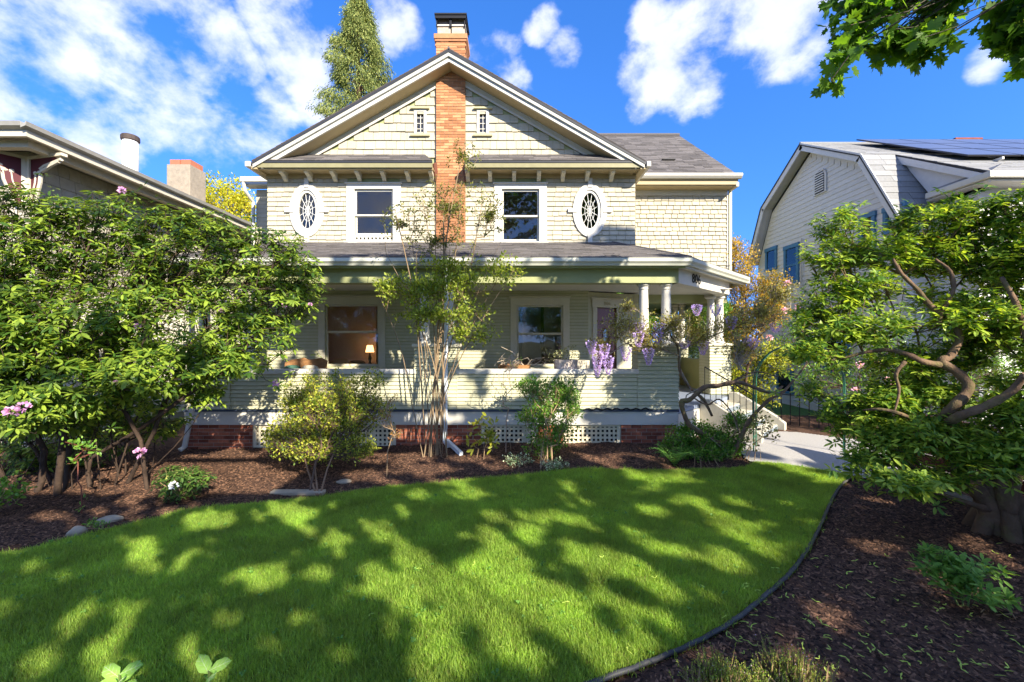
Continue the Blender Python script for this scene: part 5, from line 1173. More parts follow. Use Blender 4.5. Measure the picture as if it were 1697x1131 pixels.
for k in range(6):   # fluted foot
    a_ = k * 1.05; c = Vector((5.86, 5.05, 0)); o_ = Vector((math.cos(a_), math.sin(a_), 0))
    tb.tube([c + o_ * .27 + Vector((0, 0, -.05)), c + o_ * .17 + Vector((0, 0, .22)), c + o_ * .11 + Vector((-.05, 0, .5)), c + o_ * .05 + Vector((-.12, 0, .75))], [.09, .085, .08, .05], 8)
tb.build('trunk', BARKG, RP, smooth=True)
pos, par, tips = grow([chain(*l[0]) for l in limbs], T, seg=.2, jit=.025, seed=3)
limb_mesh('branches', pos, par, BARKG, RP, r_tip=.004, power=.36, rmax=.035, sides=5)
tp = np.array([pos[j] for _, j in tips]); ax = norm(r.normal(size=tp.shape) * .25 + np.array([-.05, -.2, .9]))
M_PI = leafmat('glossy_leaf', (.09, .20, .03), (.34, .44, .06), .4, .4, .35, .2)
a = whorls(tp, ax, 9, .115, .36, .5, r, .2); b = whorls(tp + np.array([0, 0, .04]), ax, 6, .09, .38, .1, r, .5); c = whorls(tp + r.normal(size=tp.shape) * .11, ax, 8, .105, .34, .5, r)
make_leaves(RP, M_PI, *cat(a, b, c), 'lance', 300)
ti = r.choice(len(tp), 60, replace=False); new = whorls(tp[ti][tp[ti][:, 2] > 3.0] + [0, 0, .06], ax[ti][tp[ti][:, 2] > 3.0], 7, .06, .25, .0, r, .6)
V, F = leaf_geo(*new, 'lance'); np_mesh('new_growth', V, F, mat('bronze_leaf', (.28, .11, .04), .45, island=.25, transl=.3), RP, kind='stuff')

# ---- generic shrubs
def shrub(name, label, ctg, base, blobs, nt, m, leaf, per, rad, L, W, seed, stems=5, barkm=TWIG, r_tip=.003, single=0, spread=.12, group=None, shell=.4, seg=.15, rmax=.03, jit=.012, power=.42, up=.3):
    r = np.random.default_rng(seed); o = thing(name, label, ctg, base, group); T = blob_pts(blobs, nt, shell, seed + 1)
    T = T[T[:, 2] > np.array([gz(x, y) + .03 for x, y, z in T])]
    b = np.array(base); c = T.mean(0); bs = []
    for i in range(stems):
        s_ = b + [r.normal() * spread, r.normal() * spread * .6, -.03]; t_ = T[r.integers(len(T))] * .35 + c * .65; h = s_ + (t_ - s_) * .45; h[0] = s_[0] + (h[0] - s_[0]) * .6
        bs.append([tuple(s_), tuple(h)])
    pos, par, tips = grow(bs, T, seg=seg, jit=jit, seed=seed); limb_mesh('stem', pos, par, barkm, o, r_tip=r_tip, power=power, rmax=rmax, sides=5)
    tp = np.array([pos[j] for _, j in tips]); make_leaves(o, m, *spray(tp, rad, per, L, W, r, up=up), leaf, single); return o, tp
M_AZ = leafmat('azalea_leaf', (.11, .18, .02), (.42, .42, .05), .35, .5, .35, .25)
az, tpz = shrub('azalea', 'broad yellow-green azalea on a thin bare trunk in front of the porch', 'bush', G(527, 822), [(545, 648, 7.6, 102, 36, .5), (600, 680, 7.6, 55, 40, .4), (482, 722, 7.3, 52, 30, .4), (560, 720, 7.4, 60, 35, .4), (500, 670, 7.4, 50, 25, .3), (620, 630, 7.6, 30, 18, .3), (530, 690, 7.2, 75, 50, .4), (520, 745, 7.1, 65, 24, .35), (590, 745, 7.2, 40, 20, .3)], 1100, M_AZ, 'small', 15, .085, .052, .55, 41, stems=1, barkm=BARK, single=150, rmax=.016)
tb = MB(); g = G(527, 822)
for dx, px2, py2 in ((0, 523, 745), (.03, 560, 735), (-.02, 500, 740)): tb.tube([g + Vector((dx, 0, 0)), g.lerp(P(px2, py2, 7.2), .5) + Vector((0, -.05, 0)), P(px2, py2, 7.2)], [.016, .013, .009], 6)
tb.build('trunk', mat('azalea_bark', (.2, .12, .07), .9, var=.3), az)
sel = tpz[np.array([PX(p)[0] < 560 and PX(p)[1] > 690 for p in tpz])]
M_G2 = leafmat('fresh_green_leaf', (0.0725, 0.189, 0.0203), (0.189, 0.334, 0.0435), .35, .45, .4)
shrub('green_bush', 'bright green upright bush before the lattice between porch pedestals', 'bush', G(905, 778), [(905, 650, 8.1, 42, 28, .35), (890, 690, 8.0, 38, 32, .35), (925, 700, 8.0, 40, 38, .35), (880, 640, 8.1, 28, 18, .3), (935, 650, 8.1, 30, 22, .3), (905, 735, 7.9, 40, 25, .3), (950, 675, 8.0, 16, 22, .2)], 560, M_G2, 'small', 16, .08, .052, .55, 43, stems=7, single=100, rmax=.012)
# tall vase-shaped shrub in the middle
TS = thing('tall_shrub', 'tall vase-shaped multi-stemmed shrub rising before the middle porch pedestal to the upper windows', 'shrub', G(720, 757))
r = np.random.default_rng(51); b0 = np.array(G(720, 757)); bs = []
tops = [(770, 235, 8.3), (765, 300, 8.4), (700, 330, 8.3), (655, 350, 8.1), (735, 360, 8.3), (800, 330, 8.3), (830, 400, 8.2), (850, 450, 8.0), (640, 420, 8.1), (690, 420, 8.1), (620, 470, 8.0), (745, 420, 8.2), (780, 450, 8.0), (660, 470, 8.0), (720, 300, 8.5), (850, 420, 8.3), (715, 470, 8.0), (790, 390, 8.4), (745, 330, 8.2), (680, 380, 8.4)]
for i, (px, py, Y) in enumerate(tops):
    t_ = np.array(P(px, py, Y)); s_ = b0 + [r.normal() * .16, r.normal() * .08, -.04]; q1 = s_ + (t_ - s_) * .33; q1[0] = s_[0] + (q1[0] - s_[0]) * .55; q2 = s_ + (t_ - s_) * .66; q2[0] = s_[0] + (q2[0] - s_[0]) * .82
    bs.append([tuple(x) for x in smooth_path([tuple(s_), tuple(q1 + r.normal(size=3) * .03), tuple(q2 + r.normal(size=3) * .05), tuple(t_)], 4)])
lo = blob_pts([(760, 470, 8.0, 70, 35, .4), (700, 480, 8.0, 50, 35, .35), (830, 450, 8.1, 40, 28, .3), (650, 480, 8.0, 40, 24, .3), (740, 520, 7.9, 90, 25, .4), (780, 550, 7.9, 50, 18, .3), (680, 530, 7.9, 45, 20, .3), (740, 440, 8.1, 70, 20, .3)], 300, .2, 52)
hi = blob_pts([(745, 345, 8.3, 90, 60, .3), (765, 260, 8.3, 38, 28, .2), (660, 370, 8.2, 40, 40, .2), (810, 360, 8.3, 38, 45, .2), (720, 400, 8.2, 70, 30, .3)], 420, .0, 53)
pos, par, tips = grow(bs, np.concatenate([lo, hi]), seg=.16, jit=.012, seed=54)
limb_mesh('stem', pos, par, mat('shrub_stem', (.24, .17, .10), .85, var=.25), TS, r_tip=.0034, power=.36, rmax=.028, sides=5)
tl = np.array([pos[j] for t, j in tips if t < len(lo)]); th = np.array([pos[j] for t, j in tips if t >= len(lo)])
M_TS = leafmat('lime_leaf', (0.132, 0.198, 0.022), (0.33, 0.385, 0.055), .42, .5, .35)
M_TH = leafmat('olive_leaf', (0.087, 0.123, 0.029), (0.232, 0.232, 0.0508), .3, .5, .3)
make_leaves(TS, M_TS, *spray(tl, .12, 22, .07, .55, r), 'small', 200); make_leaves(TS, M_TH, *spray(th, .06, 11, .055, .5, r), 'small', 60)
# small white-budded rhododendron
SR = thing('dwarf_rhododendron', 'small round rhododendron with pale yellow buds on the left mulch', 'bush', G(300, 828)); r = np.random.default_rng(61)
T = blob_pts([(300, 800, 6.15, 44, 30, .38), (285, 790, 6.1, 28, 20, .3), (325, 792, 6.1, 24, 20, .3)], 190, .45, 62); T = T[T[:, 2] > .05]
pos, par, tips = grow([[tuple(G(300, 828)), tuple(G(300, 828) + Vector((0, 0, .12)))]], T, seg=.1, seed=3); limb_mesh('stem', pos, par, TWIG, SR, r_tip=.003, rmax=.012)
tp = np.array([pos[j] for _, j in tips]); ax = norm((tp - np.array([tp[:, 0].mean(), tp[:, 1].mean(), 0])) * .8 + [0, -.1, .5]); make_leaves(SR, leafmat('dark_leaf', (0.029, 0.0725, 0.0174), (0.102, 0.174, 0.029), .2, .35, .5), *whorls(tp, ax, 8, .085, .3, .4, r), 'lance', 150)
M_BUD = mat('pale_yellow_bud', (.55, .55, .16), .6, island=.15, transl=.2)
for i in [j for j in range(len(tp)) if tp[j][2] > .28][:26]: MB().lathe(tuple(tp[i] + ax[i] * .01), [(.004, 0), (.016, .015), (.017, .03), (.004, .055)], 6).build('bud', M_BUD, SR)
truss(SR, P(288, 805, 5.75), .05, mat('white_petal', (.8, .8, .75), .6), 24)
# leafy young shrub at the right
M_BG = leafmat('broad_leaf', (.08, .19, .03), (.22, .38, .07), .32, .5, .2)
LS = thing('leafy_shrub', 'low broad-leaved green shrub alone on the right mulch bed', 'shrub', G(1600, 1005)); r = np.random.default_rng(71)
T = blob_pts([(1580, 940, 3.7, 48, 28, .22), (1545, 945, 3.7, 30, 22, .18), (1610, 975, 3.6, 45, 22, .2), (1640, 950, 3.75, 20, 18, .12), (1530, 915, 3.8, 18, 8, .08)], 150, .2, 72); T = T[T[:, 2] > .04]
pos, par, tips = grow([[tuple(G(1600, 1005) + Vector((i * .04 - .06, 0, 0))), tuple(G(1600, 1005) + Vector((i * .08 - .12, 0, .12)))] for i in range(4)], T, seg=.08, seed=4); limb_mesh('stem', pos, par, mat('green_stem', (.1, .14, .04), .6), LS, r_tip=.002, rmax=.008)
tp = np.array([pos[j] for _, j in tips]); make_leaves(LS, M_BG, *whorls(tp, norm(r.normal(size=tp.shape) * .3 + [0, -.1, .8]), 6, .075, .42, .1, r, .35), 'lance', 300)
shrub('leafy_sprig', 'small leafy sprig beside the right frame edge on dark mulch', 'plant', G(1668, 1022), [(1668, 1000, 3.55, 28, 10, .06)], 14, M_BG, 'lance', 5, .035, .07, .42, 77, stems=2, single=60, rmax=.004)
# heathers along the bottom edge
M_HE = leafmat('heather_green', (.18, .30, .04), (.45, .52, .10), .3, .7, .2); M_HF = mat('heather_flower', (.45, .28, .42), .7)
for k, (px, py, Y, w_, lab) in enumerate(((1190, 1118, 2.75, 42, 'yellow-green heather clump crossing the lawn edging at the bottom'), (1315, 1122, 2.72, 55, 'large heather clump with tiny pink tips at the bottom right of the lawn edging'), (1255, 1140, 2.6, 40, 'low heather clump between the two bigger heathers, lowest of the three'))):
    b = G(px, py + 30); o = thing('heather', lab, 'plant', b, 'heathers at the bottom edge'); r = np.random.default_rng(80 + k); n = 320
    th = r.uniform(0, 6.28, n); ph = np.abs(r.normal(0, .55, n)); D = np.stack([np.sin(ph) * np.cos(th), np.sin(ph) * np.sin(th), np.cos(ph)], -1); Ln = r.uniform(.12, .24, n) * w_ / 45
    s_ = np.array(b) + np.stack([r.normal(0, .07, n), r.normal(0, .06, n), np.zeros(n)], -1)
    V, F = leaf_geo(s_, D, norm(r.normal(size=(n, 3))), Ln, np.full(n, .004), 'small'); np_mesh('stem', V, F, TWIG, o, kind='stuff')
    u = r.uniform(.35, 1, (n, 26)); c = s_[:, None] + D[:, None] * (Ln[:, None] * u)[..., None]; c = c.reshape(-1, 3); DD = norm(np.repeat(D, 26, 0) + r.normal(size=c.shape) * .7)
    V, F = leaf_geo(c, DD, norm(r.normal(size=c.shape)), r.uniform(.008, .017, len(c)), np.full(len(c), .004), 'small'); np_mesh('foliage', V, F, M_HE, o, kind='stuff')
    q = r.choice(n, 60); c = s_[q] + D[q] * Ln[q][:, None] * r.uniform(.9, 1.02, (60, 1)); V, F = leaf_geo(c, norm(r.normal(size=c.shape)), norm(r.normal(size=c.shape)), np.full(60, .009), np.full(60, .007), 'small'); np_mesh('flower', V, F, M_HF, o, kind='stuff')
# big-leaved hydrangeas poking into the bottom left corner
for k, (px, py, lab, nl) in enumerate(((198, 1118, 'broad green hydrangea shoot at the bottom left, wider of the two', 7), (346, 1112, 'single upright hydrangea leaf pair at the bottom edge right of the wider shoot', 3))):
    Y = 2.55; t_ = np.array(P(px, py, Y)); b = Vector((t_[0], Y, 0)); o = thing('hydrangea', lab, 'plant', b, 'hydrangea shoots at the bottom edge'); r = np.random.default_rng(90 + k)
    MB().tube([b, b.lerp(Vector(t_), .5) + Vector((.01, 0, 0)), t_], .006, 6).build('stem', mat('green_stem', ()), o)
    for i in range(nl):
        a_ = i * 2.4 + .4; d = np.array([[math.cos(a_), math.sin(a_) * .5, .35 + (1.2 if nl == 3 else .1) * (i % 2)]]); v, f = TPL['lance']
        V, F = leaf_geo(t_[None] + [0, 0, .0 - .02 * i], d, np.array([[0, -.5, .8]]), np.array([.13]), np.array([.085]), 'lance')
        vn = MB(); dn = Vector(d[0]).normalized(); sd2 = Vector((0, -.5, .8)).cross(dn).normalized(); up_ = dn.cross(sd2); o_ = t_v = Vector(t_ + np.array([0, 0, -.02 * i])) + up_ * .001
        vn.tube([o_, o_ + dn * .12], .0012, 4)
        for q_ in (.25, .45, .65):
            for sg in (-1, 1): vn.tube([o_ + dn * .13 * q_, o_ + dn * .13 * (q_ + .18) + sd2 * sg * .026], .0007, 4)
        vn.build('vein', mat('pale_vein', (.5, .62, .3), .6), o, kind='stuff'); np_mesh('leaf', V, F, leafmat('hydrangea_leaf', (.22, .42, .06), (.38, .60, .14), .4, .6, .1), o, smooth=True)
# bits near the left edge
shrub('berry_bush', 'low bright green round-leaved branch at the left frame edge above the mulch', 'bush', G(-15, 850), [(15, 812, 5.5, 38, 24, .2), (-20, 830, 5.5, 30, 20, .2)], 60, M_G2, 'lance', 5, .05, .06, .6, 101, stems=3, single=60, rmax=.006)
shrub('sapling', 'thin leggy sapling in front of the rhododendron trunks', 'sapling', G(135, 852), [(140, 745, 5.6, 32, 12, .1), (120, 765, 5.6, 14, 8, .08), (125, 735, 5.6, 18, 8, .08), (130, 835, 5.6, 10, 10, .05)], 30, M_G2, 'lance', 4, .04, .055, .6, 103, stems=1, single=40, rmax=.007, spread=.01, barkm=mat('red_stem', (.16, .05, .03), .7))
shrub('yellow_shrub', 'young broad-leaved yellow-green shrub before the brick and lattice base', 'shrub', G(790, 762), [(800, 705, 8.0, 24, 18, .2), (780, 735, 8.0, 14, 12, .1), (812, 730, 7.9, 12, 20, .1)], 30, leafmat('yellowish_leaf', (0.143, 0.22, 0.022), (0.418, 0.396, 0.044), .35), 'lance', 5, .06, .13, .42, 105, stems=3, single=60, rmax=.009)
for k, (px, py, lab) in enumerate(((855, 772, 'pale variegated ground plant at the foot of the green bush, left one'), (920, 780, 'pale variegated ground plant hard against the lawn edge, right one'))):
    shrub('variegated_plant', lab, 'plant', G(px, py), [(px, py - 10, G(px, py).y, 30, 9, .18)], 45, leafmat('variegated_leaf', (0.132, 0.242, 0.088), (0.55, 0.605, 0.385), .25), 'small', 8, .05, .035, .6, 107 + k, stems=4, rmax=.003, group='variegated plants on the lawn edge')
shrub('weed', 'tiny leafy weed growing by the stones at the left lawn edge', 'weed', G(155, 875), [(158, 868, 4.95, 22, 7, .08)], 22, M_G2, 'small', 6, .03, .03, .6, 111, stems=3, rmax=.003)
# slender bare shrub by the lattice
shrub('bare_shrub', 'sparse twiggy shrub standing in front of the lattice right of the tall shrub', 'shrub', G(822, 752), [(830, 650, 8.2, 28, 45, .2), (845, 600, 8.2, 20, 20, .15)], 60, M_G2, 'small', 3, .05, .035, .5, 113, stems=4, barkm=mat('pale_twig', (.42, .3, .22), .8), rmax=.01)
shrub('thin_azalea', 'spindly half-bare azalea with reddish tips at the right side of the broad azalea', 'bush', G(640, 790), [(640, 690, 7.2, 22, 14, .15), (655, 720, 7.2, 18, 10, .12), (650, 660, 7.2, 14, 14, .1)], 60, leafmat('reddish_leaf', (0.154, 0.11, 0.022), (0.374, 0.176, 0.055), .3), 'small', 5, .05, .035, .5, 115, stems=1, rmax=.008, spread=.01)
# fern
FE = thing('fern', 'arching green fern at the corner of the brick pier by the steps', 'fern', G(1118, 772)); r = np.random.default_rng(121); b = np.array(G(1118, 772)); fm = leafmat('fern_green', (0.0725, 0.189, 0.029), (0.174, 0.348, 0.0725), .35)
for k in range(16):
    a_ = k * .393 + r.uniform(-.2, .2); Lf = r.uniform(.35, .6); u = np.linspace(0, 1, 16)[:, None]; d = np.array([math.cos(a_), math.sin(a_) * .8, 0])
    sp = b + d * Lf * (u ** 1.1) + np.array([0, 0, 1]) * (Lf * .75 * np.sin(u * 2.0) * .8); tang = norm(np.gradient(sp, axis=0)); sd_ = norm(np.cross(tang, [0, 0, 1])); wd = .09 * np.sin(np.pi * np.clip(u[:, 0] * .9 + .1, 0, 1))
    Pq = np.concatenate([sp, sp]); Dq = np.concatenate([sd_ + tang * .4, -sd_ + tang * .4]); V, F = leaf_geo(Pq, Dq, np.tile([[0, 0, 1.]], (32, 1)), np.concatenate([wd, wd]) + .01, np.full(32, .022), 'small'); np_mesh('frond', V, F, fm, FE)
# ---- wisteria with twisted mossy trunk, racemes and bronze new leaves
WI = thing('wisteria', 'old twisted wisteria with lilac flower clusters draped over the right porch pedestal', 'wisteria', G(1200, 775)); r = np.random.default_rng(131)
wl = [([(1205, 778, 7.9), (1205, 750, 7.9), (1170, 720, 7.9), (1142, 700, 7.9), (1133, 675, 7.9), (1138, 655, 7.9), (1160, 643, 7.85), (1190, 638, 7.8), (1215, 632, 7.8), (1240, 645, 7.75), (1275, 648, 7.7), (1297, 640, 7.7)], [.10, .085, .075, .07, .065, .065, .07, .065, .06, .05, .04, .025]),
      ([(1205, 770, 7.9), (1222, 735, 7.9), (1240, 700, 7.85), (1270, 665, 7.8), (1300, 650, 7.8), (1340, 600, 7.9)], [.075, .065, .055, .045, .035, .02]),
      ([(1180, 690, 8.4), (1165, 665, 8.5), (1142, 640, 8.55), (1126, 610, 8.6), (1128, 575, 8.6), (1110, 555, 8.65)], [.035, .04, .04, .038, .03, .02]),
      ([(1150, 660, 8.3), (1170, 672, 8.2), (1195, 668, 8.1), (1215, 690, 8.0), (1225, 720, 7.9)], [.02, .022, .022, .02, .015]),
      ([(1126, 590, 8.6), (1080, 575, 8.6), (1040, 570, 8.5), (1005, 590, 8.5)], [.018, .015, .012, .008]),
      ([(1128, 580, 8.6), (1170, 560, 8.6), (1215, 545, 8.6), (1260, 540, 8.5), (1310, 510, 8.5)], [.018, .016, .014, .012, .008]),
      ([(1215, 632, 7.8), (1250, 620, 7.8), (1290, 625, 7.8)], [.025, .02, .01])]
tb = MB()
for pth, rad in wl:
    q = smooth_path([tuple(np.array(P(*p)) + r.normal(size=3) * .035 * (0 < k_ < len(pth) - 1)) for k_, p in enumerate(pth)], 4); rr_ = np.interp(np.linspace(0, 1, len(q)), np.linspace(0, 1, len(rad)), rad) * .66 * (1 + .14 * np.sin(np.arange(len(q)) * 1.7)); tb.tube(q, list(rr_), 8)
tb.build('trunk', BARKG, WI, smooth=True)
bl = [(1030, 540, 8.5, 45, 30, .3), (1070, 560, 8.5, 50, 28, .3), (1000, 570, 8.5, 28, 22, .25), (1110, 540, 8.5, 60, 30, .3), (1160, 555, 8.5, 40, 22, .3), (1210, 540, 8.5, 40, 30, .3), (1260, 520, 8.5, 50, 35, .4), (1230, 580, 8.4, 40, 30, .3), (1290, 490, 8.6, 40, 30, .4), (1040, 510, 8.5, 24, 14, .2)]
T = blob_pts(bl, 800, .1, 132); pos, par, tips = grow([chain(*l[0]) for l in wl], T, seg=.14, jit=.02, seed=5); limb_mesh('vine', pos, par, mat('pale_vine', (.32, .26, .2), .85, var=.3), WI, r_tip=.0035, power=.25, rmax=.014, sides=5)
tp = np.array([pos[j] for _, j in tips]); make_leaves(WI, leafmat('bronze_olive_leaf', (0.176, 0.143, 0.0385), (0.374, 0.363, 0.099), .35), *spray(tp, .09, 13, .055, .5, r), 'small', 60)
M_WF = mat('lilac_petal', (.42, .32, .80), .6, island=.25, transl=.25, col2=(.68, .52, .92))
for k, (px, py, ln, Y) in enumerate(((980, 575, .26, 8.4), (990, 592, .50, 8.35), (1008, 600, .36, 8.35), (1002, 580, .30, 8.4), (1037, 585, .28, 8.4), (1058, 560, .3, 8.4), (1075, 587, .34, 8.35), (1090, 560, .22, 8.45), (1092, 545, .22, 8.5), (1060, 545, .2, 8.5), (1165, 575, .28, 8.5), (1212, 535, .26, 8.4), (1240, 570, .2, 8.4), (1248, 572, .2, 8.3), (1155, 515, .22, 8.5), (1186, 515, .22, 8.5), (1285, 545, .2, 8.4), (1135, 575, .16, 8.5))):
    n = int(420 * ln / .3); u = r.random(n); c = np.array(P(px, py - 10, Y)); rad = .10 * (1 - u) ** .6 * (.5 + .5 * (u > .08)); th = r.uniform(0, 6.28, n)
    q = c + np.stack([rad * np.cos(th), rad * np.sin(th), -u * ln], -1) + r.normal(size=(n, 3)) * .006; V, F = leaf_geo(q, norm(np.stack([np.cos(th), np.sin(th), r.uniform(-.6, .5, n)], -1)), norm(r.normal(size=(n, 3))), r.uniform(.02, .032, n), np.full(n, .022), 'small'); np_mesh('raceme', V, F, M_WF, WI)
shrub('groundcover_shrub', 'low fine-leaved green shrub under the twisted wisteria trunk', 'shrub', G(1175, 775), [(1150, 720, 8.1, 50, 22, .3), (1200, 735, 8.1, 45, 22, .3), (1120, 740, 8.2, 30, 14, .2), (1225, 700, 8.2, 30, 18, .25), (1170, 750, 7.9, 55, 14, .3)], 620, M_G2, 'small', 16, .085, .055, .55, 141, stems=9, single=60, rmax=.008, spread=.35)
shrub('rose_bush', 'sparse bronze-leaved rose at the foot of the garden arch', 'bush', G(1250, 765), [(1262, 700, 7.7, 24, 25, .2), (1280, 720, 7.7, 16, 20, .15), (1245, 740, 7.8, 20, 14, .15)], 50, leafmat('bronze_rose_leaf', (0.131, 0.116, 0.0435), (0.29, 0.29, 0.0725), .3), 'lance', 4, .05, .06, .6, 143, stems=4, rmax=.007)
# yellow-bronze vine and shrubs beyond the steps
M_GOLD = leafmat('golden_leaf', (0.242, 0.22, 0.033), (0.605, 0.396, 0.077), .4, .5, .3); M_YG = leafmat('yellow_green_leaf', (0.198, 0.264, 0.0275), (0.462, 0.462, 0.066), .42, .5, .3)
shrub('golden_shrub', 'tall golden-bronze shrub between the porch end and the white neighbouring house', 'shrub', Vector((7.0, 12.6, 0)), [(1225, 450, 12.4, 35, 55, .7), (1250, 500, 12.0, 45, 50, .7), (1215, 410, 12.6, 14, 25, .3), (1230, 560, 12.0, 35, 50, .6), (1275, 520, 11.6, 35, 30, .5), (1290, 470, 11.5, 24, 24, .4)], 900, M_GOLD, 'small', 14, .13, .07, .5, 151, stems=6, barkm=BARK, rmax=.06, seg=.3)
shrub('yellow_green_shrub', 'leafy yellow-green shrub beyond the far porch columns', 'shrub', Vector((6.2, 17, 0)), [(1120, 520, 17, 60, 40, .9), (1100, 580, 17, 60, 40, .9), (1160, 560, 17, 50, 60, .9), (1190, 610, 15.5, 40, 40, .6), (1240, 620, 13, 60, 35, .6), (1290, 590, 12.5, 40, 30, .5), (1250, 660, 12, 40, 20, .4)], 1200, M_YG, 'small', 14, .17, .09, .5, 153, stems=8, barkm=BARK, rmax=.05, seg=.4)
shrub('pink_rhododendron', 'pink-flowered leafy rhododendron in front of the white neighbouring wall', 'bush', Vector((7.9, 9.5, 0)), [(1410, 620, 9.8, 60, 40, .5), (1340, 630, 10, 30, 30, .4), (1460, 590, 9.6, 50, 50, .5), (1310, 560, 10.4, 26, 40, .4), (1520, 640, 9.2, 60, 50, .5), (1650, 600, 9, 70, 70, .5)], 700, M_G2, 'small', 9, .12, .08, .4, 157, stems=8, barkm=BARK, rmax=.04, seg=.25)
PR = [o for o in COL.objects if o.name == 'pink_rhododendron'][0]; M_PK = mat('pink_petal', (.72, .45, .62), .6, island=.15, transl=.3)
for px, py, Y in ((1425, 605, 9.3), (1418, 648, 9.2), (1440, 645, 9.2), (1470, 630, 9.2), (1455, 600, 9.2), (1300, 515, 10), (1320, 510, 10), (1255, 515, 10.4), (1275, 560, 10), (1305, 470, 10.3), (1450, 665, 9.1), (1478, 640, 9.1)): truss(PR, P(px, py, Y), .07, M_PK)
# ---- conifer behind the roof
r = np.random.default_rng(161); CO = thing('conifer', 'tall olive-green conifer with drooping sprays rising behind the left roof slope', 'tree', (-8.0, 22.5, 0)); n = 5200
Yc = 22.5; cxp, zt_ = P(594, 0, Yc).x, 20.6
zz = r.uniform(6, zt_, n); Rz = np.interp(zz, [6, 12, 14.8, 16.5, 18, 19, 20, 20.6], [2.6, 2.1, 1.6, 1.35, 1.1, .78, .42, .05]); th = r.uniform(0, 6.28, n); lump = 1 + .26 * np.sin(th * 3 + zz * 2.3) + .22 * np.sin(zz * 7 + th * 5)
rad = Rz * lump * r.uniform(.55, 1, n) ** .6; c = np.stack([cxp + rad * np.cos(th), Yc + rad * np.sin(th), zz - rad * .25], -1)
per = 16; cc_ = np.repeat(c, per, 0) + r.normal(size=(n * per, 3)) * [.13, .13, .12]; th2 = np.repeat(th, per); D = norm(np.stack([np.cos(th2) * .5, np.sin(th2) * .5, np.full(n * per, -.9)], -1) + r.normal(size=cc_.shape) * .35)
V, F = leaf_geo(cc_, D, norm(r.normal(size=cc_.shape)), r.uniform(.12, .26, len(cc_)), np.full(len(cc_), .035), 'small'); np_mesh('crown', V, F, leafmat('conifer_spray', (.10, .15, .035), (.27, .29, .09), .2, .7, .2, .3), CO, kind='stuff')
tb = MB().tube([(cxp, Yc, 0), (cxp, Yc, 12), (cxp, Yc, 20.4)], [.35, .22, .03], 8)
tb.build('trunk', BARK, CO)
bm_ = MB()
for i in range(120): a_ = r.uniform(0, 6.28); z_ = r.uniform(7, 20.5); R_ = float(np.interp(z_, [6, 15, 20.5], [2.2, 1.4, .1])); bm_.tube([(cxp, Yc, z_ + .2), (cxp + R_ * .5 * math.cos(a_), Yc + R_ * .5 * math.sin(a_), z_ + .1), (cxp + R_ * math.cos(a_), Yc + R_ * math.sin(a_), z_ - .3)], [.04, .025, .01], 4)
bm_.build('branches', BARK, CO, kind='stuff')
shrub('yellow_tree', 'yellow-green spring tree between the stucco chimney and the house corner', 'tree', Vector((-12.5, 19.5, 0)), [(370, 330, 19.5, 45, 38, 1.5), (400, 350, 19.5, 28, 40, 1.2), (340, 345, 19.5, 20, 30, 1.0), (385, 390, 19, 40, 40, 1.3), (420, 440, 19, 30, 60, 1)], 800, leafmat('chartreuse_leaf', (0.286, 0.33, 0.022), (0.605, 0.55, 0.044), .45, .5, .3), 'small', 14, .25, .14, .55, 171, stems=3, barkm=BARK, rmax=.14, seg=.5)
# trees far behind, closing the view low down
for k, (x, y, h, w_, lab) in enumerate(((-11, -24, 8, 7, 'leafy street tree seen only as a reflection at the left, across the road'), (-3, -26, 9, 8, 'leafy street tree seen only as a reflection across the road'), (5, -25, 8, 7, 'leafy street tree seen only as a reflection at the right, across the road'), (-17, 34, 8, 5, 'round dark green tree far behind the left gap'), (9, 33, 7.5, 5, 'green tree behind the gap to the right of the house'), (2, 38, 7, 6, 'broad green tree hidden mostly behind the house'), (17, 36, 6, 5, 'green tree behind the white gambrel house'))):
    o = thing('background_tree', lab, 'tree', (x, y, 0), 'trees behind the houses'); r = np.random.default_rng(180 + k); n = 1500; q = norm(r.normal(size=(n, 3))) * r.uniform(.6, 1, (n, 1)) * (1 + .2 * np.sin(np.arange(n) % 9)[:, None]) * [w_ * .5, w_ * .5, h * .33] + [x, y, h * .62]
    make_leaves(o, M_G2, *spray(q, .35, 12, .22, .55, r), 'small'); MB().tube([(x, y, 0), (x, y, h * .6)], [.3, .12], 7).build('trunk', BARK, o)
# ------------------------------------------------------------------ street maple: stands behind and right of the camera, shades the garden
r = np.random.default_rng(201)
LV = np.array([SL.x, SL.y, SL.z])
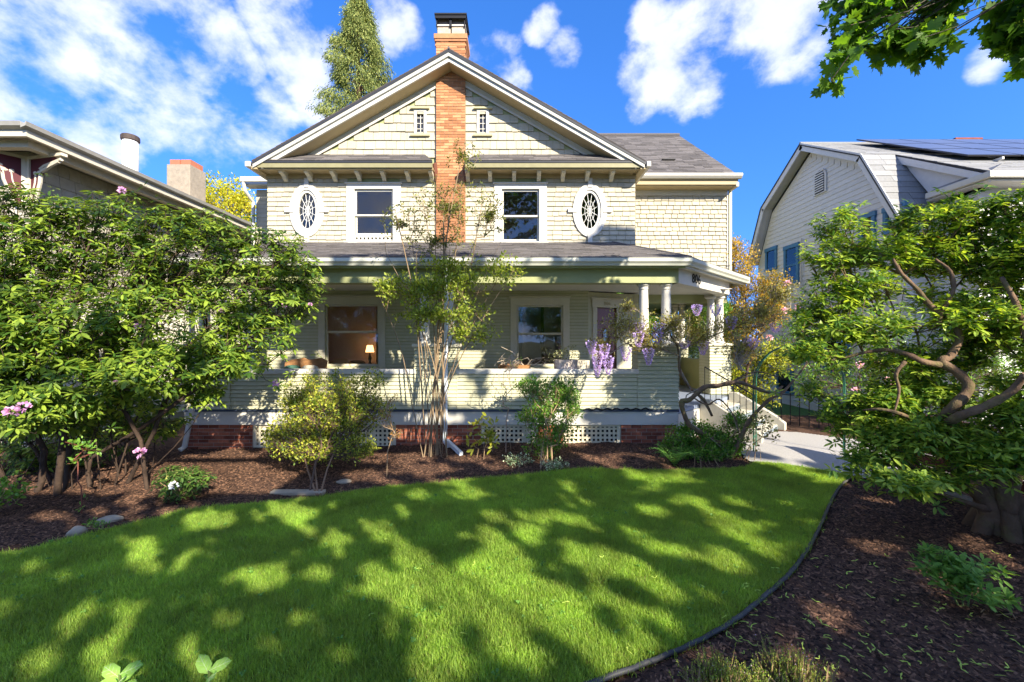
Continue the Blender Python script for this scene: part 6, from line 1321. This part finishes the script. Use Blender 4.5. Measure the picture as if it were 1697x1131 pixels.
# patches of the photograph where the sun reaches the ground (ellipses in photo pixels: x, y, rx, ry, turn)
LIT = [(345, 862, 55, 16, 0), (490, 852, 38, 16, 0), (455, 845, 10, 10, 0), (240, 915, 30, 14, 0), (240, 938, 36, 10, 0), (425, 958, 30, 18, 0), (210, 1012, 22, 14, 0), (75, 1095, 40, 18, -20), (8, 1005, 20, 18, 0), (120, 1030, 24, 10, 0), (165, 1085, 30, 12, 0), (60, 940, 20, 8, 0),
       (555, 897, 28, 14, 0), (630, 885, 24, 20, 0), (520, 950, 20, 14, 0), (615, 952, 26, 18, 0), (665, 925, 26, 20, 20), (650, 990, 22, 20, 0), (665, 855, 10, 8, 0), (690, 960, 30, 45, 0), (745, 975, 60, 36, 0), (800, 960, 60, 50, 20), (850, 1010, 60, 40, 35), (720, 1030, 30, 24, 0), (700, 1090, 34, 34, 0), (740, 1110, 30, 24, 0),
       (820, 905, 45, 18, 35), (850, 935, 40, 18, 35), (815, 858, 22, 10, 0), (865, 885, 30, 12, 35), (890, 860, 32, 14, 0), (950, 865, 18, 12, 0), (945, 835, 16, 10, 10), (930, 808, 18, 9, 0), (770, 820, 36, 10, 0), (690, 822, 20, 8, 0), (960, 920, 30, 20, 0), (1000, 935, 40, 22, 25), (930, 900, 14, 12, 0), (1040, 790, 16, 8, 0), (1070, 808, 16, 8, 0), (1060, 900, 40, 10, 35),
       (920, 1020, 50, 22, 40), (960, 1050, 40, 22, 40), (900, 990, 30, 18, 40), (1070, 960, 60, 16, 38), (1120, 985, 20, 12, 0), (1050, 1080, 30, 16, 0), (1030, 1060, 18, 14, 0), (1010, 1000, 40, 9, 35), (880, 1090, 24, 16, 0), (1000, 1115, 30, 12, 0),
       (1150, 838, 26, 9, 20), (1180, 862, 36, 14, 35), (1225, 888, 40, 12, 38), (1265, 915, 30, 10, 30), (1210, 830, 34, 7, 15), (1275, 840, 26, 7, 5), (1250, 875, 18, 7, 0), (1320, 865, 20, 8, 0), (1085, 850, 14, 8, 20), (1170, 925, 22, 9, 30), (1210, 940, 20, 8, 30), (1110, 915, 26, 9, 30), (1300, 905, 12, 6, 0),
       (640, 762, 60, 8, 0), (700, 780, 60, 9, 0), (600, 790, 36, 8, 0), (780, 765, 40, 6, 0), (820, 775, 30, 5, 0), (740, 800, 40, 6, 0), (650, 803, 26, 5, 0), (880, 768, 26, 5, 0), (500, 775, 30, 5, 0), (420, 800, 30, 5, 0), (400, 808, 30, 4, 0), (460, 780, 20, 4, 0), (250, 820, 24, 4, 0), (990, 765, 40, 4, 0), (1060, 745, 30, 5, 0), (30, 915, 20, 5, 0), (210, 832, 26, 5, 0), (80, 855, 30, 4, 0), (230, 842, 14, 4, 0),
       (1395, 1020, 36, 22, 30), (1450, 908, 40, 9, 12), (1430, 790, 20, 5, 0), (1620, 900, 34, 9, 15), (1670, 930, 26, 7, 10), (1660, 985, 24, 8, 15), (1380, 1105, 24, 10, 25), (1650, 1110, 26, 9, 15), (1320, 965, 14, 5, 15), (1420, 843, 16, 3, 0),
       (1320, 745, 34, 5, 8), (1360, 768, 40, 5, 8), (1410, 785, 30, 5, 8), (1330, 720, 20, 4, 0), (1290, 760, 18, 3, 0)]
LIT += [(1190, 1105, 60, 26, 0), (1310, 1110, 60, 22, 0), (200, 1112, 50, 20, 0), (346, 1110, 26, 20, 0), (1560, 960, 50, 26, 10), (300, 800, 44, 26, 0)]
_q = random.Random(31)
for _ in range(110): LIT.append((_q.uniform(60, 1330), _q.uniform(825, 1110), _q.uniform(4, 13), _q.uniform(3, 7), _q.uniform(0, 40)))
LIT = np.array(LIT, float)
# patches on the porch front (plane Y = 9) and on the beam
WLIT = np.array([(690, 640, 40, 30), (640, 650, 30, 14), (600, 640, 26, 16), (840, 640, 34, 22), (800, 670, 30, 10), (760, 650, 26, 24), (910, 640, 30, 10), (970, 670, 14, 10), (1040, 645, 14, 16), (1098, 660, 12, 14), (1075, 665, 8, 10), (1025, 625, 14, 6), (870, 612, 50, 4), (680, 612, 60, 4), (720, 590, 34, 12), (1090, 590, 20, 8), (330, 690, 14, 10), (395, 692, 8, 5), (350, 730, 8, 8), (890, 695, 60, 6), (1020, 690, 20, 5), (720, 695, 50, 5), (690, 720, 30, 8), (740, 730, 24, 6), (850, 725, 40, 14), (960, 720, 20, 6), (1075, 715, 16, 5), (500, 692, 14, 6), (440, 640, 14, 5), (640, 466, 12, 3), (860, 466, 34, 3), (560, 434, 12, 2.5), (1070, 520, 6, 18), (1103, 500, 5, 20), (1150, 475, 10, 2), (900, 433, 20, 2.5)], float)
def lit_amount(px, py, tab, rot=True, Yh=None):
    d = np.full(px.shape, 9.0); mx = .06 * FPX / Yh; my = (.10 * 1610 / Yh ** 2) if rot else .06 * FPX / Yh
    for row in tab:
        a = math.radians(row[4]) if rot else 0; ca, sa = math.cos(a), math.sin(a); dx, dy = px - row[0], py - row[1]; u = (dx * ca + dy * sa) / (row[2] + mx); v = (-dx * sa + dy * ca) / (row[3] + my); d = np.minimum(d, u * u + v * v)
    return d
n = 340000
# hit points: half on the ground, the rest on the porch front, the shrubs and the path side
kind = r.choice(5, n, p=[.58, .17, .10, .07, .08]); Hx = np.zeros((n, 3))
def fill(k, lo, hi):
    m = kind == k; Hx[m] = r.uniform(lo, hi, (m.sum(), 3))
fill(0, (-9, 1.2, 0), (8.5, 9, 0)); fill(1, (-7.2, 9.0, 0), (8.5, 9.0, 4.1)); fill(2, (-8.5, 6.9, .8), (-2.6, 6.9, 4.9)); fill(3, (3.4, 5.4, .6), (8.5, 5.4, 4.3)); fill(4, (1.6, YW, 4.2), (8.0, YW, 5.3))
Hx[kind == 0, 2] = 0
px = CX + Hx[:, 0] / Hx[:, 1] * FPX; py = CY - (Hx[:, 2] - CAMZ) / Hx[:, 1] * FPX
nz = np.zeros(n)
for s_, a_ in ((.9, 1.), (.45, .8), (.25, .6)):
    for _ in range(5):
        w = norm(r.normal(size=3)) * 2 * math.pi / s_; nz += a_ / 5 * np.sin(Hx @ w + r.uniform(0, 6.28)) * 1.6
nf = np.zeros(n)
for _ in range(8):
    w = norm(r.normal(size=3)) * 2 * math.pi / .3; nf += .35 * np.sin(Hx @ w + r.uniform(0, 6.28))
keep = np.zeros(n, bool)
m = kind == 0; d = lit_amount(px, py, LIT, True, Hx[:, 1]); keep[m] = (d[m] + .4 * nz[m] + .4 * nf[m] > 1.05) & ~((Hx[m][:, 0] < -3.6) & (Hx[m][:, 1] > 6.3)) & ~((Hx[m][:, 0] > 5.0) & (Hx[m][:, 1] > 5.8)) & (nz[m] + .9 * nf[m] < 1.35)
m = kind == 1; d = lit_amount(px, py, WLIT, False, Hx[:, 1]); keep[m] = (d[m] > 1.05) & (Hx[m][:, 0] > -3.9) & (Hx[m][:, 0] < 5.0) & (nz[m] < 1.6)
m = kind == 2; keep[m] = nz[m] < 9
m = kind == 3; keep[m] = nz[m] < 9
# tree-tip shapes on the lower right of the upper wall
m = kind == 4; top = np.interp(px, [930, 945, 960, 1000, 1030, 1060, 1085, 1110, 1150, 1200, 1300], [420, 385, 410, 370, 355, 398, 390, 405, 412, 425, 440]); keep[m] = (py[m] > top[m] + 6 * nz[m])
Hx = Hx[keep]; kd = kind[keep]; n = len(Hx)
s_ = np.where((kd == 0) & (Hx[:, 1] < 6.2), r.uniform(9.6, 13.5, n), r.uniform(12.2, 16.0, n)); Q = Hx + LV * s_[:, None]
def crosses(Yp, x0, x1, z0, z1):
    t = (Q[:, 1] - Yp) / LV[1]; C = Q - LV * t[:, None]; g_ = np.zeros(len(Q)); r2 = np.random.default_rng(int(abs(Yp) * 10))
    for s_, a_ in ((1.0, 1.), (.5, .8)):
        for _ in range(5): w = norm(r2.normal(size=3)) * 2 * math.pi / s_; g_ += a_ / 5 * np.sin(C @ w + r2.uniform(0, 6.28)) * 1.6
    return (C[:, 0] > x0) & (C[:, 0] < x1) & (C[:, 2] > z0) & (C[:, 2] < z1), g_
ra, ga = crosses(6.6, -9, -2.5, 1.1, 5.2); rb_, gb = crosses(5.4, 3.2, 9, .9, 4.6); rc, gc = crosses(4.7, 2.3, 6.6, 4.5, 7.2); rd, gd = crosses(8.0, -2.9, 1.9, 2.6, 6.0)
free = ~(ra & (ga > -.75)) & ~(rb_ & (gb > -.7)) & ~(rc & (gc > -.9)) & ~(rd & (gd > .1))
ok = free & (Q[:, 2] > 4.6) & (Q[:, 2] < 13.5) & (Q[:, 1] < .2) & (Q[:, 1] > -14)
# every accepted clump must not open a second shadow inside a lit patch: one leaf cluster is small, so test its own landing point
Q = Q[ok]
print('canopy clusters', len(Q))
MA = thing('maple_tree', 'large maple behind the viewer whose leafy branches hang into the top right of the sky', 'tree', (7.2, -5.5, 0))
# visible hanging branches, top right
vb = [(1440, 20, 4.9, 60, 25, .5), (1420, 60, 4.8, 45, 22, .4), (1400, 100, 4.7, 25, 20, .3), (1385, 135, 4.6, 22, 12, .25), (1500, 60, 4.7, 45, 25, .4), (1530, 80, 4.6, 30, 16, .3), (1550, 20, 4.7, 40, 20, .4), (1480, -25, 4.9, 120, 25, .5), (1600, -40, 4.6, 120, 20, .5), (1690, 20, 4.3, 30, 30, .3), (1680, 60, 4.3, 30, 22, .3), (1720, 90, 4.2, 22, 30, .3), (1660, 45, 4.4, 20, 10, .2)]
T = blob_pts(vb, 210, .1, 203); T = T[[not (1590 < PX(p)[0] < 1632 and PX(p)[1] > 5) for p in T]]
sub = Q[r.choice(len(Q), 900, replace=False)]
trunk = [(7.2, -5.5, 0), (7.15, -5.5, 1.5), (7.0, -5.4, 3.2), (6.6, -5.2, 5.0), (6.0, -5.0, 6.6), (5.2, -4.8, 8.0)]
limb = [(6.9, -5.3, 3.6), (6.9, -3.0, 5.4), (6.6, 0.5, 6.6), (6.0, 3.0, 6.7), (5.2, 4.4, 6.4)]; limb2 = [(7.0, -5.4, 3.0), (4.5, -6, 5.2), (1.5, -6.5, 6.4), (-1.5, -6.0, 7.0)]; limb3 = [(7.0, -5.3, 3.6), (8.8, -6, 6), (9.5, -6, 8)]
pos, par, tips = grow([trunk, limb, limb2, limb3], np.concatenate([T, sub]), seg=.4, jit=.04, seed=9)
limb_mesh('trunk', pos, par, mat('maple_bark', (.09, .075, .06), .95, var=.3, bump=1, bscale=25), MA, r_tip=.005, power=.5, rmax=.26, sides=7)
tp = np.array([pos[j] for t, j in tips if t < len(T)])
M_MP = leafmat('maple_leaf', (.045, .13, .012), (.11, .21, .02), .55, .45, .4)
a = spray(tp, .12, 8, .13, .95, r, up=-.2); make_leaves(MA, M_MP, a[0], norm(a[1] + [0, 0, -.5]), norm(a[2] + r.normal(size=a[2].shape) * .5), a[3], a[4], 'maple', 300)
mm_ = r.choice(len(tp), 60); f = spray(tp[mm_], .1, 12, .022, .5, r); V, F = leaf_geo(*f, 'small'); np_mesh('seed_cluster', V, F, mat('lime_flower', (.4, .5, .06), .6, transl=.4), MA, kind='stuff')
# canopy: one leaf at each shade point, turned to face the sky at random
nq = len(Q); D = norm(r.normal(size=(nq, 3)) + [0, 0, -.2]); N_ = norm(r.normal(size=(nq, 3)) * .45 + LV); Ls = r.uniform(.11, .18, nq)
V, F = leaf_geo(Q - D * Ls[:, None] * .5, D, N_, Ls, Ls * .95, 'maplelow'); np_mesh('crown', V, F, M_MP, MA, kind='stuff')
# fallen maple flowers on the right bed and a few on the lawn
M_SEED = mat('lime_samara', (.5, .62, .12), .6, obj=.2, transl=.25)
variants = []
for k in range(4):
    mb = MB(); rr = random.Random(k)
    for j in range(rr.choice((2, 2, 3))):
        a_ = j * 2.1 + rr.uniform(-.3, .5); d = Vector((math.cos(a_), math.sin(a_), rr.uniform(0, .35))); s2 = Vector((-d.y, d.x, 0)); L_ = rr.uniform(.034, .055); w_ = .0085
        o_ = Vector((0, 0, .006)); mb.add([o_, o_ + d * L_ * .5 + s2 * w_, o_ + d * L_ + Vector((0, 0, -.003)), o_ + d * L_ * .5 - s2 * w_ * .6], [(0, 1, 2), (0, 2, 3)]); mb.tube([o_, o_ + d * L_ * .4], .0025, 4)
    me = bpy.data.meshes.new('fallen_samara'); me.from_pydata(mb.v, [], mb.f); me.materials.append(M_SEED); variants.append(me)
rr = random.Random(77); k = 0
while k < 190:
    bed = k < 165
    px_, py_ = (rr.uniform(1180, 1697), rr.uniform(850, 1128) ** 1.0) if bed else (rr.uniform(600, 1300), rr.uniform(860, 1100)); g = G(px_, py_); inl = bool(inpoly(np.array([g.x]), np.array([g.y]), LAWN)[0])
    if bed and (inl or rr.random() > (py_ - 780) / 300): continue
    if not bed and not inl: continue
    o = bpy.data.objects.new('fallen_samara', rr.choice(variants)); COL.objects.link(o); o.location = (g.x, g.y, g.z + (.015 if bed else .06)); o.rotation_euler = (rr.uniform(-.4, .4), rr.uniform(-.4, .4), rr.uniform(0, 6.28)); s_ = rr.uniform(.7, 1.15); o.scale = (s_, s_, s_)
    tag(o, 'lime-green fallen maple samara lying loose on the dark mulch of the right bed' if bed else 'small lime-green fallen maple samara lying on the grass of the lawn', 'fallen samara', 'fallen samaras on the mulch' if bed else 'fallen samaras on the lawn'); k += 1

# ------------------------------------------------------------------ things on the porch and inside
M_WICK = mat('wicker', (.34, .17, .07), .8, var=.3, bump=1, bscale=60, stretch=(1, 1, 3)); M_CUSH = mat('striped_cushion', (.55, .5, .4), .9, var=.1); M_TEAL = mat('dark_green_cushion', (.05, .12, .09), .9)
for k, (px, lab) in enumerate(((478, 'brown wicker porch chair with a dark green cushion, nearer the left bush'), (508, 'brown wicker porch chair with pale throw beside the left window'))):
    c = P(px, 600, 10.2); o = thing('wicker_chair', lab, 'chair', (c.x, 10.2, ZD), 'wicker chairs on the porch'); w_ = .30; z = ZD
    MB().box(c.x - w_, c.x + w_, 10.0, 10.5, z + .36, z + .43).build('seat', M_WICK, o, bevel=.015)
    MB().prism([(c.x - w_, 10.48, z + .40), (c.x + w_, 10.48, z + .40), (c.x + w_ * 1.05, 10.62, z + .98), (c.x + w_ * .5, 10.63, z + 1.05), (c.x - w_ * .5, 10.63, z + 1.0), (c.x - w_ * 1.05, 10.62, z + .93)], (0, .05, 0)).build('backrest', M_WICK, o, bevel=.01)
    for sx in (-1, 1):
        MB().tube([(c.x + sx * w_, 10.0, z + .62), (c.x + sx * w_, 10.5, z + .64)], .03, 6).build('armrest', M_WICK, o)
        for y in (10.02, 10.48): MB().tube([(c.x + sx * w_ * .95, y, z), (c.x + sx * w_ * .95, y, z + .4)], .022, 6).build('leg', M_WICK, o)
    cu = bmesh.new(); bmesh.ops.create_icosphere(cu, subdivisions=3, radius=1); me = bpy.data.meshes.new('cushion')
    for v in cu.verts: v.co = Vector((math.copysign(abs(v.co.x) ** .6, v.co.x) * .22, math.copysign(abs(v.co.y) ** .8, v.co.y) * .08, math.copysign(abs(v.co.z) ** .6, v.co.z) * .2))
    cu.to_mesh(me); cu.free(); q = link('cushion', me, None, M_TEAL if k == 0 else M_CUSH); q.location = (c.x, 10.38, z + .68); tag(q, ('dark green' if k == 0 else 'pale striped') + ' cushion propped on the ' + ('left' if k == 0 else 'right') + ' wicker porch chair', 'cushion')
def pillow(px, py, Y, w_, m, lab):
    bm = bmesh.new(); bmesh.ops.create_icosphere(bm, subdivisions=3, radius=1); me = bpy.data.meshes.new('pillow')
    for v in bm.verts: v.co = Vector((math.copysign(abs(v.co.x) ** .55, v.co.x) * w_, math.copysign(abs(v.co.y) ** .8, v.co.y) * .07, math.copysign(abs(v.co.z) ** .55, v.co.z) * w_ * .75))
    bm.to_mesh(me); bm.free(); o = link('pillow', me, None, m); o.location = P(px, py, Y); tag(o, lab, 'pillow')
pillow(565, 607, 11.75, .27, mat('cream_pillow', (.6, .52, .36), .9), 'cream pillow behind the glass of the left ground floor window')
pillow(592, 608, 11.9, .24, mat('grey_pillow', (.2, .17, .13), .9), 'grey-brown pillow beside the cream one behind the left ground floor window')
lc = P(613, 577, 12.1); lp = thing('table_lamp', 'lit table lamp glowing orange deep inside the left ground floor window', 'lamp', (lc.x, 12.1, ZD + .7))
MB().lathe((lc.x, 12.1, lc.z - .12), [(.12, 0), (.08, .2)], 16).build('lamp_shade', mat('lit_shade', (.8, .4, .1), .8, emit=(1, .5, .2, 1.3)), lp); MB().lathe((lc.x, 12.1, lc.z - .5), [(.07, 0), (.03, .1), (.05, .2), (.015, .38)], 12).build('lamp_base', M_BLACK, lp)
tb = thing('side_table', 'dark table carrying the lit lamp inside the left ground floor window', 'table', (lc.x, 12.1, ZD)); MB().box(lc.x - .3, lc.x + .3, 11.9, 12.3, lc.z - .54, lc.z - .5).build('tabletop', M_BLACK, tb)
for sx in (-.27, .27):
    for y in (11.93, 12.27): MB().box(lc.x + sx - .02, lc.x + sx + .02, y - .02, y + .02, ZD, lc.z - .54).build('leg', M_BLACK, tb)
# on the right of the porch: driftwood basket, potted plant
bc = P(852, 605, 9.9); bk_ = thing('wicker_basket', 'wicker basket heaped with pale bleached branches behind the porch rail', 'basket', (bc.x, 9.9, ZD)); MB().lathe((bc.x, 9.9, ZD), [(.30, 0), (.36, .5), (.38, .92), (.34, .92), (.3, .5)], 14).build('body', M_WICK, bk_)
r = np.random.default_rng(301); mb = MB()
for k in range(20):
    s_ = np.array([bc.x + r.uniform(-.5, .7), 9.85 + r.uniform(-.2, .2), ZD + .88]); d = norm(np.array([r.normal() * 1.0, r.normal() * .3, r.uniform(.05, .6)])) * r.uniform(.2, .5)
    mb.tube([s_, s_ + d * .5 + [0, 0, .1], s_ + d + r.normal(size=3) * .06], [.012, .009, .004], 5)
mb.build('dry_branch', mat('bleached_wood', (.55, .45, .33), .8, var=.2), bk_, kind='stuff')
pc = P(933, 600, 9.8); pp = thing('potted_plant', 'pale-leaved plant in a bark pot on the porch rail right of the right window', 'plant', (pc.x, 9.3, 1.7)); MB().lathe((P(938, 600, 9.3).x, 9.35, ZD), [(.2, 0), (.26, .9), (.27, 1.06), (.23, 1.06)], 14).build('pot', mat('birch_pot', (.5, .42, .36), .9, var=.4, scale=14), pp)
q = np.array([P(935, 590, 9.35)]) + r.normal(size=(60, 3)) * [.16, .1, .08] + [0, 0, .05]; make_leaves(pp, leafmat('pale_sage_leaf', (.2, .22, .1), (.45, .45, .25), .3), *spray(q, .07, 7, .05, .5, r), 'small')
pr = MB().lathe((P(957, 605, 10.3).x, 10.3, ZD), [(.22, 0), (.28, .75), (.3, 1.0), (.26, 1.0)], 14).build('planter', M_CUSH); tag(pr, 'plain beige planter behind the rail near the front door', 'planter')
# porch lamp by the door and bench beyond
bn = thing('porch_bench', 'orange-brown wooden bench seen between the columns at the far end of the porch', 'bench', (4.6, 13.7, ZD)); M_BW = mat('orange_wood', (.38, .16, .06), .6, var=.2)
MB().box(3.8, 5.3, 13.5, 13.95, ZD + .42, ZD + .47).build('seat', M_BW, bn); MB().box(3.8, 5.3, 13.93, 13.98, ZD + .5, ZD + 1.12).build('backrest', M_BW, bn)
for x in (3.85, 5.25): MB().box(x - .03, x + .03, 13.5, 13.95, ZD, ZD + .42).build('leg', M_BW, bn)
